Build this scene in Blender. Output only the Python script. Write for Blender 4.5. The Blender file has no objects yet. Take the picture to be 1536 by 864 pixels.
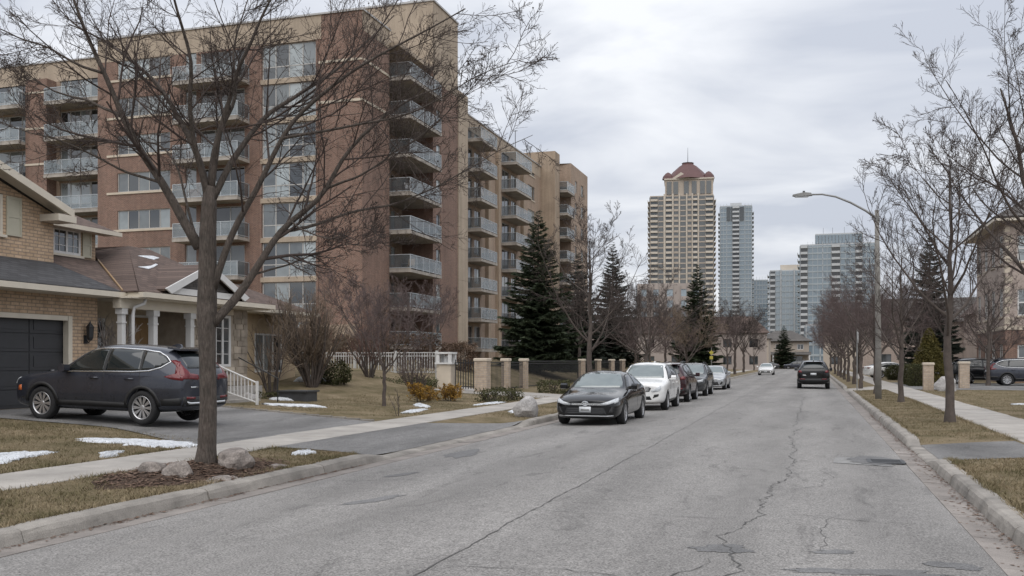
import bpy, bmesh, math, random
import numpy as np
from mathutils import Vector, Matrix
from mathutils.bvhtree import BVHTree

R = math.radians
PI = math.pi
scene = bpy.context.scene
COL = scene.collection

# ------------------------------------------------------------------ camera
YAW = 17.2                      # the road runs along +Y; the camera looks 17.2 degrees to the left of it
cam_data = bpy.data.cameras.new('camera')
cam = bpy.data.objects.new('camera', cam_data)
COL.objects.link(cam)
cam.location = (0, 0, 1.75)
cam.rotation_euler = (R(90), 0, R(YAW))
cam_data.sensor_width = 36.0
cam_data.lens = 34.0
cam_data.shift_y = 109.0 / 1536.0
cam_data.clip_start = 0.1
cam_data.clip_end = 6000
scene.camera = cam

# ------------------------------------------------------------------ sky and sun
SUN_EL, SUN_AZ = 58, 172        # degrees
world = bpy.data.worlds.new('World')
scene.world = world
world.use_nodes = True
wn = world.node_tree
wn.nodes.clear()


def wnode(t, **kw):
    n = wn.nodes.new(t)
    for k, v in kw.items():
        setattr(n, k, v)
    return n


def wmath(op, a, b=None, c=None):
    n = wnode('ShaderNodeMath', operation=op)
    for i, v in enumerate((a, b, c)):
        if v is None:
            continue
        if isinstance(v, (int, float)):
            n.inputs[i].default_value = v
        else:
            wn.links.new(v, n.inputs[i])
    return n.outputs[0]


wout = wnode('ShaderNodeOutputWorld')
sky = wnode('ShaderNodeTexSky', sky_type='NISHITA', sun_disc=False, sun_elevation=R(SUN_EL), sun_rotation=R(SUN_AZ))
sky.air_density = 1.0
sky.dust_density = 3.0
tc = wnode('ShaderNodeTexCoord')
sep = wnode('ShaderNodeSeparateXYZ')
wn.links.new(tc.outputs['Generated'], sep.inputs[0])
zc = wmath('ADD', wmath('MAXIMUM', sep.outputs[2], 0.0), 0.22)
comb = wnode('ShaderNodeCombineXYZ')
wn.links.new(wmath('DIVIDE', sep.outputs[0], zc), comb.inputs[0])
wn.links.new(wmath('DIVIDE', sep.outputs[1], zc), comb.inputs[1])
mp = wnode('ShaderNodeMapping')
mp.inputs['Rotation'].default_value = (0, 0, R(-28))
mp.inputs['Scale'].default_value = (1.35, 2.0, 1)
wn.links.new(comb.outputs[0], mp.inputs[0])
nz = wnode('ShaderNodeTexNoise')
nz.inputs['Scale'].default_value = 1.15
nz.inputs['Detail'].default_value = 5
nz.inputs['Roughness'].default_value = 0.5
nz.inputs['Distortion'].default_value = 0.5
wn.links.new(mp.outputs[0], nz.inputs['Vector'])
nz2 = wnode('ShaderNodeTexNoise')
nz2.inputs['Scale'].default_value = 0.34
nz2.inputs['Detail'].default_value = 3
wn.links.new(mp.outputs[0], nz2.inputs['Vector'])
cl = wmath('ADD', wmath('MULTIPLY', nz.outputs[0], 0.55), wmath('MULTIPLY', nz2.outputs[0], 0.45))
ramp = wnode('ShaderNodeValToRGB')
ramp.color_ramp.elements[0].position = 0.43
ramp.color_ramp.elements[0].color = (0.490, 0.520, 0.588, 1)
ramp.color_ramp.elements[1].position = 0.575
ramp.color_ramp.elements[1].color = (0.765, 0.780, 0.810, 1)
wn.links.new(cl, ramp.inputs[0])
# an overcast sky grows steadily brighter from the horizon to the zenith
grad = wmath('ADD', 0.97, wmath('MULTIPLY', wmath('MAXIMUM', sep.outputs[2], 0.0), 0.40))
bgc = wnode('ShaderNodeBackground')
wn.links.new(ramp.outputs[0], bgc.inputs[0])
wn.links.new(grad, bgc.inputs[1])
bgs = wnode('ShaderNodeBackground')
bgs.inputs[1].default_value = 0.10
wn.links.new(sky.outputs[0], bgs.inputs[0])
mixs = wnode('ShaderNodeMixShader')
mixs.inputs[0].default_value = 0.92
wn.links.new(bgs.outputs[0], mixs.inputs[1])
wn.links.new(bgc.outputs[0], mixs.inputs[2])
wn.links.new(mixs.outputs[0], wout.inputs[0])

sun_data = bpy.data.lights.new('sun', 'SUN')
sun_data.energy = 1.5
sun_data.angle = R(80)
sun_data.color = (1.0, 0.965, 0.92)
sun = bpy.data.objects.new('sun', sun_data)
COL.objects.link(sun)
sun.rotation_euler = (R(90 - SUN_EL), 0, R(180 - SUN_AZ))

vs = scene.view_settings
vs.view_transform = 'Standard'
vs.look = 'None'
vs.gamma = 1
vs.exposure = 0.29
vs.use_curve_mapping = False
scene.render.engine = 'CYCLES'
scene.cycles.use_denoising = True
scene.cycles.max_bounces = 5
scene.cycles.diffuse_bounces = 2
scene.cycles.glossy_bounces = 3
scene.cycles.transmission_bounces = 4
scene.cycles.transparent_max_bounces = 8
scene.cycles.caustics_reflective = False
scene.cycles.caustics_refractive = False

# ------------------------------------------------------------------ materials
MATS = {}


def newmat(name):
    m = bpy.data.materials.new(name)
    m.use_nodes = True
    nt = m.node_tree
    b = nt.nodes['Principled BSDF']
    MATS[name] = m
    return m, nt, b


def link(nt, a, b):
    nt.links.new(a, b)


def noise(nt, vec, scale, detail=3, rough=0.55, dist=0.0):
    n = nt.nodes.new('ShaderNodeTexNoise')
    n.inputs['Scale'].default_value = scale
    n.inputs['Detail'].default_value = detail
    n.inputs['Roughness'].default_value = rough
    n.inputs['Distortion'].default_value = dist
    if vec is not None:
        nt.links.new(vec, n.inputs['Vector'])
    return n.outputs[0]


def nramp(nt, fac, stops):
    n = nt.nodes.new('ShaderNodeValToRGB')
    els = n.color_ramp.elements
    while len(els) < len(stops):
        els.new(0.5)
    for e, (p, c) in zip(els, stops):
        e.position = p
        e.color = (c[0], c[1], c[2], 1)
    nt.links.new(fac, n.inputs[0])
    return n.outputs[0]


def nmix(nt, fac, a, b, mode='MIX'):
    n = nt.nodes.new('ShaderNodeMix')
    n.data_type = 'RGBA'
    n.blend_type = mode
    for i, v in ((0, fac), (6, a), (7, b)):
        if isinstance(v, (int, float)):
            n.inputs[i].default_value = v
        elif isinstance(v, tuple):
            n.inputs[i].default_value = (v[0], v[1], v[2], 1)
        else:
            nt.links.new(v, n.inputs[i])
    return n.outputs[2]


def nmath(nt, op, a, b=None):
    n = nt.nodes.new('ShaderNodeMath')
    n.operation = op
    for i, v in enumerate((a, b)):
        if v is None:
            continue
        if isinstance(v, (int, float)):
            n.inputs[i].default_value = v
        else:
            nt.links.new(v, n.inputs[i])
    return n.outputs[0]


def objco(nt):
    return nt.nodes.new('ShaderNodeTexCoord').outputs['Object']


def geoco(nt):
    return nt.nodes.new('ShaderNodeNewGeometry').outputs['Position']


def bump(nt, b, h, strength, dist):
    n = nt.nodes.new('ShaderNodeBump')
    n.inputs['Strength'].default_value = strength
    n.inputs['Distance'].default_value = dist
    nt.links.new(h, n.inputs['Height'])
    nt.links.new(n.outputs[0], b.inputs['Normal'])


def mk(name, col, rough=0.7, var=0.18, scale=3.0, metal=0.0, bmp=0.0, bscale=60.0, bdist=0.004, coat=0.0, ior=1.5, fine=0.0, fscale=90.0, obrand=0.0, streak=0.0):
    """a plain painted / mineral material whose colour drifts a little over the surface"""
    m, nt, b = newmat(name)
    co = geoco(nt)
    lo = tuple(c * (1 - var) for c in col)
    hi = tuple(min(1, c * (1 + var)) for c in col)
    c = nramp(nt, noise(nt, co, scale, 4, 0.6), [(0.3, lo), (0.7, hi)])
    if fine:
        c = nmix(nt, fine, c, nramp(nt, noise(nt, co, fscale, 2, 0.6), [(0.3, (0.0, 0.0, 0.0)), (0.7, (1, 1, 1))]), 'OVERLAY')
    if streak:
        mpn = nt.nodes.new('ShaderNodeMapping')
        mpn.inputs['Scale'].default_value = (2.0, 2.0, 0.1)
        link(nt, co, mpn.inputs[0])
        c = nmix(nt, 1.0, c, nramp(nt, noise(nt, mpn.outputs[0], 1.0, 5, 0.7), [(0.34, (1 - streak,) * 3), (0.62, (1.05,) * 3)]), 'MULTIPLY')
    if obrand:
        oi = nt.nodes.new('ShaderNodeObjectInfo')
        c = nmix(nt, 1.0, c, nramp(nt, oi.outputs['Random'], [(0, (1 - obrand,) * 3), (1, (1 + obrand,) * 3)]), 'MULTIPLY')
    link(nt, c, b.inputs['Base Color'])
    b.inputs['Roughness'].default_value = rough
    b.inputs['Metallic'].default_value = metal
    b.inputs['IOR'].default_value = ior
    if coat:
        b.inputs['Coat Weight'].default_value = coat
        b.inputs['Coat Roughness'].default_value = 0.04
    if bmp:
        bump(nt, b, noise(nt, co, bscale, 3, 0.6), bmp, bdist)
    return m


def mk_brick(name, c1, c2, mortar, bw=0.22, rh=0.076, msize=0.012, var=0.25, rough=0.85):
    m, nt, b = newmat(name)
    co = geoco(nt)
    s = nt.nodes.new('ShaderNodeSeparateXYZ')
    link(nt, co, s.inputs[0])
    cb = nt.nodes.new('ShaderNodeCombineXYZ')
    link(nt, nmath(nt, 'ADD', s.outputs[0], s.outputs[1]), cb.inputs[0])
    link(nt, s.outputs[2], cb.inputs[1])
    br = nt.nodes.new('ShaderNodeTexBrick')
    link(nt, cb.outputs[0], br.inputs['Vector'])
    br.inputs['Color1'].default_value = (*c1, 1)
    br.inputs['Color2'].default_value = (*c2, 1)
    br.inputs['Mortar'].default_value = (*mortar, 1)
    br.inputs['Scale'].default_value = 1.0
    br.inputs['Mortar Size'].default_value = msize
    br.inputs['Mortar Smooth'].default_value = 0.1
    br.inputs['Bias'].default_value = 0.0
    br.inputs['Brick Width'].default_value = bw
    br.inputs['Row Height'].default_value = rh
    n = noise(nt, co, 0.35, 5, 0.65)
    c = nmix(nt, 1.0, br.outputs[0], nramp(nt, n, [(0.3, (1 - var,) * 3), (0.7, (1 + var,) * 3)]), 'MULTIPLY')
    mpn = nt.nodes.new('ShaderNodeMapping')
    mpn.inputs['Scale'].default_value = (2.2, 2.2, 0.12)
    link(nt, co, mpn.inputs[0])
    c = nmix(nt, 1.0, c, nramp(nt, noise(nt, mpn.outputs[0], 1.0, 5, 0.7), [(0.34, (0.84,) * 3), (0.62, (1.06,) * 3)]), 'MULTIPLY')
    c = nmix(nt, 1.0, c, nramp(nt, noise(nt, co, 9.0, 3, 0.7), [(0.3, (0.86,) * 3), (0.7, (1.14,) * 3)]), 'MULTIPLY')
    link(nt, c, b.inputs['Base Color'])
    b.inputs['Roughness'].default_value = rough
    bump(nt, b, nmath(nt, 'SUBTRACT', 1.0, br.outputs[1]), 0.6, 0.006)
    return m


def mk_glass(name, dark, light, rough=0.04, ior=1.9):
    """window glass seen from outside: dim rooms, blinds and sky reflection put into the pane colour, differing from pane to pane"""
    m, nt, b = newmat(name)
    oi = nt.nodes.new('ShaderNodeObjectInfo')
    co = geoco(nt)
    n = noise(nt, co, 0.9, 2)
    f = nmath(nt, 'ADD', nmath(nt, 'MULTIPLY', oi.outputs['Random'], 0.75), nmath(nt, 'MULTIPLY', n, 0.3))
    mid = tuple((a + c) * 0.42 for a, c in zip(dark, light))
    c = nramp(nt, f, [(0.30, dark), (0.62, mid), (0.92, light)])
    link(nt, c, b.inputs['Base Color'])
    b.inputs['Roughness'].default_value = rough
    b.inputs['IOR'].default_value = ior
    return m


def mk_leaf(name, cols, rough=0.75, trans=0.0):
    m, nt, b = newmat(name)
    co = geoco(nt)
    n1 = noise(nt, co, 1.3 if name == 'grass_blade' else 2.2, 4, 0.65)
    n2 = noise(nt, co, 35, 2, 0.6)
    f = nmath(nt, 'ADD', nmath(nt, 'MULTIPLY', n1, 0.65), nmath(nt, 'MULTIPLY', n2, 0.35))
    k = len(cols)
    link(nt, nramp(nt, f, [(0.3 + 0.4 * i / (k - 1), c) for i, c in enumerate(cols)]), b.inputs['Base Color'])
    b.inputs['Roughness'].default_value = rough
    b.inputs['IOR'].default_value = 1.35
    return m


def mk_asphalt(name, base, speck=0.5, patch=0.2, lanes=True):
    m, nt, b = newmat(name)
    co = geoco(nt)
    s = nt.nodes.new('ShaderNodeMapping')
    s.inputs['Scale'].default_value = (1.0, 0.22, 1.0)
    link(nt, co, s.inputs[0])
    big = noise(nt, s.outputs[0], 0.8, 5, 0.62, 0.4)
    mid = noise(nt, co, 5.0, 4, 0.65)
    fin = noise(nt, co, 52.0, 2, 0.75)
    fin2 = noise(nt, co, 120.0, 1, 0.5)
    c = nramp(nt, big, [(0.28, tuple(x * (1 - patch) for x in base)), (0.72, tuple(x * (1 + patch) for x in base))])
    c = nmix(nt, 1.0, c, nramp(nt, mid, [(0.3, (0.9,) * 3), (0.7, (1.1,) * 3)]), 'MULTIPLY')
    c = nmix(nt, 1.0, c, nramp(nt, fin, [(0.3, (1 - speck * 0.7,) * 3), (0.68, (1 + speck,) * 3)]), 'MULTIPLY')
    c = nmix(nt, 1.0, c, nramp(nt, fin2, [(0.55, (1.0,) * 3), (0.75, (1.45, 1.42, 1.38))]), 'MULTIPLY')
    if lanes:
        sx = nt.nodes.new('ShaderNodeSeparateXYZ')
        link(nt, co, sx.inputs[0])
        wob = nmath(nt, 'ADD', sx.outputs[0], nmath(nt, 'MULTIPLY', noise(nt, co, 0.25, 2), 0.5))
        wv = nmath(nt, 'SINE', nmath(nt, 'ADD', nmath(nt, 'MULTIPLY', wob, 3.6), 0.4))
        wv = nmath(nt, 'ADD', nmath(nt, 'MULTIPLY', wv, 0.5), 0.5)
        c = nmix(nt, 1.0, c, nramp(nt, wv, [(0.0, (0.93,) * 3), (1.0, (1.06,) * 3)]), 'MULTIPLY')
        st = noise(nt, s.outputs[0], 2.6, 5, 0.72, 0.8)
        c = nmix(nt, 1.0, c, nramp(nt, st, [(0.30, (0.66,) * 3), (0.43, (1.0,) * 3), (0.62, (1.0,) * 3), (0.74, (1.13, 1.12, 1.10))]), 'MULTIPLY')
    link(nt, c, b.inputs['Base Color'])
    b.inputs['Roughness'].default_value = 0.88
    bump(nt, b, nmath(nt, 'ADD', fin, nmath(nt, 'MULTIPLY', fin2, 0.5)), 0.6, 0.006)
    return m


def mk_ground(name, cols, scale=1.2):
    m, nt, b = newmat(name)
    co = geoco(nt)
    f = nmath(nt, 'ADD', nmath(nt, 'MULTIPLY', noise(nt, co, scale, 5, 0.65), 0.6), nmath(nt, 'MULTIPLY', noise(nt, co, 24.0, 4, 0.7), 0.4))
    k = len(cols)
    link(nt, nramp(nt, f, [(0.3 + 0.4 * i / (k - 1), c) for i, c in enumerate(cols)]), b.inputs['Base Color'])
    b.inputs['Roughness'].default_value = 0.95
    b.inputs['IOR'].default_value = 1.2
    bump(nt, b, noise(nt, co, 45.0, 4, 0.7), 0.9, 0.03)
    return m


def mk_shingle(name, base):
    m, nt, b = newmat(name)
    co = geoco(nt)
    s = nt.nodes.new('ShaderNodeSeparateXYZ')
    link(nt, co, s.inputs[0])
    cb = nt.nodes.new('ShaderNodeCombineXYZ')
    link(nt, nmath(nt, 'ADD', s.outputs[1], nmath(nt, 'MULTIPLY', s.outputs[0], 0.13)), cb.inputs[0])
    link(nt, nmath(nt, 'MULTIPLY', s.outputs[2], 2.0), cb.inputs[1])
    br = nt.nodes.new('ShaderNodeTexBrick')
    link(nt, cb.outputs[0], br.inputs['Vector'])
    br.inputs['Color1'].default_value = (*[c * 0.78 for c in base], 1)
    br.inputs['Color2'].default_value = (*[c * 1.25 for c in base], 1)
    br.inputs['Mortar'].default_value = (*[c * 0.45 for c in base], 1)
    br.inputs['Scale'].default_value = 1.0
    br.inputs['Mortar Size'].default_value = 0.008
    br.inputs['Brick Width'].default_value = 0.3
    br.inputs['Row Height'].default_value = 0.14
    c = nmix(nt, 1.0, br.outputs[0], nramp(nt, noise(nt, co, 60, 2), [(0.3, (0.8,) * 3), (0.7, (1.25,) * 3)]), 'MULTIPLY')
    link(nt, c, b.inputs['Base Color'])
    b.inputs['Roughness'].default_value = 0.95
    bump(nt, b, nmath(nt, 'SUBTRACT', 1.0, br.outputs[1]), 0.5, 0.01)
    return m


def mk_paint(name, col, flake=0.0, rough=0.28):
    m, nt, b = newmat(name)
    co = objco(nt)
    n = noise(nt, co, 6, 4, 0.6)
    link(nt, nramp(nt, n, [(0.3, tuple(c * 0.93 for c in col)), (0.7, tuple(min(1, c * 1.07) for c in col))]), b.inputs['Base Color'])
    b.inputs['Metallic'].default_value = flake
    link(nt, nramp(nt, noise(nt, co, 3, 4, 0.7), [(0.35, (rough * 0.8,) * 3), (0.75, (rough * 1.5,) * 3)]), b.inputs['Roughness'])
    b.inputs['Coat Weight'].default_value = 0.85
    b.inputs['Specular IOR Level'].default_value = 0.15
    b.inputs['Coat Roughness'].default_value = 0.06
    return m


mk_asphalt('asphalt', (0.178, 0.171, 0.164), 0.85, 0.2)
mk_asphalt('asphalt_drive', (0.132, 0.129, 0.127), 0.7, 0.4)
mk_asphalt('asphalt_patch', (0.135, 0.134, 0.135), 0.5, 0.15)
mk_asphalt('asphalt_pale', (0.215, 0.212, 0.208), 0.35, 0.1)
mk('crack', (0.088, 0.086, 0.084), 0.9, 0.35, 5)
mk('joint_dirt', (0.07, 0.06, 0.05), 0.95, 0.3, 6)
mk('concrete', (0.345, 0.322, 0.295), 0.9, 0.2, 1.4, bmp=0.4, bscale=90, fine=0.12, obrand=0.07)
mk('kerb_concrete', (0.258, 0.238, 0.214), 0.9, 0.34, 1.6, bmp=0.6, bscale=40, bdist=0.008, fine=0.2, obrand=0.08)
mk('gutter', (0.225, 0.202, 0.185), 0.9, 0.3, 1.6, bmp=0.4, fine=0.2, obrand=0.06)
mk_ground('lawn', [(0.070, 0.064, 0.034), (0.130, 0.108, 0.062), (0.225, 0.178, 0.116), (0.320, 0.262, 0.180)], 0.9)
mk_ground('far_ground', [(0.10, 0.09, 0.05), (0.16, 0.13, 0.08), (0.2, 0.165, 0.11)], 0.1)
mk_ground('mulch', [(0.04, 0.028, 0.022), (0.078, 0.054, 0.042), (0.14, 0.105, 0.082)], 6.0)
mk_leaf('grass_blade', [(0.060, 0.062, 0.026), (0.125, 0.108, 0.056), (0.250, 0.198, 0.125), (0.42, 0.345, 0.235)], 0.9)
mk_leaf('dry_leaf', [(0.075, 0.045, 0.033), (0.15, 0.095, 0.068), (0.28, 0.20, 0.15)], 0.9)
mk('snow', (0.62, 0.64, 0.67), 0.85, 0.16, 5, bmp=1.0, bscale=22, bdist=0.04, fine=0.35, fscale=28)
mk('rock', (0.235, 0.205, 0.185), 0.9, 0.4, 5, bmp=0.8, bscale=18, bdist=0.02, fine=0.25, fscale=40)
mk('pale_rock', (0.36, 0.345, 0.335), 0.9, 0.28, 4, bmp=0.8, bscale=14, bdist=0.03, fine=0.25, fscale=30)
mk_brick('red_brick', (0.235, 0.124, 0.090), (0.158, 0.080, 0.060), (0.275, 0.222, 0.18), var=0.12)
mk_brick('tan_brick', (0.390, 0.275, 0.200), (0.315, 0.215, 0.155), (0.37, 0.31, 0.25), var=0.12)
mk_brick('yellow_brick', (0.54, 0.395, 0.270), (0.45, 0.315, 0.205), (0.285, 0.22, 0.165), bw=0.26, rh=0.088, msize=0.013, var=0.08)
mk_brick('pink_brick', (0.43, 0.345, 0.30), (0.36, 0.28, 0.24), (0.42, 0.37, 0.33), var=0.12)
mk_brick('pillar_brick', (0.47, 0.375, 0.285), (0.38, 0.295, 0.22), (0.36, 0.31, 0.26), bw=0.3, rh=0.1, msize=0.014, var=0.1)
mk('beige_concrete', (0.415, 0.340, 0.262), 0.9, 0.1, 0.6, bmp=0.3, bscale=30, fine=0.1, fscale=14, streak=0.18)
mk('tan_concrete', (0.365, 0.285, 0.212), 0.9, 0.14, 0.7, bmp=0.3, bscale=30, fine=0.12, fscale=10, streak=0.2)
mk('stone_trim', (0.54, 0.47, 0.38), 0.85, 0.08, 2)
mk('slab_concrete', (0.38, 0.345, 0.305), 0.9, 0.2, 0.9, bmp=0.2, streak=0.2)
mk('coping_metal', (0.42, 0.41, 0.40), 0.5, 0.1, 2, metal=0.2)
mk('window_frame', (0.44, 0.43, 0.41), 0.5, 0.06, 3)
mk('fence_white', (0.46, 0.455, 0.44), 0.6, 0.12, 3)
mk('porch_wall_pale', (0.47, 0.40, 0.31), 0.9, 0.15, 4)  # wall colour made paler to offset the deep porch's shade
mk('pale_bark', (0.42, 0.37, 0.34), 0.9, 0.2, 6)
mk('white_trim', (0.62, 0.615, 0.605), 0.55, 0.05, 3, obrand=0.03)
mk('cream_trim', (0.60, 0.545, 0.455), 0.55, 0.06, 3)
mk('stucco', (0.42, 0.325, 0.215), 0.9, 0.1, 3, bmp=0.5, bscale=120)
mk('shutter', (0.46, 0.435, 0.345), 0.6, 0.06, 3)
mk('rail_metal', (0.46, 0.49, 0.51), 0.4, 0.06, 3, metal=0.3)
mk('black_iron', (0.016, 0.017, 0.019), 0.5, 0.2, 4)
mk('dark_metal', (0.05, 0.052, 0.056), 0.5, 0.2, 4)
mk('lamp_metal', (0.24, 0.24, 0.235), 0.55, 0.14, 3, metal=0.4)
mk('pole_concrete', (0.215, 0.205, 0.19), 0.9, 0.16, 4, bmp=0.4)
mk('door_panel', (0.030, 0.031, 0.035), 0.5, 0.12, 3)
mk('wood_door', (0.30, 0.195, 0.10), 0.5, 0.15, 4)
mk('stone_veneer', (0.37, 0.315, 0.255), 0.9, 0.25, 3, bmp=0.5, bscale=30, obrand=0.22)
mk_shingle('shingle_dark', (0.060, 0.060, 0.064))
mk_shingle('shingle_brown', (0.105, 0.074, 0.062))
mk_shingle('shingle_grey', (0.10, 0.092, 0.086))
mk('maroon_roof', (0.105, 0.050, 0.048), 0.6, 0.12, 0.3)
mk_glass('glass_window', (0.018, 0.023, 0.026), (0.42, 0.47, 0.48), 0.03, 2.1)
mk_glass('glass_dark', (0.012, 0.014, 0.016), (0.10, 0.11, 0.11))
mk_glass('glass_tan', (0.10, 0.105, 0.105), (0.20, 0.205, 0.20), 0.1, 1.8)
mk_glass('glass_tower', (0.15, 0.20, 0.24), (0.30, 0.36, 0.40), 0.08, 2.0)
m_, nt, b = newmat('bark_near')
co_ = geoco(nt)
mp_ = nt.nodes.new('ShaderNodeMapping')
mp_.inputs['Scale'].default_value = (1, 1, 0.16)
link(nt, co_, mp_.inputs[0])
rid = noise(nt, mp_.outputs[0], 55, 5, 0.7, 0.6)
blo = noise(nt, co_, 7, 4, 0.65)
c_ = nramp(nt, rid, [(0.32, (0.045, 0.036, 0.031)), (0.5, (0.095, 0.077, 0.066)), (0.7, (0.150, 0.126, 0.110))])
c_ = nmix(nt, 1.0, c_, nramp(nt, blo, [(0.3, (0.72, 0.74, 0.72)), (0.7, (1.22, 1.2, 1.18))]), 'MULTIPLY')
link(nt, c_, b.inputs['Base Color'])
b.inputs['Roughness'].default_value = 0.95
bump(nt, b, rid, 1.0, 0.03)
mk('bark', (0.082, 0.066, 0.057), 0.95, 0.3, 6, bmp=0.6, bscale=30, bdist=0.01)
mk('twig', (0.066, 0.051, 0.045), 0.95, 0.3, 3)
mk('twig_near', (0.058, 0.043, 0.037), 0.95, 0.3, 3)
mk('twig_purple', (0.112, 0.083, 0.078), 0.95, 0.25, 2)
mk('twig_tan', (0.16, 0.12, 0.088), 0.95, 0.3, 2)
mk('twig_red', (0.13, 0.075, 0.062), 0.95, 0.25, 2)
mk_leaf('spruce_needles', [(0.014, 0.021, 0.012), (0.036, 0.050, 0.026), (0.085, 0.100, 0.054)], 0.7)
mk_leaf('spruce_needles_grey', [(0.016, 0.022, 0.016), (0.040, 0.049, 0.037), (0.085, 0.094, 0.070)], 0.7)
mk_leaf('cedar_leaves', [(0.040, 0.038, 0.010), (0.085, 0.072, 0.018), (0.14, 0.108, 0.03)], 0.75)
mk_leaf('hedge_leaves', [(0.022, 0.026, 0.010), (0.052, 0.054, 0.020), (0.09, 0.082, 0.036)], 0.75)
mk_leaf('brown_hedge', [(0.07, 0.045, 0.032), (0.125, 0.083, 0.058), (0.175, 0.125, 0.085)], 0.85)
mk_leaf('yellow_leaves', [(0.12, 0.062, 0.015), (0.26, 0.145, 0.024), (0.36, 0.22, 0.05)], 0.75)
mk_leaf('ground_cover', [(0.030, 0.036, 0.014), (0.062, 0.066, 0.026), (0.10, 0.094, 0.045)], 0.8)
# vehicles
mk_paint('paint_black', (0.006, 0.0063, 0.0072), 0.0, 0.14)
mk_paint('paint_charcoal', (0.042, 0.046, 0.060), 0.45, 0.3)
mk_paint('paint_white', (0.74, 0.74, 0.73), 0.0, 0.3)
mk_paint('paint_maroon', (0.030, 0.008, 0.011), 0.2, 0.3)
mk_paint('paint_grey', (0.055, 0.057, 0.060), 0.4, 0.3)
mk_paint('paint_silver', (0.42, 0.43, 0.44), 0.6, 0.32)
mk('plastic_black', (0.018, 0.018, 0.019), 0.6, 0.15, 4)
mk('tyre', (0.017, 0.017, 0.018), 0.85, 0.2, 6)
mk('alloy', (0.46, 0.46, 0.47), 0.32, 0.08, 4, metal=0.75)
mk('chrome', (0.72, 0.73, 0.74), 0.15, 0.03, 4, metal=0.9)
mk('car_glass', (0.016, 0.020, 0.021), 0.03, 0.1, 4, ior=1.75)
mk('car_glass_front', (0.13, 0.16, 0.16), 0.03, 0.1, 4, ior=2.3)  # paler than the side glass: sky reflection put into the base colour
mk('lamp_clear', (0.50, 0.52, 0.54), 0.12, 0.25, 30, ior=1.6)
mk('lamp_red', (0.13, 0.008, 0.011), 0.12, 0.2, 10, ior=1.6)
mk('lamp_amber', (0.55, 0.14, 0.04), 0.2, 0.1, 10)
mk('plate', (0.60, 0.62, 0.64), 0.5, 0.06, 20)
mk('plate_mark', (0.16, 0.19, 0.28), 0.6, 0.1, 20)
mk('sign_white', (0.46, 0.46, 0.46), 0.5, 0.06, 3)
mk('sign_yellow', (0.42, 0.36, 0.06), 0.5, 0.06, 3)
mk('far_grey', (0.46, 0.475, 0.485), 0.7, 0.08, 0.1)
mk('far_cream', (0.53, 0.475, 0.405), 0.8, 0.08, 0.1)
mk('far_tan', (0.42, 0.36, 0.30), 0.8, 0.1, 0.1)
mk('far_pink', (0.36, 0.31, 0.28), 0.8, 0.08, 0.1)
mk('spandrel_glass', (0.33, 0.37, 0.39), 0.25, 0.1, 0.15)

# ------------------------------------------------------------------ mesh helpers


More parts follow.
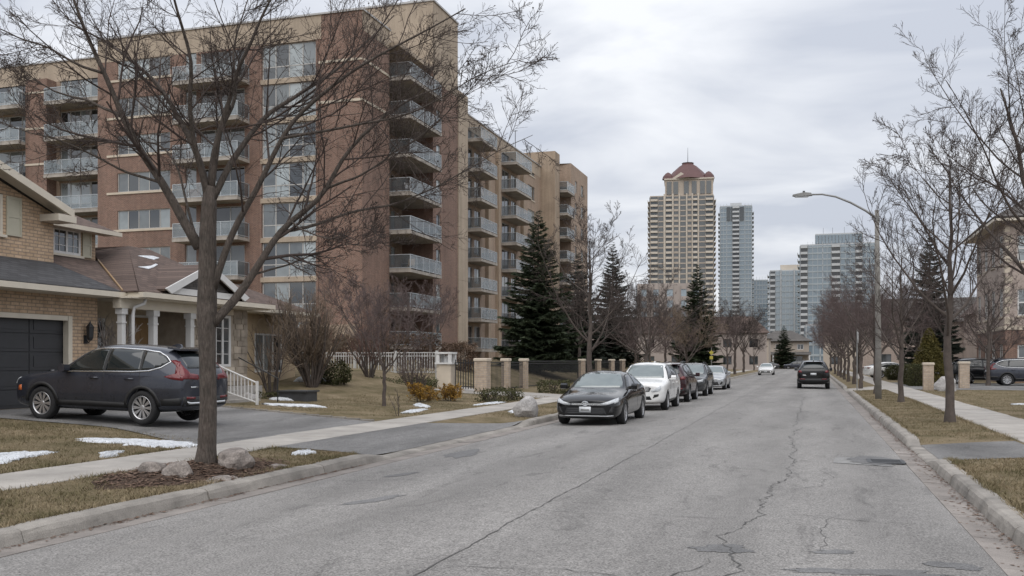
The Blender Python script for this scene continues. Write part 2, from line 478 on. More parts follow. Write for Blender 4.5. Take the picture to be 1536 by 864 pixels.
class MB:
    """collects shapes and links them as one mesh object"""

    def __init__(self):
        self.v, self.f, self.n = [], [], 0

    def add(self, vs_, fs):
        k = self.n
        self.v.extend([tuple(p) for p in vs_])
        self.f.extend([tuple(i + k for i in f) for f in fs])
        self.n += len(vs_)
        return self

    def box(self, x0, x1, y0, y1, z0, z1):
        p = [(x0, y0, z0), (x1, y0, z0), (x1, y1, z0), (x0, y1, z0), (x0, y0, z1), (x1, y0, z1), (x1, y1, z1), (x0, y1, z1)]
        return self.add(p, [(0, 3, 2, 1), (4, 5, 6, 7), (0, 1, 5, 4), (1, 2, 6, 5), (2, 3, 7, 6), (3, 0, 4, 7)])

    def cbox(self, c, s):
        return self.box(c[0] - s[0] / 2, c[0] + s[0] / 2, c[1] - s[1] / 2, c[1] + s[1] / 2, c[2] - s[2] / 2, c[2] + s[2] / 2)

    def bevbox(self, x0, x1, y0, y1, z0, z1, b):
        """box with a chamfered top edge"""
        p = [(x0, y0, z0), (x1, y0, z0), (x1, y1, z0), (x0, y1, z0), (x0, y0, z1 - b), (x1, y0, z1 - b), (x1, y1, z1 - b), (x0, y1, z1 - b),
             (x0 + b, y0 + b, z1), (x1 - b, y0 + b, z1), (x1 - b, y1 - b, z1), (x0 + b, y1 - b, z1)]
        f = [(0, 3, 2, 1), (8, 9, 10, 11)]
        for i in range(4):
            j = (i + 1) % 4
            f.append((i, j, 4 + j, 4 + i))
            f.append((4 + i, 4 + j, 8 + j, 8 + i))
        return self.add(p, f)

    def tube(self, pts, rad, n=6, cap=True):
        pts = [Vector(p) for p in pts]
        if isinstance(rad, (int, float)):
            rad = [rad] * len(pts)
        vs_, fs = [], []
        prev = None
        for i, p in enumerate(pts):
            a = pts[max(i - 1, 0)]
            b = pts[min(i + 1, len(pts) - 1)]
            t = (b - a).normalized()
            if prev is None:
                u = t.orthogonal().normalized()
            else:
                u = (prev - t * prev.dot(t))
                u = u.normalized() if u.length > 1e-6 else t.orthogonal().normalized()
            prev = u
            w = t.cross(u)
            for k in range(n):
                a_ = 2 * PI * k / n
                vs_.append(p + (u * math.cos(a_) + w * math.sin(a_)) * rad[i])
        for i in range(len(pts) - 1):
            for k in range(n):
                k2 = (k + 1) % n
                fs.append((i * n + k, i * n + k2, (i + 1) * n + k2, (i + 1) * n + k))
        if cap:
            fs.append(tuple(range(n))[::-1])
            fs.append(tuple((len(pts) - 1) * n + k for k in range(n)))
        return self.add(vs_, fs)

    def lathe(self, prof, n=24, axis='z', c=(0, 0, 0), closed=False):
        vs_, fs = [], []
        for r, h in prof:
            for k in range(n):
                a = 2 * PI * k / n
                p = (r * math.cos(a), r * math.sin(a), h)
                if axis == 'y':
                    p = (p[0], p[2], p[1])
                elif axis == 'x':
                    p = (p[2], p[0], p[1])
                vs_.append((p[0] + c[0], p[1] + c[1], p[2] + c[2]))
        m = len(prof)
        for i in range(m if closed else m - 1):
            j = (i + 1) % m
            for k in range(n):
                k2 = (k + 1) % n
                fs.append((i * n + k, i * n + k2, j * n + k2, j * n + k))
        return self.add(vs_, fs)

    def prism(self, poly, axis, a, b):
        """poly in the plane across the axis ('x': (y,z), 'y': (x,z), 'z': (x,y)) pushed from a to b"""
        n = len(poly)

        def pt(q, t):
            if axis == 'x':
                return (t, q[0], q[1])
            if axis == 'y':
                return (q[0], t, q[1])
            return (q[0], q[1], t)
        vs_ = [pt(q, a) for q in poly] + [pt(q, b) for q in poly]
        fs = [tuple(range(n))[::-1], tuple(range(n, 2 * n))]
        for i in range(n):
            j = (i + 1) % n
            fs.append((i, j, n + j, n + i))
        return self.add(vs_, fs)

    def build(self, name, mat, parent=None, world=False, smooth=False, loc=None):
        me = bpy.data.meshes.new(name)
        me.from_pydata(self.v, [], self.f)
        bm = bmesh.new()
        bm.from_mesh(me)
        bmesh.ops.recalc_face_normals(bm, faces=bm.faces)
        bm.to_mesh(me)
        bm.free()
        return put(name, me, mat, parent, world, smooth, loc)


def put(name, me, mat, parent=None, world=False, smooth=False, loc=None):
    if isinstance(mat, str):
        mat = MATS[mat]
    if mat is not None and not me.materials:
        me.materials.append(mat)
    if smooth:
        me.polygons.foreach_set('use_smooth', [True] * len(me.polygons))
    o = bpy.data.objects.new(name, me)
    COL.objects.link(o)
    if mat is not None and me.materials and me.materials[0] != mat:      # shared shape, its own material
        o.material_slots[0].link = 'OBJECT'
        o.material_slots[0].material = mat
    if parent is not None:
        o.parent = parent
        if world:                      # shape given in world coordinates under an unrotated thing
            w = Vector((0, 0, 0))
            p = parent
            while p is not None:
                w += p.location
                p = p.parent
            o.location = -w
    if loc is not None:
        o.location = o.location + Vector(loc) if world else Vector(loc)
    return o


def np_mesh(name, verts, tris=None, quads=None):
    me = bpy.data.meshes.new(name)
    verts = np.asarray(verts, dtype=np.float32)
    nt = 0 if tris is None else len(tris)
    nq = 0 if quads is None else len(quads)
    me.vertices.add(len(verts))
    me.vertices.foreach_set('co', verts.ravel())
    loops = []
    if nt:
        loops.append(np.asarray(tris, dtype=np.int32).ravel())
    if nq:
        loops.append(np.asarray(quads, dtype=np.int32).ravel())
    loops = np.concatenate(loops)
    me.loops.add(len(loops))
    me.loops.foreach_set('vertex_index', loops)
    starts = np.concatenate([np.arange(nt) * 3, nt * 3 + np.arange(nq) * 4]).astype(np.int32)
    me.polygons.add(nt + nq)
    me.polygons.foreach_set('loop_start', starts)
    me.update(calc_edges=True)
    me.validate()
    return me


def tag(o, label=None, cat=None, group=None, kind=None):
    if label:
        o['label'] = label
    if cat:
        o['category'] = cat
    if group:
        o['group'] = group
    if kind:
        o['kind'] = kind
    return o


def thing(name, label, cat, loc=(0, 0, 0), rotz=0.0, group=None):
    o = bpy.data.objects.new(name, None)
    COL.objects.link(o)
    o.empty_display_size = 0.3
    o.location = loc
    o.rotation_euler = (0, 0, rotz)
    return tag(o, label, cat, group, 'thing')


def copy_tree(o, parent=None, offset=None):
    c = o.copy()
    COL.objects.link(c)
    if parent is not None:
        c.parent = parent
    if offset is not None:
        c.location = c.location + Vector(offset)
    for ch in list(o.children):
        copy_tree(ch, c)
    return c


def sstep(a, b, x):
    t = min(1.0, max(0.0, (x - a) / (b - a)))
    return t * t * (3 - 2 * t)

# ------------------------------------------------------------------ the lie of the land
LE, RE = -6.88, 1.53            # asphalt edges; the kerbs stand just outside them
T_END = 206.0                   # the street ends at a cross street here
DROPS_L = [(15.6, 24.9)]
DROPS_R = [(17.6, 21.6), (56.5, 64.0)]


def drop(y, spans):
    """1 where the kerb stands full height, 0 where it is lowered for a driveway"""
    k = 1.0
    for a, b in spans:
        k = min(k, 1 - sstep(a - 0.6, a + 0.5, y) * (1 - sstep(b - 0.5, b + 0.6, y)))
    return k


def HL(x, y):
    """ground height left of the road"""
    if x > -9.15:
        t = (-7.47 - x) / 1.68
        k = drop(y, DROPS_L)
        top = 0.13 * k + 0.025 * (1 - k)
        return top + (0.2 - top) * max(0, min(1, t))
    h = 0.2
    if x < -10.5:
        h += 0.048 * min(-10.5 - x, 19.5)
    h += 0.75 * sstep(-14.6, -19.0, x) * sstep(29.5, 40.0, y)
    return h


def HR(x, y):
    if x < 3.9:
        t = (x - 2.12) / 1.78
        k = drop(y, DROPS_R)
        top = 0.13 * k + 0.025 * (1 - k)
        return top + (0.17 - top) * max(0, min(1, t))
    return 0.17


def sheet(name, xs, ys, hf, mat, kind='structure', smooth=True, parent=None):
    v = [(x, y, hf(x, y)) for y in ys for x in xs]
    nx = len(xs)
    q = [(j * nx + i, j * nx + i + 1, (j + 1) * nx + i + 1, (j + 1) * nx + i) for j in range(len(ys) - 1) for i in range(nx - 1)]
    me = np_mesh(name, v, None, q)
    o = put(name, me, mat, parent, smooth=smooth)
    if kind and parent is None:
        o['kind'] = kind
    return o


def frange(a, b, n):
    return [a + (b - a) * i / n for i in range(n + 1)]


rnd = random.Random(7)
sheet('ground', [-3000, -400, -62, 0, 62, 400, 3000], [-300, -14, 100, 235, 600, 1500, 5000], lambda x, y: -0.12, 'far_ground')
road = sheet('road', frange(LE, RE, 6), frange(-14, T_END, 60), lambda x, y: 0.05 * (1 - ((x + 2.67) / 4.2) ** 2) if abs(x + 2.67) < 4.2 else 0, 'asphalt')


def road_z(x):
    return 0.05 * max(0, 1 - ((x + 2.67) / 4.2) ** 2)


sheet('cross_street', [-120, -6.88, 1.53, 120], frange(T_END, T_END + 9, 3), lambda x, y: 0.004, 'asphalt')
ysl = frange(-14, 50, 128) + frange(52, T_END, 60)
sheet('lawn_left', frange(-62, -20, 14) + frange(-19.5, -11, 17) + frange(-10.5, -9.15, 2) + frange(-8.9, -7.47, 5), ysl, lambda x, y: HL(x, y), 'lawn')
sheet('lawn_right', frange(2.12, 3.9, 5) + [5.4, 8, 14, 30, 62], ysl, lambda x, y: HR(x, y), 'lawn')
sheet('far_lawn', [-120, -60, 0, 60, 120], [T_END + 9, T_END + 20, T_END + 90], lambda x, y: 0.1, 'lawn')

# driveways and paths
dl = []
for i in range(25):
    x = -10.5 - (18.3 - 10.5) * i / 24.0
    t = i / 24.0
    y0 = 15.2 + 1.5 * sstep(0, 0.5, t)
    y1 = 22.2 + 1.6 * t
    dl.append((x, y0, y1))
v, q = [], []
for x, y0, y1 in dl:
    for k in range(7):
        y = y0 + (y1 - y0) * k / 6
        v.append((x, y, HL(x, y) + 0.015))
for i in range(24):
    for k in range(6):
        a = i * 7 + k
        q.append((a, a + 1, a + 8, a + 7))
drive = put('driveway', np_mesh('driveway', v, None, q), 'asphalt_drive')
drive['kind'] = 'structure'
v, q = [], []
for i in range(9):
    x = -7.47 - 1.68 * i / 8
    for k in range(9):
        t = i / 8
        y = (15.75 + (15.2 - 15.75) * t) + ((25.0 - 15.5) + (22.2 - 15.2 - 9.5) * t) * k / 8
        v.append((x, y, HL(x, y) + 0.012))
for i in range(8):
    for k in range(8):
        a = i * 9 + k
        q.append((a, a + 1, a + 10, a + 9))
for i in range(16):                      # pale edging stones along the far side of the driveway
    t0, t1 = i / 16, (i + 1) / 16
    xa, xb = -10.55 - 7.0 * t0, -10.55 - 7.0 * t1
    yo = lambda x: 22.24 + 1.6 * (-10.5 - x) / 7.8
    m = MB()
    za = HL(xa, yo(xa)) - 0.05
    m.add([(xa - 0.01, yo(xa), za), (xb + 0.01, yo(xb), za), (xb + 0.01, yo(xb) + 0.1, za), (xa - 0.01, yo(xa) + 0.1, za),
           (xa - 0.01, yo(xa), za + 0.11), (xb + 0.01, yo(xb), za + 0.11), (xb + 0.01, yo(xb) + 0.1, za + 0.11), (xa - 0.01, yo(xa) + 0.1, za + 0.11)],
          [(0, 3, 2, 1), (4, 5, 6, 7), (0, 1, 5, 4), (1, 2, 6, 5), (2, 3, 7, 6), (3, 0, 4, 7)])
    m.build('edging_stone', 'kerb_concrete', drive)
put('driveway_apron', np_mesh('driveway_apron', v, None, q), 'asphalt_drive')['kind'] = 'structure'
sheet('driveway_right', frange(2.12, 14, 12), frange(17.9, 21.2, 6), lambda x, y: HR(x, y) + 0.012, 'asphalt_drive')
sheet('parking_lot', [5.4, 9, 14, 40], frange(57, 66, 3) + [70.5, 74.5], lambda x, y: HR(x, y) + 0.012, 'asphalt_drive')
sheet('parking_entry', frange(2.12, 3.9, 4), frange(56.8, 63.6, 4), lambda x, y: HR(x, y) + 0.012, 'concrete')
sheet('gate_path', frange(-15.5, -10.5, 6), [38.4, 40.0, 42.4], lambda x, y: HL(x, y) + 0.015, 'concrete')
sheet('gate_approach', frange(-9.15, -7.3, 3), [38.4, 40.0, 42.4], lambda x, y: HL(x, y) + 0.02, 'concrete')


def sidewalk(name, x0, x1, hf, y0, ynear, step, yskip=()):
    base = sheet(name, [x0, (x0 + x1) / 2, x1], frange(ynear, T_END, 40), lambda x, y: hf((x0 + x1) / 2, y) + 0.012, 'concrete')
    sheet(name + '_bed', [x0 + 0.01, x1 - 0.01], frange(y0, ynear, 60), lambda x, y: hf((x0 + x1) / 2, y) + 0.004, 'joint_dirt')
    y = y0
    while y < ynear:
        m = MB()
        z = hf((x0 + x1) / 2, y + step / 2) + 0.018 + rnd.uniform(-0.006, 0.006)
        m.bevbox(x0 + rnd.uniform(-.01, .01), x1 + rnd.uniform(-.01, .01), y + 0.012, y + step - 0.012, z - 0.1, z, 0.008)
        m.build('slab', 'concrete', base)
        y += step
    return base


sidewalk('sidewalk_left', -10.5, -9.15, HL, 4.0, 70.0, 1.5)
sidewalk('sidewalk_right', 3.9, 5.4, HR, 14.0, 80.0, 1.5)


def kerb_run(name, side, ynear, yfar, drops, step=3.0):
    """kerb stones with a gutter slab at their foot; side -1 left, 1 right"""
    e = LE if side < 0 else RE

    def X(d):
        return e + side * d
    far = MB()
    ys = frange(yfar, T_END, 30)
    prof = [(0.0, -0.08), (0.0, 0.004), (0.33, -0.006), (0.375, 0.105), (0.41, 0.132), (0.60, 0.14), (0.60, -0.08)]
    for a, b in zip(ys[:-1], ys[1:]):
        far.prism([(X(d), z) for d, z in prof], 'y', a, b)
    base = far.build(name, 'kerb_concrete')
    base['kind'] = 'structure'
    y = ynear
    while y < yfar - 0.01:
        a, b = y + 0.006, y + step - 0.006
        m = MB()
        n = 8
        jit = rnd.uniform(-0.012, 0.012)
        rows = []
        for i in range(n + 1):
            yy = a + (b - a) * i / n
            k = 0.22 + 0.78 * drop(yy, drops)
            j = jit + rnd.uniform(-0.004, 0.004)
            c = 0.012 if i in (0, n) else 0.0
            rows.append([(X(0.335 + c + j), yy, -0.08), (X(0.335 + c + j), yy, -0.004), (X(0.358 + c + j + rnd.uniform(-.004, .004)), yy, 0.07 * k),
                         (X(0.383 + j + rnd.uniform(-.006, .006)), yy, (0.118 - c) * k), (X(0.425 + j + rnd.uniform(-.006, .006)), yy, (0.142 - c) * k + rnd.uniform(-.003, .003)),
                         (X(0.52), yy, (0.148 - c) * k + rnd.uniform(-.003, .003)), (X(0.605 + rnd.uniform(-.01, .01)), yy, (0.144 - c) * k), (X(0.605), yy, -0.08)])
        vv = [p for r_ in rows for p in r_]
        nr = len(rows[0])
        ff = []
        for i in range(n):
            for k in range(nr - 1):
                p = i * nr + k
                ff.append((p, p + 1, p + nr + 1, p + nr))
        ff.append(tuple(range(nr)))
        ff.append(tuple(n * nr + k for k in range(nr)))
        m.add(vv, ff)
        m.build('kerb_stone', 'kerb_concrete', base, smooth=False)
        m = MB()
        zz = rnd.uniform(-0.002, 0.003)
        m.add([(X(-0.005), a, 0.006 + zz), (X(0.345), a, -0.008 + zz), (X(0.345), b, -0.008 + zz), (X(-0.005), b, 0.006 + zz),
               (X(-0.005), a, -0.08), (X(0.345), a, -0.08), (X(0.345), b, -0.08), (X(-0.005), b, -0.08)],
              [(0, 1, 2, 3), (7, 6, 5, 4), (0, 4, 5, 1), (1, 5, 6, 2), (2, 6, 7, 3), (3, 7, 4, 0)])
        m.build('gutter_slab', 'gutter', base)
        y += step
    return base


kerb_run('kerb_left', -1, -1.5, 73.5, DROPS_L)
kerb_run('kerb_right', 1, 3.0, 75.0, DROPS_R, 1.5)


# cracks, patches and the drain in the road surface
def ribbon(name, pts, w, mat, wob=0.05, step=0.12, dz=0.005, seed=0, jag=0.03):
    r = random.Random(seed)
    out = []
    ph = [r.uniform(0, 6) for _ in range(4)]
    L = 0
    for (x0, y0), (x1, y1) in zip(pts[:-1], pts[1:]):
        d = math.hypot(x1 - x0, y1 - y0)
        n = max(1, int(d / step))
        nx, ny = -(y1 - y0) / d, (x1 - x0) / d
        for i in range(n):
            t = i / n
            L += d / n
            o = wob * (math.sin(L * 1.1 + ph[0]) + 0.6 * math.sin(L * 2.9 + ph[1]) + 0.35 * math.sin(L * 6.7 + ph[2])) + r.uniform(-jag, jag)
            out.append((x0 + (x1 - x0) * t + nx * o, y0 + (y1 - y0) * t + ny * o, nx, ny))
    v, q = [], []
    for i, (x, y, nx, ny) in enumerate(out):
        ww = 0.42 * w * r.uniform(0.2, 1.4) * min(1, i / 4, (len(out) - 1 - i) / 4) + 0.001
        for s in (-1, 1):
            xx, yy = x + nx * ww * s, y + ny * ww * s
            v.append((xx, yy, road_z(xx) + dz))
    for i in range(len(out) - 1):
        q.append((2 * i, 2 * i + 1, 2 * i + 3, 2 * i + 2))
    return put(name, np_mesh(name, v, None, q), mat, road)


ribbon('crack', [(-3.0, 4.6), (-3.03, 16), (-3.1, 34), (-3.1, 66)], 0.013, 'crack', 0.012, seed=1, jag=0.012)
ribbon('crack', [(-3.06, 66), (-3.1, 130)], 0.022, 'crack', 0.012, 0.5, seed=2, jag=0.01)
ribbon('crack', [(-0.72, 6.0), (-0.62, 8.2), (-0.86, 9.5), (-0.46, 11.2), (-0.55, 13.2), (-0.32, 15.6), (-0.25, 17.2), (-0.42, 21), (-0.3, 26)], 0.016, 'crack', 0.05, 0.1, seed=3, jag=0.05)
ribbon('crack', [(-0.4, 26), (-0.35, 48)], 0.015, 'crack', 0.03, 0.2, seed=4)
ribbon('crack', [(-0.55, 10.7), (-2.4, 10.5), (-4.4, 10.9)], 0.008, 'crack', 0.03, seed=5)
ribbon('crack', [(-0.45, 11.3), (0.6, 11.05), (1.5, 11.1)], 0.012, 'crack', 0.02, seed=6)
ribbon('crack', [(-0.3, 15.5), (-1.8, 15.7), (-2.9, 15.6)], 0.009, 'crack', 0.03, seed=7)
ribbon('crack', [(-0.25, 17.9), (0.5, 18.4), (1.5, 18.6)], 0.012, 'crack', 0.02, seed=8)
ribbon('crack', [(0.1, 9.1), (0.05, 10.4), (0.3, 11.6)], 0.008, 'crack', 0.04, seed=9)
ribbon('crack', [(-2.9, 7.5), (-1.9, 7.7), (-0.7, 7.3)], 0.011, 'crack', 0.04, seed=10)
ribbon('crack', [(-0.1, 20.5), (0.7, 20.6), (1.5, 20.4)], 0.014, 'crack', 0.01, seed=11)
ribbon('crack', [(0.2, 24.5), (1.5, 24.4)], 0.014, 'crack', 0.01, seed=12)
ribbon('crack', [(-6.7, 12.6), (-5.6, 12.9), (-4.9, 12.7)], 0.014, 'crack', 0.03, seed=13)
ribbon('crack', [(-6.3, 20), (-4.9, 19.8), (-3.1, 20.1)], 0.008, 'crack', 0.04, seed=14)
ribbon('crack', [(-0.8, 8.6), (-1.1, 7.6), (-1.05, 6.4)], 0.012, 'crack', 0.05, seed=15)
ribbon('crack', [(-0.5, 13.2), (0.1, 13.9), (0.25, 15.1), (0.0, 16.2)], 0.007, 'crack', 0.05, seed=16)


def blob(name, cx, cy, rx, ry, mat, hf, seed=0, rough=0.75, n=60, rot=0.0, parent=None, ragged=0.12):
    r = random.Random(seed)
    ph = [(r.uniform(0, 6.3), r.uniform(-1, 1)) for _ in range(9)]
    v = []
    for i in range(n):
        a = 2 * PI * i / n
        k = 1 + sum(rough / (j + 1) ** 0.8 * w * math.sin((j + 1) * a + p) for j, (p, w) in enumerate(ph)) * 0.6 + r.uniform(-ragged, ragged)
        k = max(0.25, k)
        x, y = rx * k * math.cos(a), ry * k * math.sin(a)
        x, y = cx + x * math.cos(rot) - y * math.sin(rot), cy + x * math.sin(rot) + y * math.cos(rot)
        v.append((x, y, hf(x, y)))
    v.append((cx, cy, hf(cx, cy)))
    me = np_mesh(name, v, [(i, (i + 1) % n, n) for i in range(n)])
    return put(name, me, mat, parent)


rz3 = lambda x, y: road_z(x) + 0.003
blob('dark_patch', 0.32, 8.35, 0.55, 0.13, 'asphalt_patch', rz3, 1, parent=road, rot=0.25)
blob('dark_patch', 1.2, 8.9, 0.22, 0.13, 'asphalt_patch', rz3, 2, parent=road, rot=0.1)
blob('dark_patch', 1.25, 7.5, 0.3, 0.3, 'asphalt_patch', rz3, 3, parent=road, rot=0.1)
blob('dark_patch', 0.25, 9.2, 0.2, 0.09, 'asphalt_patch', rz3, 4, parent=road, rot=0.3)
blob('dark_patch', -0.75, 9.0, 0.3, 0.16, 'asphalt_patch', rz3, 5, parent=road, rot=0.3)
blob('dark_patch', -5.1, 11.0, 0.5, 0.12, 'asphalt_patch', rz3, 6, parent=road, rot=1.2)
blob('dark_patch', -5.9, 13.6, 0.3, 0.12, 'asphalt_patch', rz3, 7, parent=road, rot=1.2)
blob('dark_patch', -6.3, 16.9, 0.25, 0.8, 'asphalt_patch', rz3, 8, parent=road, rot=0.1)
blob('dark_patch', -0.9, 7.2, 0.5, 0.3, 'asphalt_patch', rz3, 10, parent=road, rot=0.3)
v = [(0.35, 17.2), (1.28, 17.0), (1.28, 18.35), (0.42, 18.3)]
put('pale_patch', np_mesh('pale_patch', [(x, y, road_z(x) + 0.006) for x, y in v], None, [(0, 1, 2, 3)]), 'asphalt_pale', road)
blob('dark_patch', 1.05, 17.9, 0.42, 0.75, 'asphalt_patch', lambda x, y: road_z(x) + 0.010, 11, 0.15, parent=road)

dr = thing('storm_drain', 'rusty square storm drain grate in the road by the right gutter', 'drain', (1.22, 17.75, 0.005))
m = MB()
for s in (-1, 1):
    m.box(-0.28, 0.28, s * 0.31 - 0.035, s * 0.31 + 0.035, 0.012, 0.024)
    m.box(s * 0.27 - 0.035, s * 0.27 + 0.035, -0.275, 0.275, 0.012, 0.024)
m.build('frame', 'dark_metal', dr)
for i in range(6):
    m = MB()
    m.box(-0.235, 0.235, -0.24 + i * 0.096 - 0.022, -0.24 + i * 0.096 + 0.022, 0.010, 0.022)
    m.build('bar', 'dark_metal', dr)

# ------------------------------------------------------------------ grass blades, litter
nrng = np.random.default_rng(11)


def blades(name, regions, hf, hgt, mat, wid=0.006, lean=0.9):
    P, T = [], []
    base = 0
    for (x0, x1, y0, y1, dens, skip) in regions:
        n = int((x1 - x0) * (y1 - y0) * dens)
        xs = nrng.uniform(x0, x1, n)
        ys = nrng.uniform(y0, y1, n)
        keep = np.ones(n, bool)
        if skip:
            keep = ~skip(xs, ys)
        # clumps: thin the sward by a slow wave
        wv = np.sin(xs * 2.1 + 1.3 * np.sin(ys * 1.7)) + np.sin(ys * 2.7 + xs)
        keep &= nrng.uniform(-2.6, 2.0, n) < wv
        xs, ys = xs[keep], ys[keep]
        n = len(xs)
        z = np.array([hf(a, b) for a, b in zip(xs, ys)])
        th = nrng.uniform(0, 2 * np.pi, n)
        h = hgt * nrng.uniform(0.45, 1.25, n)
        w = wid * nrng.uniform(0.6, 1.4, n)
        la = nrng.uniform(0, 2 * np.pi, n)
        ll = lean * h * nrng.uniform(0.2, 1.6, n)
        c, s = np.cos(th), np.sin(th)
        p = np.empty((n, 3, 3))
        p[:, 0] = np.stack([xs - c * w, ys - s * w, z - 0.004], 1)
        p[:, 1] = np.stack([xs + c * w, ys + s * w, z - 0.004], 1)
        p[:, 2] = np.stack([xs + np.cos(la) * ll, ys + np.sin(la) * ll, z + h], 1)
        P.append(p.reshape(-1, 3))
        T.append(np.arange(n * 3).reshape(-1, 3) + base)
        base += n * 3
    me = np_mesh(name, np.concatenate(P), np.concatenate(T))
    return put(name, me, mat)


def skipL(x, y):
    a = (x > -9.15) & (y > 15.3)
    t = (-9.15 - x) / 9.15
    b = (x < -9.1) & (y > 15.15 + 1.5 * np.clip(t * 2, 0, 1))
    mul = ((x + 8.25) / 0.95) ** 2 + ((y - 11.9) / 1.7) ** 2 < 1
    return a | b | mul


g = blades('grass_left', [(-9.14, -7.5, 3.5, 15.6, 1500, skipL), (-17.5, -10.52, 8.0, 16.8, 850, skipL),
                          (-9.12, -7.5, 25.6, 42, 380, None), (-16.0, -10.55, 24.0, 40.0, 330, None)], HL, 0.042, 'grass_blade')
tag(g, 'short winter-brown grass of the lawns left of the road', 'grass', kind='stuff')
g = blades('grass_tufts', [(-7.62, -7.44, 3.5, 15.2, 2600, None), (-9.16, -9.02, 3.5, 15.2, 1800, skipL), (-10.62, -10.46, 6, 15.0, 1500, None)], HL, 0.07, 'grass_blade', 0.006, 1.1)
tag(g, 'longer grass tufts along the left kerb and sidewalk edges', 'grass', kind='stuff')
g = blades('grass_tufts', [(2.08, 2.26, 5.5, 17.6, 2600, None), (3.76, 3.92, 21, 45, 900, None), (2.08, 2.24, 21.6, 45, 1000, None)], HR, 0.07, 'grass_blade', 0.006, 1.1)
tag(g, 'longer grass tufts along the right kerb and sidewalk edges', 'grass', kind='stuff')
g = blades('grass_right', [(2.14, 3.88, 6.0, 17.7, 1700, None), (3.88, 8.5, 8.5, 17.8, 900, None), (2.14, 3.88, 21.4, 56.5, 520, None), (5.42, 16, 21.4, 56.5, 150, None)], HR, 0.042, 'grass_blade')
tag(g, 'short winter-brown grass of the lawns right of the road', 'grass', kind='stuff')


def leaves(name, label, spots, size, mat='dry_leaf'):
    """small curled fallen leaves, two triangles each"""
    P, T = [], []
    k = 0
    for (x, y, z) in spots:
        a = rnd.uniform(0, 6.3)
        l = size * rnd.uniform(0.5, 1.3)
        w = l * rnd.uniform(0.35, 0.7)
        c, s = math.cos(a), math.sin(a)
        up = rnd.uniform(0.1, 0.6) * w
        for (u, v_, h) in ((-l, 0, 0.2 * up), (0, -w, up), (l, 0, 0.3 * up), (0, w, up * 0.8)):
            P.append((x + u * c - v_ * s, y + u * s + v_ * c, z + h + 0.003))
        T += [(k, k + 1, k + 2), (k, k + 2, k + 3)]
        k += 4
    o = put(name, np_mesh(name, P, T), mat)
    return tag(o, label, 'leaves', kind='stuff')


sp = []
for _ in range(1500):
    y = rnd.uniform(5.5, 34)
    k = 0.5 + 0.5 * math.sin(y * 1.9) * math.sin(y * 0.7 + 1)
    if rnd.random() < 0.25 + 0.75 * k:
        sp.append((RE + 0.34 - abs(rnd.gauss(0, 0.07)), y, 0.0))
for _ in range(160):
    sp.append((RE + rnd.uniform(0.0, 0.3), rnd.uniform(5.5, 22), 0.0))
leaves('leaf_litter', 'dead leaves and grit gathered in the right gutter', sp, 0.026)
sp = []
for _ in range(900):
    y = rnd.uniform(4, 15)
    k = 0.5 + 0.5 * math.sin(y * 2.3) * math.sin(y * 0.9)
    if rnd.random() < 0.2 + 0.8 * k:
        sp.append((LE - 0.33 + abs(rnd.gauss(0, 0.05)), y, 0.0))
leaves('leaf_litter', 'dead leaves and grit gathered in the left gutter', sp, 0.026)
sp = []
for _ in range(900):
    x, y = rnd.uniform(-17, -7.6), rnd.uniform(5, 16)
    if -10.5 < x < -9.15:
        continue
    sp.append((x, y, HL(x, y) + 0.02))
leaves('fallen_leaves', 'scattered fallen leaves on the lawn left of the road', sp, 0.022)
sp = []
for _ in range(500):
    x, y = rnd.uniform(2.2, 8), rnd.uniform(7, 17.6)
    sp.append((x, y, HR(x, y) + 0.02))
leaves('fallen_leaves', 'scattered fallen leaves on the lawn right of the road', sp, 0.022)

# ------------------------------------------------------------------ mulch bed, rocks, snow
TX, TY = -8.3, 11.95            # the near tree


def mound(x, y):
    d = math.hypot((x - TX) / 0.95, (y - TY) / 1.8)
    return HL(x, y) + 0.12 * (1 - sstep(0, 1, d)) + 0.008


v = []
n = 40
for ring in range(9):
    k = ring / 8
    for i in range(n):
        a = 2 * PI * i / n
        e = 1 + 0.12 * math.sin(3 * a + 1) + 0.08 * math.sin(7 * a) + (rnd.uniform(-.05, .05) if ring else 0)
        x, y = TX + 0.85 * k * e * math.cos(a), TY - 0.15 + 1.75 * k * e * math.sin(a)
        v.append((x, y, mound(x, y) + (rnd.uniform(-.012, .02) if ring < 8 else -0.006)))
q = [(r_ * n + i, r_ * n + (i + 1) % n, (r_ + 1) * n + (i + 1) % n, (r_ + 1) * n + i) for r_ in range(8) for i in range(n)]
mb = put('mulch_bed', np_mesh('mulch_bed', v, None, q), 'mulch')
tag(mb, 'dark bark mulch heaped around the near tree trunk', 'mulch', kind='stuff')
sp = []
for _ in range(1500):
    a, k = rnd.uniform(0, 6.3), math.sqrt(rnd.random()) * 1.02
    x, y = TX + 0.9 * k * math.cos(a), TY - 0.1 + 1.8 * k * math.sin(a)
    sp.append((x, y, mound(x, y) + 0.012))
leaves('mulch_chips', 'bark chips and dead leaves on the bed around the near tree', sp, 0.04)


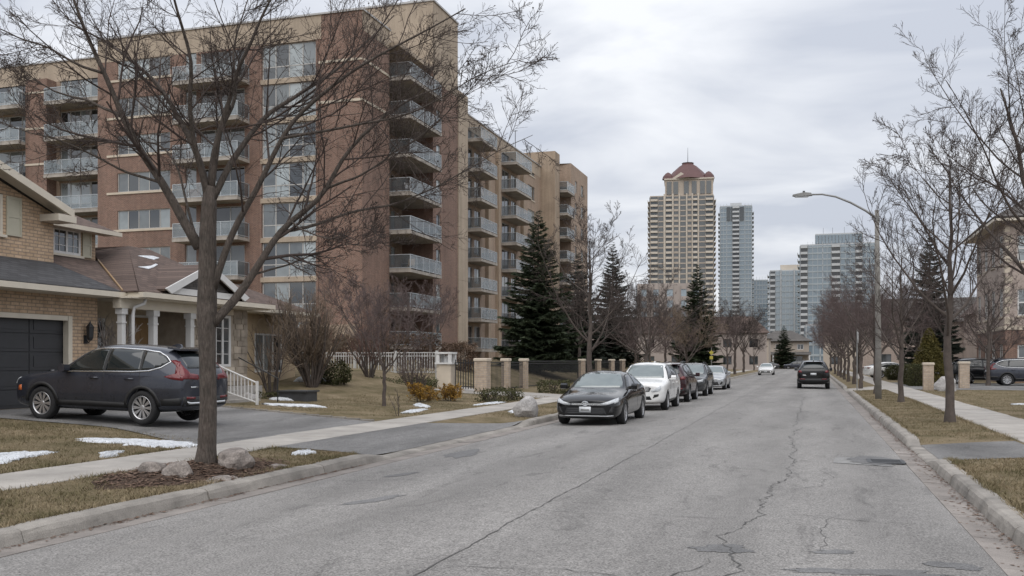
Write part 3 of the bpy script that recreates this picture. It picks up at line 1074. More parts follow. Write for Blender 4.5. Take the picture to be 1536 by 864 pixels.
def rock_mesh(sx, sy, sz, seed, rough=0.18, sub=3, flat=0.0):
    r = random.Random(seed)
    bm = bmesh.new()
    bmesh.ops.create_icosphere(bm, subdivisions=sub, radius=1)
    ds = [(Vector((r.gauss(0, 1), r.gauss(0, 1), r.gauss(0, 1))).normalized(), r.uniform(0.62, 0.95)) for _ in range(16)]
    for w in bm.verts:
        p = w.co.copy()
        for d, h in ds:               # chip the ball with random planes: facets as on field stone
            t = p.dot(d) - h
            if t > 0:
                p -= d * t * 0.85
        p *= 1 + rough * 0.25 * (math.sin(5 * p.x + 3 * p.y + seed) * math.sin(6 * p.z + 2 * p.x))
        p.x *= sx
        p.y *= sy
        p.z *= sz
        p += Vector((r.uniform(-1, 1), r.uniform(-1, 1), r.uniform(-1, 1))) * 0.012 * max(sx, sy, sz)
        w.co = p
    me = bpy.data.meshes.new('rock')
    bm.to_mesh(me)
    bm.free()
    return me


def rock(label, x, y, z, s, seed, mat='rock', cat='rock', name='rock', group=None, rot=0.0):
    o = put(name, rock_mesh(*s, seed), mat)
    o.location = (x, y, z + s[2] * 0.55)
    o.rotation_euler = (0, 0, rot)
    return tag(o, label, cat, group)


rock('round tan fieldstone in front of the near tree, left of the dark one', -8.16, 11.15, 0.14, (0.22, 0.26, 0.17), 3, rot=0.3)
rock('large dark fieldstone leaning against the near tree trunk on its right', -7.95, 12.2, 0.17, (0.30, 0.36, 0.23), 5, rot=0.5)
rock('small grey stone at the left end of the mulch bed', -8.62, 11.2, 0.17, (0.19, 0.22, 0.15), 8, rot=1.0)
rock('flat grey stone lying by the kerb below the near tree', -7.62, 11.35, 0.10, (0.22, 0.36, 0.06), 12, rot=0.2)
rock('flat brown stone at the right end of the mulch bed', -7.7, 12.9, 0.12, (0.14, 0.3, 0.05), 14, rot=0.1)
rock('grey boulder on the verge beside the black sedan', -7.86, 26.6, 0.08, (0.40, 0.36, 0.46), 21, 'pale_rock', 'boulder', 'boulder', rot=0.5)
rock('large grey boulder between the two brick pillars right of the road', 6.7, 54.8, 0.1, (0.62, 0.55, 0.62), 27, 'pale_rock', 'boulder', 'boulder')
rock('pale boulder at the foot of the white porch railing', -16.9, 26.6, 0.35, (0.30, 0.30, 0.30), 31, 'pale_rock', 'boulder', 'boulder')


def snow(label, cx, cy, rx, ry, h, seed, rot=0.0, hf=HL, base=0.0):
    r = random.Random(seed)
    ph = [(r.uniform(0, 6.3), r.uniform(-1, 1)) for _ in range(8)]
    n, rings = 72, 9
    v = []
    for g_ in range(rings + 1):
        k = g_ / rings
        for i in range(n):
            a = 2 * PI * i / n
            e = 1 + sum(0.34 / (j + 1) ** 0.75 * w * math.sin((j + 1) * a + p) for j, (p, w) in enumerate(ph))
            e = max(0.3, e) * (1 + (r.uniform(-.28, .10) if g_ == rings else r.uniform(-.05, .05) if g_ else 0))
            x, y = rx * k * e * math.cos(a), ry * k * e * math.sin(a)
            x, y = cx + x * math.cos(rot) - y * math.sin(rot), cy + x * math.sin(rot) + y * math.cos(rot)
            z = hf(x, y) + base + h * (1 - k ** 3) * (0.75 + 0.35 * math.sin(3 * x + seed) * math.sin(2.3 * y)) + (r.uniform(-.012, .012) if 0 < g_ < rings else 0) - (0.012 if g_ == rings else -0.01)
            v.append((x, y, z))
    q = [(g_ * n + i, g_ * n + (i + 1) % n, (g_ + 1) * n + (i + 1) % n, (g_ + 1) * n + i) for g_ in range(rings) for i in range(n)]
    o = put('snow_patch', np_mesh('snow_patch', v, None, q), 'snow', smooth=True)
    return tag(o, label, 'snow', 'patches of old snow')


snow('long thin snow patch at the left edge, on the lawn before the sidewalk', -11.75, 11.6, 0.30, 1.15, 0.05, 1, 0.22)
snow('broad melting snow patch beside the driveway behind the near tree', -11.4, 14.7, 1.2, 0.5, 0.05, 2, 0.25)
snow('small snow remnant on the verge beside the driveway apron', -8.3, 14.75, 0.16, 0.34, 0.05, 3)
snow('tiny snow scrap on the lawn between the two larger patches', -11.0, 13.3, 0.12, 0.24, 0.03, 4)
snow('tiny snow scrap close to the sidewalk edge left of the near tree', -10.75, 12.9, 0.10, 0.16, 0.05, 5)
snow('wide snow patch on the lawn edge past the driveway', -14.6, 25.6, 1.0, 0.38, 0.07, 6, 0.2)
snow('snow heap under the tall twiggy shrub', -18.8, 34.3, 0.65, 0.5, 0.32, 7)
snow('thin snow line on the lawn beside the small bare tree', -12.2, 29.2, 0.25, 1.0, 0.05, 8, 0.5)
snow('thin snow line along the lawn crossing below the sapling', -11.3, 26.6, 0.16, 1.3, 0.05, 9, 0.12)
snow('broken snow strip beside the sidewalk below the yellow shrub', -10.9, 32.5, 0.16, 1.6, 0.05, 10, -0.05)
snow('snow strip on the verge behind the grey boulder', -8.6, 28.6, 0.3, 0.8, 0.06, 11)
snow('snow by the planter left of the porch steps', -16.3, 27.6, 0.4, 0.25, 0.1, 12)
snow('thin snow strip on the lawn right of the road', 7.5, 38.5, 0.9, 0.12, 0.05, 13, hf=HR)

# ------------------------------------------------------------------ growing things


def norm(a):
    return a / np.maximum(np.linalg.norm(a, axis=-1, keepdims=True), 1e-9)


def tubes(sets):
    """sets of (points (N,P,3), radii (N,P), sides) -> one vertex / quad array"""
    V, Q = [], []
    base = 0
    for pts, rad, n in sets:
        N, P, _ = pts.shape
        t = np.empty_like(pts)
        t[:, 1:-1] = pts[:, 2:] - pts[:, :-2]
        t[:, 0] = pts[:, 1] - pts[:, 0]
        t[:, -1] = pts[:, -1] - pts[:, -2]
        t = norm(t)
        ref = np.where(np.abs(t[:, :1, 2:3]) > 0.9, np.array([1.0, 0, 0]), np.array([0, 0, 1.0]))
        ref = np.repeat(ref, P, 1)
        u = norm(np.cross(t, ref))
        w = np.cross(t, u)
        a = np.arange(n) * 2 * np.pi / n
        ring = pts[:, :, None] + (u[:, :, None] * np.cos(a)[None, None, :, None] + w[:, :, None] * np.sin(a)[None, None, :, None]) * rad[:, :, None, None]
        V.append(ring.reshape(-1, 3))
        i = np.arange(N)[:, None, None] * (P * n) + np.arange(P - 1)[None, :, None] * n
        k = np.arange(n)[None, None, :]
        k2 = (k + 1) % n
        q = np.stack([i + k, i + k2, i + n + k2, i + n + k], -1).reshape(-1, 4) + base
        Q.append(q)
        base += N * P * n
    return np.concatenate(V), np.concatenate(Q)


def walk(rng, start, d, length, P, wig, trop):
    """polylines that wander; trop > 0 bends them up"""
    N = len(start)
    pts = np.empty((N, P, 3))
    pts[:, 0] = start
    d = norm(d)
    st = (length / (P - 1))[:, None]
    for i in range(1, P):
        d = norm(d + rng.normal(0, wig, (N, 3)) + np.array([0, 0, trop]))
        pts[:, i] = pts[:, i - 1] + d * st
    return pts


def shoots(rng, pts, rad, length, K, t0, t1, ang, lf, rf, wig, trop, P, rmin, taper=0.6, tipfade=0.55):
    """K side shoots on every polyline"""
    N, PP, _ = pts.shape
    t = (np.arange(K)[None, :] + rng.uniform(0.1, 0.9, (N, K))) / K
    t = t0 + (t1 - t0) * t
    f = t * (PP - 1)
    i = np.minimum(f.astype(int), PP - 2)
    fr = (f - i)[..., None]
    n = np.arange(N)[:, None]
    s = pts[n, i] * (1 - fr) + pts[n, i + 1] * fr
    tan = norm(pts[n, i + 1] - pts[n, i])
    r = (rad[n, i] * (1 - fr[..., 0]) + rad[n, i + 1] * fr[..., 0])
    q = norm(np.cross(tan, rng.normal(0, 1, (N, K, 3))))
    a = np.radians(rng.uniform(ang[0], ang[1], (N, K)))[..., None]
    d = tan * np.cos(a) + q * np.sin(a)
    L = length[:, None] * lf * (1 - tipfade * t) * rng.uniform(0.6, 1.3, (N, K))
    s, d, L = s.reshape(-1, 3), d.reshape(-1, 3), L.reshape(-1)
    r0 = np.maximum(r.reshape(-1) * rf * rng.uniform(0.75, 1.1, len(L)), rmin)
    p = walk(rng, s, d, L, P, wig, trop)
    rr = r0[:, None] * (1 - (1 - taper) * np.linspace(0, 1, P)[None, :])
    rr = np.maximum(rr, rmin * 0.75)
    return p, rr, L


def resample(poly, P):
    poly = np.array(poly, float)
    d = np.concatenate([[0], np.cumsum(np.linalg.norm(np.diff(poly, axis=0), axis=1))])
    s = np.linspace(0, d[-1], P)
    out = np.stack([np.interp(s, d, poly[:, k]) for k in range(3)], 1)
    sm = out.copy()
    sm[1:-1] = (out[:-2] + 2 * out[1:-1] + out[2:]) / 4
    return sm, d[-1]


def qmesh(name, sets):
    v, q = tubes(sets)
    me = np_mesh(name, v, None, q)
    me.polygons.foreach_set('use_smooth', np.ones(len(me.polygons), bool))
    return me


# -------- the near tree on the verge, its limbs as the photograph shows them (metres: across, away, up)
LIMBS = [
    ([(-0.09, -0.0, 3.37), (-0.31, -0.04, 3.78), (-0.56, -0.09, 4.23), (-0.71, -0.14, 4.5), (-0.9, -0.2, 4.81), (-1.1, -0.26, 5.21), (-1.25, -0.33, 5.69), (-1.43, -0.39, 6.06), (-1.55, -0.46, 6.43), (-1.7, -0.53, 6.86), (-1.82, -0.6, 7.32)], 0.092),
    ([(0.04, 0.0, 4.06), (-0.08, 0.08, 4.54), (-0.23, 0.19, 4.89), (-0.46, 0.31, 5.24), (-0.71, 0.43, 5.69), (-0.96, 0.57, 5.96), (-1.33, 0.7, 6.28), (-1.6, 0.85, 6.48), (-1.88, 0.99, 6.68), (-2.2, 1.15, 6.86), (-2.57, 1.3, 7.03)], 0.07),
    ([(0.03, -0.0, 4.06), (-0.04, -0.12, 4.54), (-0.09, -0.27, 4.81), (-0.11, -0.43, 5.28), (0.02, -0.61, 5.81), (-0.03, -0.8, 6.18), (-0.11, -0.99, 6.56), (-0.13, -1.19, 6.93), (-0.17, -1.4, 7.36)], 0.06),
    ([(0.05, 0.0, 4.15), (0.08, 0.05, 4.54), (0.1, 0.12, 4.83), (0.17, 0.19, 5.24), (0.36, 0.26, 5.44), (0.32, 0.35, 5.78), (0.27, 0.43, 6.18), (0.24, 0.52, 6.48), (0.32, 0.61, 6.79), (0.42, 0.7, 7.22)], 0.058),
    ([(0.08, -0.0, 4.2), (0.14, -0.07, 4.54), (0.22, -0.17, 4.83), (0.41, -0.28, 5.39), (0.55, -0.39, 5.71), (0.69, -0.51, 5.96), (0.99, -0.64, 6.48), (1.26, -0.77, 6.88), (1.44, -0.9, 7.27)], 0.062),
    ([(0.1, 0.0, 4.06), (0.24, 0.11, 4.42), (0.41, 0.26, 4.86), (0.64, 0.43, 5.24), (0.88, 0.6, 5.53), (1.14, 0.79, 5.78), (1.66, 0.98, 6.17), (1.98, 1.18, 6.57), (2.28, 1.39, 6.93), (2.51, 1.6, 7.27)], 0.065),
    ([(0.10, -0.0, 2.75), (0.27, -0.03, 3.28), (0.47, -0.06, 3.75), (0.86, -0.09, 4.33), (0.94, -0.13, 4.55), (1.14, -0.17, 4.97), (1.55, -0.22, 5.4), (2.03, -0.26, 5.76), (2.56, -0.31, 6.05), (3.18, -0.35, 6.36), (3.75, -0.4, 6.64)], 0.068),
    ([(0.08, 0.0, 2.25), (0.35, 0.03, 2.58), (0.49, 0.06, 2.70), (0.69, 0.09, 3.02), (0.94, 0.13, 3.53), (1.19, 0.17, 3.8), (1.51, 0.22, 4.0), (1.69, 0.26, 4.23), (1.78, 0.31, 4.53), (1.98, 0.35, 4.82), (2.41, 0.4, 5.28), (2.8, 0.45, 5.59), (3.37, 0.5, 5.83)], 0.085),
    ([(0.94, 0.0, 3.53), (1.55, 0.12, 3.72), (2.03, 0.27, 3.96), (2.56, 0.43, 4.06), (3.18, 0.61, 4.35), (3.75, 0.8, 4.68), (4.19, 1.0, 5.02), (4.71, 1.2, 5.3)], 0.032),
    ([(1.14, -0.0, 4.97), (1.84, -0.17, 4.97), (2.41, -0.4, 5.02), (2.99, -0.65, 5.06), (3.56, -0.92, 5.26), (4.04, -1.21, 5.5), (4.62, -1.5, 5.59)], 0.028),
    ([(-0.56, -0.0, 4.23), (-0.89, -0.12, 4.36), (-1.23, -0.27, 4.49), (-1.51, -0.44, 4.65), (-1.9, -0.61, 4.78), (-2.28, -0.8, 4.87), (-2.76, -1.0, 5.06)], 0.026),
    ([(-1.1, 0.0, 5.21), (-1.42, 0.09, 5.35), (-1.7, 0.21, 5.5), (-2.09, 0.35, 5.59), (-2.47, 0.49, 5.78), (-2.85, 0.64, 6.07), (-3.24, 0.8, 6.17)], 0.03),
    ([(-1.25, -0.0, 5.69), (-1.61, -0.09, 5.83), (-1.99, -0.2, 6.07), (-2.38, -0.33, 6.17), (-2.76, -0.46, 6.36), (-3.14, -0.6, 6.55)], 0.026),
    ([(-0.08, 0.0, 3.37), (-0.31, 0.15, 3.96), (-0.44, 0.34, 4.35), (-0.65, 0.55, 4.78), (-0.99, 0.78, 5.06), (-1.32, 1.02, 5.11), (-1.8, 1.27, 5.21), (-2.28, 1.53, 5.16), (-2.76, 1.8, 5.02)], 0.03),
    ([(1.19, -0.0, 3.8), (1.36, -0.19, 3.63), (1.84, -0.44, 3.46), (2.27, -0.71, 3.56), (2.61, -1.0, 3.63)], 0.02),
    ([(1.69, -0.0, 4.23), (2.22, -0.19, 4.42), (2.7, -0.43, 4.68), (3.28, -0.7, 4.97), (3.75, -0.99, 5.35), (4.09, -1.3, 5.59)], 0.024),
    ([(0.69, 0.0, 3.02), (1.07, 0.28, 3.15), (1.46, 0.65, 3.37), (1.84, 1.06, 3.56), (2.41, 1.5, 3.63)], 0.02),
]


def near_tree():
    rng = np.random.default_rng(5)
    root = thing('street_tree', 'bare spreading tree in the left foreground with rocks at its foot', 'tree', (TX, TY, 0.2), R(YAW))
    trunk = [(-0.02, 0, -0.1), (0.0, 0, 0.06), (0.02, 0, 0.3), (0.04, 0.0, 0.9), (0.03, 0, 1.5), (0.02, 0, 1.95), (0.02, 0, 2.3), (0.03, 0, 2.8), (0.03, 0, 3.3), (0.05, 0, 3.75), (0.06, 0, 4.05)]
    tr = [0.215, 0.165, 0.132, 0.119, 0.116, 0.124, 0.140, 0.128, 0.120, 0.108, 0.08]
    m = MB()
    m.tube(trunk, tr, 14)
    lim_p, lim_r, lim_l = [], [], []
    P = 22
    done = []
    for k, (pts, r0) in enumerate(LIMBS):
        pts = [(x, y, z - 0.2) for x, y, z in pts]
        if k >= 8:                       # a fork: starts on the limb it leaves
            s = pts[0]
            best = min((q for d in done for q in d), key=lambda q: (q[0] - s[0]) ** 2 + (q[2] - s[2]) ** 2)
            pts = [(x, y + best[1], z) for x, y, z in pts]
            pts[0] = tuple(best)
        p, L = resample(pts, P)
        done.append([tuple(q) for q in p])
        rr = 0.86 * r0 * (1 - 0.86 * np.linspace(0, 1, P) ** 0.75)
        p = p + np.concatenate([np.zeros((2, 3)), rng.normal(0, 0.010, (P - 2, 3))])
        p[1:-1] = (p[:-2] + 2 * p[1:-1] + p[2:]) / 4
        lim_p.append(p)
        lim_r.append(rr)
        lim_l.append(L)
        m.tube([tuple(q) for q in p], list(rr), 9 if r0 > 0.05 else 6)
    bark = m.build('trunk', 'bark_near', root, smooth=True)
    lp, lr, ll = np.array(lim_p), np.array(lim_r), np.array(lim_l)
    b1 = shoots(rng, lp, lr, ll, 12, 0.2, 0.99, (30, 66), 0.42, 0.5, 0.085, 0.05, 8, 0.0055, 0.4)
    b2 = shoots(rng, *b1, 8, 0.12, 0.99, (26, 56), 0.52, 0.6, 0.10, 0.05, 6, 0.0036, 0.5)
    b3 = shoots(rng, *b2, 5, 0.15, 1.0, (26, 56), 0.6, 0.62, 0.10, 0.05, 4, 0.0028, 0.6)
    b4 = shoots(rng, *b3, 3, 0.15, 1.0, (26, 56), 0.7, 0.7, 0.11, 0.05, 3, 0.0024, 0.7)
    me = qmesh('crown', [(b1[0], b1[1], 5), (b2[0], b2[1], 4), (b3[0], b3[1], 3), (b4[0], b4[1], 3)])
    cr = put('crown', me, 'twig_near', root)
    # seed heads and buds left on the twig ends
    ends = b4[0][:, -1]
    sel = rng.choice(len(ends), 420, replace=False)
    bud = MB()
    for e in ends[sel]:
        s = rng.uniform(0.006, 0.013)
        bud.add([e + np.array(o) * s for o in ((1, 0, 0), (-1, 0, 0), (0, 1, 0), (0, -1, 0), (0, 0, 1), (0, 0, -1.4))],
                [(0, 2, 4), (2, 1, 4), (1, 3, 4), (3, 0, 4), (2, 0, 5), (1, 2, 5), (3, 1, 5), (0, 3, 5)])
    o = bud.build('seed_heads', 'twig_near', cr)
    o['kind'] = 'stuff'
    return root


near_tree()


# -------- other bare trees: a few shapes, each planted several times
def bare_tree_mesh(seed, H=8.0, trunk_h=2.2, r0=0.16, limbs=7, spread=42, lean=(0, 0), dens=1.0, rmin=0.006, leader=True, updraw=0.06):
    rng = np.random.default_rng(seed)
    P = 12
    top = np.array([lean[0], lean[1], H * 0.8])
    if leader:
        tp = np.array([[0, 0, -0.25], [0, 0, 0.15], [0, 0, trunk_h * 0.5], [lean[0] * .2, lean[1] * .2, trunk_h], [lean[0] * .5, lean[1] * .5, H * 0.5], top])
        trad_x, trad = [0, 0.04, 0.1, 0.3, 0.6, 1.0], [1.6, 1.12, 0.95, 0.85, 0.5, 0.12]
    else:
        tp = np.array([[0, 0, -0.25], [0, 0, 0.15], [0, 0, trunk_h * 0.5], [lean[0] * .2, lean[1] * .2, trunk_h], [lean[0] * .3, lean[1] * .3, trunk_h * 1.25]])
        trad_x, trad = [0, 0.08, 0.2, 0.7, 1.0], [1.6, 1.12, 0.95, 0.9, 0.6]
    tp, L = resample(tp, P)
    tp[2:-1, :2] += rng.normal(0, 0.03 * H / 8, (P - 3, 2))
    tr = r0 * np.interp(np.linspace(0, 1, P), trad_x, trad)
    tf = trunk_h / (H * 0.8 if leader else trunk_h * 1.25)
    K = limbs
    t = np.linspace(tf, 0.93 if leader else 1.0, K) + rng.uniform(-.02, .02, K)
    f = np.clip(t, 0, 0.99) * (P - 1)
    i = np.minimum(f.astype(int), P - 2)
    s = tp[i] + (tp[i + 1] - tp[i]) * (f - i)[:, None]
    az = np.arange(K) * 2.4 + rng.uniform(-.5, .5, K)
    el = np.radians(np.clip(rng.normal(90 - spread, 9, K), 20, 80))
    d = np.stack([np.cos(az) * np.cos(el), np.sin(az) * np.cos(el), np.sin(el)], 1)
    Ln = (H - s[:, 2]) * rng.uniform(0.72, 0.98, K) if not leader else (H * 0.62) * (1.12 - 0.75 * t) * rng.uniform(0.85, 1.2, K)
    lp = walk(rng, s, d, Ln, P, 0.07, updraw)
    lr = (np.interp(t, np.linspace(0, 1, P), tr) * 0.52)[:, None] * (1 - 0.85 * np.linspace(0, 1, P)[None, :] ** 0.8)
    lr = np.maximum(lr, rmin)
    trunk_sets = [(tp[None], tr[None], 9), (lp, lr, 6)]
    allp, allr, alll = lp, lr, Ln
    if leader:
        allp = np.concatenate([lp, tp[None]])
        allr = np.concatenate([lr, tr[None] * 0.8])
        alll = np.concatenate([Ln, [H * 0.6]])
    b1 = shoots(rng, allp, allr, alll, int(9 * dens), 0.3, 0.98, (30, 60), 0.42, 0.55, 0.10, 0.05, 7, rmin * 1.2, 0.4)
    b2 = shoots(rng, *b1, int(7 * dens), 0.15, 0.98, (26, 54), 0.52, 0.6, 0.09, 0.06, 5, rmin, 0.5)
    b3 = shoots(rng, *b2, int(6 * dens), 0.15, 1.0, (25, 54), 0.6, 0.65, 0.10, 0.06, 4, rmin * 0.8, 0.6)
    tm = qmesh('trunk', trunk_sets)
    cm = qmesh('crown', [(b1[0], b1[1], 4), (b2[0], b2[1], 3), (b3[0], b3[1], 3)])
    return tm, cm


VAR = {}


def tree_var(key, **kw):
    VAR[key] = bare_tree_mesh(**kw)


tree_var('vase1', seed=21, H=8, trunk_h=2.2, r0=0.145, limbs=8, spread=38, leader=False, dens=1.35)
tree_var('vase2', seed=22, H=8, trunk_h=2.0, r0=0.14, limbs=8, spread=46, leader=False, dens=1.35)
tree_var('lead1', seed=23, H=8, trunk_h=2.2, r0=0.128, limbs=13, spread=52, dens=1.12)
tree_var('lead2', seed=24, H=8, trunk_h=2.0, r0=0.125, limbs=12, spread=46, dens=1.12)
tree_var('small', seed=25, H=8, trunk_h=1.9, r0=0.13, limbs=8, spread=48, leader=False, dens=1.2, rmin=0.010)


def plant_tree(key, label, x, y, z, h, rot, mats=('bark', 'twig'), group=None, name='bare_tree', wide=1.0):
    root = thing(name, label, 'tree', (x, y, z), rot, group)
    k = h / 8.0
    for nm, me, mt in (('trunk', VAR[key][0], mats[0]), ('crown', VAR[key][1], mats[1])):
        o = put(nm, me, mt, root)
        o.scale = (k * wide, k * wide, k)
    return root


# right verge, near to far
GR = 'street trees along the right verge'
rows = [
    ('lead1', 'nearest bare tree on the right verge, with a heavy limb forking to the right', 3.42, 27.2, 8.5, 4.3, 0.86),
    ('lead2', 'second bare tree on the right verge, slim trunk just past the lamp post', 3.3, 40.0, 7.2, 2.1, 0.95),
    ('vase1', 'bare tree whose trunk stands right behind the lamp post', 2.95, 49.5, 6.6, 4.0, 1.0),
    ('vase2', 'bare tree beside the pale sign, third past the lamp post on the right verge', 2.8, 61.0, 7.2, 1.0, 1.0),
    ('vase1', 'fourth bare tree past the lamp post on the right verge', 2.8, 70.0, 7.0, 2.4, 1.0),
    ('lead2', 'fifth bare tree past the lamp post on the right verge', 2.7, 78.0, 6.8, 3.1, 1.1),
    ('vase2', 'sixth bare tree past the lamp post on the right verge', 2.7, 87.0, 7.2, 5.1, 1.0),
    ('vase1', 'seventh bare tree past the lamp post on the right verge', 2.7, 97.0, 7.4, 0.3, 1.0),
    ('lead1', 'eighth bare tree past the lamp post on the right verge', 2.7, 108.0, 7.2, 2.0, 1.1),
    ('vase2', 'ninth bare tree past the lamp post on the right verge', 2.7, 122.0, 7.6, 3.6, 1.0),
    ('vase1', 'farthest bare tree on the right verge near the street end', 2.7, 150.0, 8.0, 4.4, 1.0),
]
for k, (key, lab, x, y, h, rot, w) in enumerate(rows):
    plant_tree(key, lab, x, y, HR(x, y), h, rot, ('bark', 'twig' if k < 2 else 'twig_purple'), GR, 'street_tree', w)

# the big tree whose trunk is just outside the right edge, leaning in
VAR['lean'] = bare_tree_mesh(31, H=11.5, trunk_h=3.0, r0=0.17, limbs=14, spread=50, lean=(-1.6, 0.4), dens=1.12)
t = thing('bare_tree', 'tall bare tree leaning into the picture at the right edge', 'tree', (6.7, 30.0, 0.17), R(YAW))
put('trunk', VAR['lean'][0], 'bark', t)
put('crown', VAR['lean'][1], 'twig', t)

# left verge and the grounds of the apartment house
GL = 'street trees along the left verge'
for key, lab, x, y, h, rot, mt in [
    ('lead2', 'tall bare tree behind the black sedan, in front of the dark spruces', -9.0, 40.2, 8.3, 1.2, 'twig'),
    ('vase2', 'bare tree behind the white parked car on the left verge', -8.8, 54.0, 7.2, 3.2, 'twig'),
    ('small', 'pale slim bare tree in front of the tall lone spruce', -8.8, 72.0, 6.2, 0.2, 'twig_tan'),
    ('lead1', 'bare tree with reddish stem left of the far white car', -8.3, 102.0, 6.6, 2.2, 'twig_purple'),
    ('vase1', 'wide-crowned bare tree nearest the far white car on the left verge', -8.4, 114.0, 9.2, 0.9, 'twig'),
    ('vase1', 'last wide-crowned bare tree on the left verge before the street end', -8.6, 132.0, 9.4, 2.9, 'twig'),
    ('small', 'small bare tree at the far end of the left verge', -8.8, 160.0, 7.0, 2.9, 'twig'),
]:
    plant_tree(key, lab, x, y, HL(x, y), h, rot, ('bark', mt), GL, 'street_tree')
GB = 'bare trees in the grounds left of the road'
for key, lab, x, y, h, rot, mt, w in [
    ('small', 'small purple-twigged ornamental tree on the lawn before the white picket fence', -12.9, 28.0, 4.3, 0.6, 'twig_purple', 0.9),
    ('small', 'ornamental bare tree against the brick wall right of the stucco gable', -20.5, 42.0, 5.2, 2.0, 'twig_purple', 1.1),
    ('small', 'ornamental bare tree beside the brown hedge against the red brick corner', -19.0, 47.0, 5.0, 3.3, 'twig_purple', 1.0),
    ('vase1', 'grey bare tree between the big spruce and the second pair of spruces', -15.5, 66.0, 7.6, 1.4, 'twig', 0.9),
    ('vase2', 'bare tree just right of the pair of dark spruces', -14.0, 80.0, 7.6, 5.2, 'twig', 1.0),
    ('small', 'low purple-twigged tree behind the dark red parked car', -12.5, 73.0, 5.0, 0.1, 'twig_purple', 1.1),
    ('lead1', 'bare tree left of the lone spruce', -15.5, 97.0, 9.0, 4.2, 'twig_purple', 1.0),
    ('small', 'low purple-twigged tree at the foot of the lone spruce', -12.0, 92.0, 5.0, 4.6, 'twig_purple', 1.1),
    ('vase1', 'bare tree right of the lone spruce under the glass tower', -14.5, 134.0, 9.2, 3.0, 'twig_purple', 1.0),
    ('vase2', 'bare tree in the gap between the lone spruce and the street', -17.0, 118.0, 9.0, 0.4, 'twig_purple', 1.0),
]:
    plant_tree(key, lab, x, y, HL(x, y), h, rot, ('bark', mt), GB, 'bare_tree', w)
GD = 'bare trees behind the right verge'
for key, lab, x, y, h, rot, mt, w in [
    ('vase1', 'reddish bare tree right of the lamp post behind the hedges', 7.2, 74.0, 7.4, 0.6, 'twig_purple', 1.1),
    ('small', 'low reddish bare tree above the clipped hedges right of the road', 7.5, 88.0, 6.2, 1.6, 'twig_purple', 1.2),
    ('vase2', 'reddish bare tree left of the spruce right of the road', 9.5, 97.0, 8.0, 2.6, 'twig_purple', 1.1),
    ('small', 'low reddish bare tree far behind the hedges right of the road', 6.8, 112.0, 6.6, 3.6, 'twig_purple', 1.2),
    ('vase1', 'tall bare tree before the wide glass block', 5.5, 128.0, 11.5, 4.6, 'twig', 1.0),
    ('vase2', 'bare tree behind the right verge near the street end', 7.5, 165.0, 10.0, 5.6, 'twig_purple', 1.0),
    ('small', 'low bare tree in front of the brick townhouse', 12.0, 71.5, 5.5, 2.2, 'twig_purple', 1.1),
    ('lead2', 'bare tree between the cedar and the brick townhouse', 10.6, 66.8, 8.0, 1.2, 'twig', 1.0),
]:
    plant_tree(key, lab, x, y, HR(x, y), h, rot, ('bark', mt), GD, 'bare_tree', w)


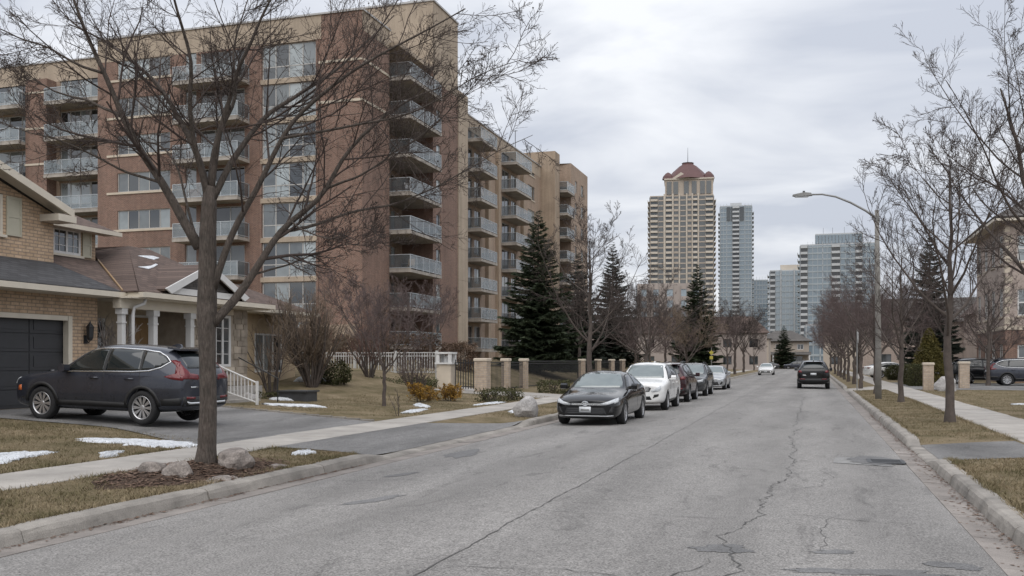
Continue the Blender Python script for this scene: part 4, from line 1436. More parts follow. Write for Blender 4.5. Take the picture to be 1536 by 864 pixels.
# -------- spruces
def spruce_mesh(seed, H=11.0, Rm=2.4, whorl=0.27, nb=11, ntri=60000):
    rng = np.random.default_rng(seed)
    tp = np.stack([np.zeros(8), np.zeros(8), np.linspace(-0.2, H, 8)], 1)
    tr = np.linspace(0.17, 0.012, 8)
    zs = np.arange(0.05 * H, 0.985 * H, whorl)
    S, D, L = [], [], []
    for z in zs:
        k = 1 - z / H
        n = max(4, int(nb * (0.5 + 0.6 * k)))
        a0 = rng.uniform(0, 6.28)
        for j in range(n):
            az = a0 + 2 * np.pi * j / n + rng.uniform(-.25, .25)
            l = Rm * (k ** 0.88) * rng.uniform(0.58, 1.2) + 0.10
            if z < 0.12 * H:
                l *= 0.6 + 0.4 * z / (0.12 * H)
            el = np.radians(rng.uniform(-6, 8) + 34 * (1 - k) ** 2)
            S.append((0, 0, z + rng.uniform(-.1, .1)))
            D.append((np.cos(az) * np.cos(el), np.sin(az) * np.cos(el), np.sin(el)))
            L.append(l)
    S, D, L = np.array(S), np.array(D), np.array(L)
    P = 7
    pts = np.empty((len(S), P, 3))
    for i in range(P):
        t = i / (P - 1)
        pts[:, i] = S + D * (L * t)[:, None]
        pts[:, i, 2] += -0.30 * L * t ** 1.2 + 0.20 * L * t ** 3
    rad = np.maximum(0.022 * (L / Rm)[:, None] * np.linspace(1, 0.2, P)[None], 0.005)
    trunk = qmesh('trunk', [(tp[None], tr[None], 8), (pts, rad, 3)])
    # needle sprays: flat pointed tufts hanging off the branches
    w = L ** 1.4
    idx = rng.choice(len(L), ntri, p=w / w.sum())
    t = np.clip(rng.beta(1.6, 1.0, ntri), 0.05, 1.0)
    f = t * (P - 1)
    i = np.minimum(f.astype(int), P - 2)
    fr = (f - i)[:, None]
    p = pts[idx, i] * (1 - fr) + pts[idx, i + 1] * fr
    tan = norm(pts[idx, i + 1] - pts[idx, i])
    side = norm(np.cross(tan, np.array([0, 0, 1.0])))
    sg = rng.choice([-1.0, 1.0], ntri)[:, None]
    dr_ = norm(tan * rng.uniform(0.3, 1.2, (ntri, 1)) + side * sg * rng.uniform(0.2, 1.1, (ntri, 1)) + np.array([0, 0, -1.0]) * rng.uniform(-0.15, 0.7, (ntri, 1)))
    ln = (0.12 + 0.24 * (L[idx] / Rm) * (1.15 - 0.6 * t)) * rng.uniform(0.6, 1.4, ntri)
    off = side * sg * (rng.uniform(0, 1, ntri) ** 1.3 * 0.30 * (1 - 0.55 * t) * (L[idx] / Rm) ** 0.7 * Rm * 0.5)[:, None]
    p = p + off + np.array([0, 0, -1.0]) * (np.linalg.norm(off, axis=1) * 0.35)[:, None]
    wv = norm(np.cross(dr_, rng.normal(0, 1, (ntri, 3)))) * (ln * rng.uniform(0.10, 0.20, ntri))[:, None]
    V = np.stack([p - wv, p + wv, p + dr_ * ln[:, None]], 1).reshape(-1, 3)
    crown = np_mesh('crown', V, np.arange(ntri * 3).reshape(-1, 3))
    return trunk, crown


SPR = [spruce_mesh(1), spruce_mesh(2, Rm=2.2, nb=10), spruce_mesh(3, Rm=2.6, nb=12, ntri=70000)]


def spruce(var, label, x, y, z, h, w, rot, mat='spruce_needles', group='dark spruces'):
    root = thing('spruce_tree', label, 'spruce', (x, y, z), rot, group)
    tm, cm = SPR[var]
    for nm, me, mt in (('trunk', tm, 'bark'), ('crown', cm, mat)):
        o = put(nm, me, mt, root)
        o.scale = (w, w, h / 11.0)
    return root


spruce(2, 'big dark spruce in front of the tan balconies, nearest of the spruces', -17.0, 60.7, HL(-17, 60.7), 10.6, 1.22, 0.3)
spruce(0, 'tallest of the two close-set spruces behind the bare tree', -17.2, 86.5, HL(-17, 86), 11.4, 1.2, 1.3, 'spruce_needles_grey')
spruce(1, 'lower left spruce of the close-set pair behind the bare tree', -17.6, 74.5, HL(-17, 74), 9.3, 1.15, 2.3, 'spruce_needles_grey')
spruce(2, 'lone dark spruce left of the street in front of the far cream tower', -12.6, 113.0, HL(-12.6, 113), 12.6, 1.28, 3.3)
spruce(0, 'far small spruce in front of the hip-roofed house at the street end', -5.6, 214.5, 0.1, 9.2, 1.2, 4.3)
spruce(1, 'spruce behind the bare trees right of the road', 8.8, 81.5, HR(8, 80), 11.9, 1.1, 5.3, 'spruce_needles_grey')


# -------- shrubs, hedges, cedar
def leaf_mesh(name, pts, size, rng, aspect=0.45):
    n = len(pts)
    d = norm(rng.normal(0, 1, (n, 3)))
    w = norm(np.cross(d, rng.normal(0, 1, (n, 3))))
    l = size * rng.uniform(0.5, 1.4, n)[:, None]
    V = np.stack([pts - d * l * 0.5, pts + w * l * aspect * 0.5, pts + d * l * 0.5, pts - w * l * aspect * 0.5], 1).reshape(-1, 3)
    return np_mesh(name, V, None, np.arange(n * 4).reshape(-1, 4))


def hedge(label, x0, x1, y0, y1, z0, h, n, size, mat, seed, cat='hedge', name='hedge', lump=0.12, group=None, round_=False, stems=True):
    rng = np.random.default_rng(seed)
    cx, cy = (x0 + x1) / 2, (y0 + y1) / 2
    root = thing(name, label, cat, (cx, cy, z0), 0, group)
    p = rng.uniform(-1, 1, (n * 3, 3))
    ax = np.abs(p)
    if round_:
        r = np.linalg.norm(p * np.array([1, 1, 1]), axis=1)
        keep = (r < 1) & (r > 0.55 + 0.2 * rng.random(len(r)))
    else:
        keep = ax.max(1) > 0.72
    p = p[keep][:n]
    s = np.array([(x1 - x0) / 2, (y1 - y0) / 2, h / 2])
    q = p * s + np.array([0, 0, h / 2])
    q += np.stack([np.sin(q[:, 1] * 5 + q[:, 2] * 3), np.sin(q[:, 0] * 6 + 1), np.sin(q[:, 0] * 4 + q[:, 1] * 7)], 1) * lump * 0.35
    q += rng.normal(0, size * 0.35, q.shape)
    q[:, 2] = np.maximum(q[:, 2], 0.02)
    put('foliage', leaf_mesh('foliage', q, size, rng), mat, root)
    m = MB()
    k = max(2, int(max(x1 - x0, y1 - y0) / 0.5))
    for i in range(k):
        sx, sy = rng.uniform(-0.6, 0.6) * s[0], rng.uniform(-0.8, 0.8) * s[1]
        for _ in range(5):
            ex, ey = sx + rng.normal(0, .3) * s[0], sy + rng.normal(0, .25) * s[1]
            m.tube([(sx, sy, -0.05), ((sx + ex) / 2, (sy + ey) / 2, h * 0.45), (ex, ey, h * 0.85)], [0.02, 0.014, 0.006], 4)
    m.build('stems', 'twig', root)
    return root


def shrub(label, x, y, z, h, r, seed, mat='twig_tan', stems=14, dens=6, leaf=None, name='bare_shrub', group=None, splay=26, rmin=0.006):
    rng = np.random.default_rng(seed)
    root = thing(name, label, 'shrub', (x, y, z), 0, group)
    az = rng.uniform(0, 6.28, stems)
    sp_ = np.radians(rng.uniform(2, splay, stems))
    d = np.stack([np.cos(az) * np.sin(sp_), np.sin(az) * np.sin(sp_), np.cos(sp_)], 1)
    s = np.stack([np.cos(az) * 0.12 * r, np.sin(az) * 0.12 * r, np.full(stems, -0.05)], 1)
    L = h * rng.uniform(0.7, 1.05, stems)
    p = walk(rng, s, d, L, 9, 0.06, 0.02)
    rr = np.repeat(np.linspace(0.022, rmin, 9)[None] * (h / 2), stems, 0)
    b1 = shoots(rng, p, rr, L, dens, 0.2, 0.98, (18, 48), 0.45, 0.6, 0.1, 0.05, 6, rmin)
    b2 = shoots(rng, *b1, dens, 0.2, 1.0, (20, 50), 0.5, 0.7, 0.14, 0.04, 4, rmin * 0.8)
    put('stems', qmesh('stems', [(p, rr, 5)]), 'pale_bark' if mat == 'pale_bark' else 'bark', root)
    put('twigs', qmesh('twigs', [(b1[0], b1[1], 3), (b2[0], b2[1], 3)]), mat, root)
    if leaf:
        e = np.concatenate([b2[0][:, 1:].reshape(-1, 3), b1[0][:, 2:].reshape(-1, 3)])
        put('leaves', leaf_mesh('leaves', e + rng.normal(0, 0.03, e.shape), leaf[1], rng), leaf[0], root)
    return root


GS = 'bare shrubs on the lawns left of the road'
shrub('tall dense tan-twigged shrub before the stucco gable', -18.2, 33.0, HL(-18.2, 33), 3.6, 1.3, 1, 'twig_tan', 46, 8, group=GS, splay=26, rmin=0.007)
hedge('dark green low evergreen inside the tall tan-twigged shrub', -18.6, -17.2, 33.6, 34.8, HL(-17.8, 33.6), 0.95, 2000, 0.11, 'hedge_leaves', 3, 'shrub', 'evergreen_shrub', 0.3, None, True)
shrub('reddish twiggy shrub right of the tall tan-twigged one', -17.8, 37.2, HL(-17.8, 37.2), 2.7, 1.0, 2, 'twig_red', 18, 6, group=GS)
shrub('purple-brown bushy shrub in front of the white picket fence', -15.0, 35.4, HL(-15.0, 35.4), 1.75, 0.9, 3, 'twig_purple', 22, 6, group=GS, splay=34)
shrub('bare shrub by the stone wall right of the white porch window', -17.3, 28.6, HL(-17.3, 28.6), 2.8, 0.7, 4, 'twig_tan', 12, 5, group=GS, splay=22)
shrub('tiny leafless sapling on the lawn below the picket fence', -10.9, 24.6, HL(-10.9, 24.6), 1.0, 0.3, 5, 'twig', 3, 3, name='sapling', splay=24)
shrub('silvery frosted bush standing in front of the porch wall', -18.35, 22.45, HL(-18.4, 22.4), 2.5, 0.5, 6, 'pale_bark', 9, 6, name='porch_bush', splay=16, rmin=0.012)
shrub('yellow-leaved bush in front of the iron fence, left one', -12.9, 31.0, HL(-12.9, 31.0), 0.72, 0.8, 7, 'twig_red', 22, 5, ('yellow_leaves', 0.075), 'yellow_bush', 'yellow-leaved bushes', 62)
shrub('yellow-leaved bush in front of the iron fence, right one', -12.4, 32.6, HL(-12.4, 32.6), 0.66, 0.8, 8, 'twig_red', 22, 5, ('yellow_leaves', 0.075), 'yellow_bush', 'yellow-leaved bushes', 62)
hedge('tall brown leafless hedge behind the white picket fence', -25.0, -19.0, 47.2, 48.6, 0.75, 2.35, 15000, 0.13, 'brown_hedge', 11, lump=0.35)
hedge('brown hedge end turning behind the iron fence', -19.2, -17.6, 48.5, 50.6, 0.75, 1.9, 4500, 0.13, 'brown_hedge', 12, lump=0.35)
hedge('low green ground cover along the foot of the white picket fence', -21.5, -15.2, 37.4, 38.4, 0.55, 0.42, 5200, 0.09, 'ground_cover', 13, 'shrub', 'ground_cover', 0.3)
hedge('small clipped green hedge right of the yellow bushes', -11.7, -10.75, 33.2, 36.4, 0.18, 0.5, 2400, 0.08, 'hedge_leaves', 14)
hedge('small clipped green hedge behind the black sedan', -12.1, -10.8, 42.8, 44.8, 0.18, 0.62, 2600, 0.08, 'hedge_leaves', 15)
hedge('low dark hedge strip by the porch planter', -17.5, -16.4, 27.6, 29.2, 0.35, 0.35, 1600, 0.07, 'hedge_leaves', 16)
# right
hedge('clipped green box hedge right of the sidewalk, nearer block', 5.75, 6.9, 63.9, 66.0, 0.15, 1.35, 6000, 0.10, 'hedge_leaves', 21, lump=0.12, group='clipped hedges right of the road')
hedge('clipped green box hedge right of the sidewalk, second block', 5.8, 7.0, 68.2, 71.0, 0.15, 1.3, 6000, 0.10, 'hedge_leaves', 22, lump=0.12, group='clipped hedges right of the road')
hedge('round clipped bush beyond the box hedges right of the sidewalk', 5.7, 7.3, 84.0, 86.0, 0.1, 1.3, 3500, 0.12, 'hedge_leaves', 23, 'shrub', 'clipped_bush', 0.1, 'clipped hedges right of the road', True)
hedge('long low hedge far along the right sidewalk', 5.9, 12.5, 100.0, 103.0, 0.1, 1.3, 4500, 0.15, 'hedge_leaves', 24, lump=0.1, group='clipped hedges right of the road')


def cedar(label, x, y, z, h, r, seed):
    rng = np.random.default_rng(seed)
    root = thing('cedar_shrub', label, 'shrub', (x, y, z))
    n = 14000
    t = rng.beta(1.1, 1.5, n)
    a = rng.uniform(0, 6.28, n)
    rr = r * (1 - t) ** 0.75 * (0.25 + 0.75 * np.sqrt(rng.random(n))) * (1 + 0.14 * np.sin(a * 5 + t * 20))
    p = np.stack([rr * np.cos(a), rr * np.sin(a), t * h], 1) + rng.normal(0, 0.04, (n, 3))
    put('foliage', leaf_mesh('foliage', p, 0.14, rng, 0.35), 'cedar_leaves', root)
    m = MB()
    m.tube([(0, 0, -0.1), (0, 0, h * 0.9)], [0.06, 0.01], 6)
    m.build('trunk', 'bark', root)


cedar('golden-green pyramid cedar left of the brick pillar', 7.3, 67.8, 0.15, 3.7, 1.45, 9)

# ------------------------------------------------------------------ building helpers
def P3(axis, c, a, z):
    return (c, a, z) if axis == 'x' else (a, c, z)


def wall_mb(m, axis, c, out, a0, a1, z0, z1, holes=(), depth=0.18):
    """a wall face in the plane axis = c with openings that have real reveals"""
    As = sorted({a0, a1, *[h[0] for h in holes], *[h[1] for h in holes]})
    Zs = sorted({z0, z1, *[h[2] for h in holes], *[h[3] for h in holes]})
    As = [a for a in As if a0 - 1e-6 <= a <= a1 + 1e-6]
    Zs = [z for z in Zs if z0 - 1e-6 <= z <= z1 + 1e-6]
    for i in range(len(As) - 1):
        run = None
        for j in range(len(Zs) - 1):
            ca, cz = (As[i] + As[i + 1]) / 2, (Zs[j] + Zs[j + 1]) / 2
            solid = not any(h[0] < ca < h[1] and h[2] < cz < h[3] for h in holes)
            if solid and run is None:
                run = Zs[j]
            if run is not None and (not solid or j == len(Zs) - 2):
                top = Zs[j + 1] if solid else Zs[j]
                m.add([P3(axis, c, As[i], run), P3(axis, c, As[i + 1], run), P3(axis, c, As[i + 1], top), P3(axis, c, As[i], top)], [(0, 1, 2, 3)])
                run = None
    b = c - out * depth
    for h in holes:
        q = [(h[0], h[2]), (h[1], h[2]), (h[1], h[3]), (h[0], h[3])]
        for k in range(4):
            (aa, za), (ab, zb) = q[k], q[(k + 1) % 4]
            m.add([P3(axis, c, aa, za), P3(axis, c, ab, zb), P3(axis, b, ab, zb), P3(axis, b, aa, za)], [(0, 1, 2, 3)])
    return m


def face(m, axis, c, a0, a1, z0, z1):
    return m.add([P3(axis, c, a0, z0), P3(axis, c, a1, z0), P3(axis, c, a1, z1), P3(axis, c, a0, z1)], [(0, 1, 2, 3)])


def raw_build(m, name, mat, parent=None, world=True):
    """build without welding normals outward (open sheets)"""
    me = bpy.data.meshes.new(name)
    me.from_pydata(m.v, [], m.f)
    return put(name, me, mat, parent, world)


PANES = {}


def pane_at(parent, axis, c, a0, a1, z0, z1, mat, name='pane', t=0.02):
    key = (axis, round(a1 - a0, 3), round(z1 - z0, 3), mat, t)
    if key not in PANES:
        m = MB()
        w, h = (a1 - a0) / 2, (z1 - z0) / 2
        if axis == 'x':
            m.box(-t / 2, t / 2, -w, w, -h, h)
        else:
            m.box(-w, w, -t / 2, t / 2, -h, h)
        me = bpy.data.meshes.new(name)
        me.from_pydata(m.v, [], m.f)
        me.materials.append(MATS[mat])
        PANES[key] = me
    o = put(name, PANES[key], None, parent, True)
    o.location = o.location + Vector(P3(axis, c, (a0 + a1) / 2, (z0 + z1) / 2))
    return o


def window(parent, axis, c, out, a0, a1, z0, z1, cols=2, rows=1, split=None, fw=0.05, inset=0.10, frame='window_frame', glass='glass_window', sill=None, grille=None, name='window', proud=0.0):
    """frame as a part of the building, each pane a piece of the window"""
    f = c - out * inset
    m = MB()
    zs = [z0 + (z1 - z0) * i / rows for i in range(rows + 1)] if split is None else [z0] + [z0 + (z1 - z0) * s for s in split] + [z1]
    As = [a0 + (a1 - a0) * i / cols for i in range(cols + 1)]

    def bar(aa, ab, za, zb, t=0.05):
        x0, x1 = sorted((f - out * t * 0.5, f + out * t * 0.5))
        if axis == 'x':
            m.box(x0, x1, aa, ab, za, zb)
        else:
            m.box(aa, ab, x0, x1, za, zb)
    e = 0.004
    for i, a in enumerate(As):
        h = fw if 0 < i < cols else fw * 1.2
        aa, ab = a - h / 2, a + h / 2
        if i == 0:
            aa, ab = a0 + e, a0 + h
        if i == cols:
            aa, ab = a1 - h, a1 - e
        bar(aa, ab, z0 + e, z1 - e)
    for j, z in enumerate(zs):
        aa, ab = z - fw / 2, z + fw / 2
        if j == 0:
            aa, ab = z0 + e, z0 + fw
        if j == len(zs) - 1:
            aa, ab = z1 - fw, z1 - e
        bar(a0 + 2 * e, a1 - 2 * e, aa, ab, 0.044)
    if grille:
        gc, gr = grille
        n = cols * gc
        for i in range(1, n):
            if i % gc:
                a = a0 + (a1 - a0) * i / n
                bar(a - 0.009, a + 0.009, z0 + 0.03, z1 - 0.03, 0.03)
        for j in range(1, gr):
            z = z0 + (z1 - z0) * j / gr
            bar(a0 + 0.03, a1 - 0.03, z - 0.009, z + 0.009, 0.028)
    w = m.build(name, frame, parent, True)
    for i in range(cols):
        for j in range(len(zs) - 1):
            pane_at(w, axis, f - out * 0.012, As[i] + 0.006, As[i + 1] - 0.006, zs[j] + 0.006, zs[j + 1] - 0.006, glass)
    if sill:
        s0, s1, zh, pr, smat = sill
        q = MB()
        x0, x1 = sorted((c + out * 0.003, c + out * pr))
        if axis == 'x':
            q.box(x0, x1, s0, s1, z0 - zh, z0 - 0.003)
        else:
            q.box(s0, s1, x0, x1, z0 - zh, z0 - 0.003)
        q.build('sill', smat, w, True)
    return w


m, nt, b = newmat('balcony_glass')
b.inputs['Base Color'].default_value = (0.50, 0.56, 0.60, 1)
link(nt, nramp(nt, noise(nt, geoco(nt), 0.8, 3), [(0.3, (0.30, 0.35, 0.38)), (0.7, (0.44, 0.49, 0.52))]), b.inputs['Base Color'])
b.inputs['Alpha'].default_value = 0.34
b.inputs['Roughness'].default_value = 0.12
m, nt, b = newmat('balcony_glass_dark')  # darker tint, used on the side panels
link(nt, nramp(nt, noise(nt, geoco(nt), 0.8, 3), [(0.3, (0.08, 0.09, 0.10)), (0.7, (0.15, 0.17, 0.18))]), b.inputs['Base Color'])
b.inputs['Alpha'].default_value = 0.42
b.inputs['Roughness'].default_value = 0.12


def balcony(parent, x0, x1, y0, y1, z, open_side, panels, th=0.22, rail=1.07, glass='balcony_glass', side_glass='balcony_glass_dark'):
    """slab with a glazed railing; open_side 'x' hangs off a wall at x0 and looks to +x, 'y' hangs off a wall at y1 and looks to -y"""
    s = MB()
    s.box(x0, x1, y0, y1, z - th, z)
    s.box(x0 + 0.02, x1 + 0.012, y0 - 0.012, y0 + 0.10, z + 0.001, z + 0.06)
    bal = s.build('balcony', 'slab_concrete', parent, True)
    r = MB()
    e = 0.05
    zt, zb = z + rail, z + 0.12
    edges = [((x1 - e, y0 + e), (x1 - e, y1 - e), panels, glass), ((x0 + 0.02, y0 + e), (x1 - e, y0 + e), 1, side_glass)]
    if open_side == 'x':
        edges.append(((x0 + 0.02, y1 - e), (x1 - e, y1 - e), 1, side_glass))
    else:
        edges = [((x0 + e, y0 + e), (x1 - e, y0 + e), panels, glass), ((x1 - e, y0 + e), (x1 - e, y1 - 0.02), 1, side_glass), ((x0 + e, y0 + e), (x0 + e, y1 - 0.02), 1, side_glass)]
    posts = set()
    pan = []
    for (pa, pb, n, g_) in edges:
        dx, dy = abs(pb[0] - pa[0]), abs(pb[1] - pa[1])
        lo = (min(pa[0], pb[0]), min(pa[1], pb[1]))
        hi = (max(pa[0], pb[0]), max(pa[1], pb[1]))
        h = 0.028
        if dx > dy:
            r.box(lo[0], hi[0], lo[1] - h, lo[1] + h, zt - 0.045, zt)
            r.box(lo[0], hi[0], lo[1] - h * .7, lo[1] + h * .7, zb - 0.03, zb + 0.01)
        else:
            r.box(lo[0] - h, lo[0] + h, lo[1], hi[1], zt - 0.043, zt + 0.002)
            r.box(lo[0] - h * .7, lo[0] + h * .7, lo[1], hi[1], zb - 0.028, zb + 0.012)
        for i in range(n + 1):
            posts.add((round(pa[0] + (pb[0] - pa[0]) * i / n, 3), round(pa[1] + (pb[1] - pa[1]) * i / n, 3)))
        for i in range(n):
            q0 = (pa[0] + (pb[0] - pa[0]) * i / n, pa[1] + (pb[1] - pa[1]) * i / n)
            q1 = (pa[0] + (pb[0] - pa[0]) * (i + 1) / n, pa[1] + (pb[1] - pa[1]) * (i + 1) / n)
            pan.append((q0, q1, g_, dx > dy))
    for (px, py) in posts:
        r.box(px - 0.022, px + 0.022, py - 0.022, py + 0.022, z, zt - 0.04)
    r.build('railing', 'rail_metal', bal, True)
    for q0, q1, g_, alongx in pan:
        if alongx:
            a0, a1 = sorted((q0[0], q1[0]))
            pane_at(bal, 'y', q0[1], a0 + 0.03, a1 - 0.03, zb + 0.015, zt - 0.05, g_, 'glass_panel', 0.012)
        else:
            a0, a1 = sorted((q0[1], q1[1]))
            pane_at(bal, 'x', q0[0], a0 + 0.03, a1 - 0.03, zb + 0.015, zt - 0.05, g_, 'glass_panel', 0.012)
    return bal


# ------------------------------------------------------------------ the brick apartment house
apt = thing('apartment_building', 'eight-storey red and tan brick apartment block with glazed balconies', 'building', (-38, 75, 0.6))
FL = [2.05 + 2.75 * k for k in range(8)]       # floors on the end facing the camera
FX = [2.80 + 2.75 * k for k in range(8)]       # floors along the street side
YF, XF = 59.3, -28.93
XL = -50.45                                    # where the main end steps back to the left wing
TOP = 25.4
ZG = 0.6
holes, wins = [], []
for k, z in enumerate(FL):
    holes.append((-36.61, -32.4, z + 0.0, z + 2.40))          # window bay
    holes.append((-48.7, -44.15, z + 1.05, z + 2.45))         # five-light windows
    holes.append((-42.86, -41.95, z + 0.95, z + 2.50))        # narrow light by the balcony
    holes.append((-41.6, -38.0, z + 0.02, z + 2.35))          # balcony doors
m = MB()
wall_mb(m, 'y', YF, -1, XL, XF, ZG, 23.75, holes)
face(m, 'x', XL, YF, 61.2, ZG, TOP)
wall_mb(m, 'y', YF, -1, -32.0, XF, 23.75, TOP)
wall_mb(m, 'x', XF, 1, YF, 63.7, ZG, 24.1)
face(m, 'y', 63.7, -31.4, XF, ZG, TOP - 0.4)
raw_build(m, 'brick_wall', 'red_brick', apt)
m = MB()
wall_mb(m, 'y', YF - 0.012, -1, XL, -32.0, 23.75, TOP)
wall_mb(m, 'x', XF + 0.012, 1, YF, 63.72, 24.1, TOP)
face(m, 'x', -32.0, YF - 0.012, YF + 0.02, 23.75, TOP)
raw_build(m, 'parapet', 'beige_concrete', apt)
m = MB()
m.box(XL - 0.08, XF + 0.1, YF - 0.1, YF + 0.35, TOP, TOP + 0.12)
m.box(XF - 0.35, XF + 0.1, YF + 0.36, 63.8, TOP, TOP + 0.12)
m.build('coping', 'coping_metal', apt, True)
m = MB()
m.box(XL + 0.05, XF - 0.36, YF + 0.4, 70.0, TOP - 0.6, TOP - 0.4)
m.box(-64, XL + 0.04, 61.3, 80, 24.2, 24.3)
m.box(-46, -30.5, 70.2, 109.5, 24.0, 24.2)
m.build('flat_roof', 'slab_concrete', apt, True)
for k, z in enumerate(FL):
    window(apt, 'y', YF, -1, -36.61, -32.4, z, z + 2.40, 4, split=[0.36], fw=0.07)
    pane_at(apt, 'y', YF - 0.03, -36.7, -32.31, z + 2.405, z + 2.745, 'beige_concrete', 'spandrel', 0.1)
    window(apt, 'y', YF, -1, -48.7, -44.15, z + 1.05, z + 2.45, 5, fw=0.06, sill=(-49.6, -43.1, 0.16, 0.07, 'stone_trim'))
    window(apt, 'y', YF, -1, -42.86, -41.95, z + 0.95, z + 2.50, 1)
    window(apt, 'y', YF, -1, -41.6, -38.0, z + 0.02, z + 2.35, 3, fw=0.06, glass='glass_dark', name='patio_door')
b0 = balcony(apt, -42.9, -37.6, YF - 1.5, YF - 0.005, FL[1], 'y', 4, glass='balcony_glass')
for k in range(2, 8):
    copy_tree(b0, apt, (0, 0, 2.75 * (k - 1)))
# window bay piers
m = MB()
for xx in (-36.78, -32.38):
    m.box(xx, xx + 0.16, YF - 0.07, YF - 0.003, ZG, 23.75)
m.build('bay_pier', 'red_brick', apt, True)
# stone stringcourses on the upper corner
for k in (6, 7):
    m = MB()
    m.box(-32.2, XF + 0.04, YF - 0.05, YF - 0.004, FL[k] + 0.75, FL[k] + 0.92)
    m.build('stringcourse', 'stone_trim', apt, True)
    m = MB()
    m.box(XF + 0.004, XF + 0.05, YF + 0.2, 63.6, FL[k] + 0.75, FL[k] + 0.92)
    m.build('stringcourse', 'stone_trim', apt, True)

# left wing, a little lower and set back
YW = 61.0
holes = []
for z in FL:
    holes += [(-55.4, -50.9, z + 0.05, z + 2.4), (-61.5, -57.9, z + 0.05, z + 2.4)]
m = MB()
wall_mb(m, 'y', YW, -1, -66, XL, ZG, 23.3, holes)
raw_build(m, 'brick_wall', 'tan_brick', apt)
m = MB()
wall_mb(m, 'y', YW - 0.012, -1, -66, XL, 23.3, 24.8)
face(m, 'x', -66, YW, 80, ZG, 24.8)
raw_build(m, 'parapet', 'beige_concrete', apt)
m = MB()
m.box(-66, XL - 0.1, YW - 0.1, YW + 0.3, 24.8, 24.9)
m.build('coping', 'coping_metal', apt, True)
m = MB()
m.box(-57.75, -55.75, YW - 1.0, YW - 0.004, ZG, 23.3)
m.build('pilaster', 'red_brick', apt, True)
for k in range(1, 8):
    m = MB()
    m.box(-57.8, -55.7, YW - 1.05, YW - 0.98, FL[k] + 0.9, FL[k] + 1.05)
    m.build('stringcourse', 'stone_trim', apt, True)
for k, z in enumerate(FL):
    window(apt, 'y', YW, -1, -55.4, -52.6, z + 0.05, z + 2.4, 3, split=[0.3], fw=0.07)
    window(apt, 'y', YW, -1, -52.6, -50.9, z + 0.05, z + 2.4, 2, fw=0.07, glass='glass_dark', name='patio_door')
    window(apt, 'y', YW, -1, -61.5, -57.9, z + 0.05, z + 2.4, 3, split=[0.3], fw=0.07)
b0 = balcony(apt, -55.5, -50.5, YW - 1.6, YW - 0.005, FL[1], 'y', 3)
b1 = balcony(apt, -61.8, -57.8, YW - 1.6, YW - 0.005, FL[1], 'y', 3)
for k in range(2, 8):
    copy_tree(b0, apt, (0, 0, 2.75 * (k - 1)))
    copy_tree(b1, apt, (0, 0, 2.75 * (k - 1)))

# corner balcony bay, recessed behind the street face
holes = []
for z in FX:
    holes += [(64.1, 67.0, z + 0.02, z + 2.2), (67.9, 68.7, z + 0.8, z + 2.2)]
m = MB()
wall_mb(m, 'x', -30.7, 1, 63.7, 70.0, ZG, 24.3, holes)
raw_build(m, 'brick_wall', 'tan_brick', apt)
for z in FX:
    window(apt, 'x', -30.7, 1, 64.1, 67.0, z + 0.02, z + 2.2, 3, fw=0.06, glass='glass_dark', name='patio_door')
    window(apt, 'x', -30.7, 1, 67.9, 68.7, z + 0.8, z + 2.2, 1)
b0 = balcony(apt, -30.68, -27.3, 63.74, 69.85, FX[0], 'x', 5)
for k in range(1, 8):
    copy_tree(b0, apt, (0, 0, 2.75 * k))
m = MB()
m.box(-31.0, -28.2, 63.72, 69.98, 24.3, 24.6)
m.build('bay_roof', 'beige_concrete', apt, True)

# lift tower block and concrete pier
holes = [(70.7, 71.6, z + 0.7, z + 2.2) for z in FX]
m = MB()
wall_mb(m, 'x', -28.1, 1, 70.0, 75.5, ZG, 23.6, holes)
wall_mb(m, 'y', 70.0, -1, -30.7, -28.1, ZG, 24.29)
raw_build(m, 'brick_wall', 'red_brick', apt)
for z in FX:
    window(apt, 'x', -28.1, 1, 70.7, 71.6, z + 0.7, z + 2.2, 1, sill=(70.6, 71.7, 0.12, 0.06, 'stone_trim'))
m = MB()
wall_mb(m, 'x', -28.09, 1, 70.0, 75.5, 23.6, 29.7)
wall_mb(m, 'y', 69.99, -1, -36.0, -28.09, 24.6, 29.7)
face(m, 'y', 75.5, -36.0, -28.09, 20, 29.7)
face(m, 'x', -36.0, 70, 75.5, 20, 29.7)
m.add([(-36, 70, 29.7), (-28.09, 70, 29.7), (-28.09, 75.5, 29.7), (-36, 75.5, 29.7)], [(0, 1, 2, 3)])
raw_build(m, 'lift_tower', 'beige_concrete', apt)
m = MB()
m.box(-36.1, -28.0, 69.9, 70.2, 29.71, 29.85)
m.box(-28.3, -28.0, 70.21, 75.6, 29.71, 29.85)
m.build('coping', 'coping_metal', apt, True)
for j in range(9):
    m = MB()
    m.box(-31.0, -28.02, 75.52, 77.8, ZG + j * 2.63 + 0.012, ZG + (j + 1) * 2.63 - 0.012)
    m.build('pier_block', 'beige_concrete', apt, True)
m = MB()
m.box(-30.95, -28.05, 75.55, 77.75, ZG, 24.2)
m.build('pier_core', 'tan_concrete', apt, True)

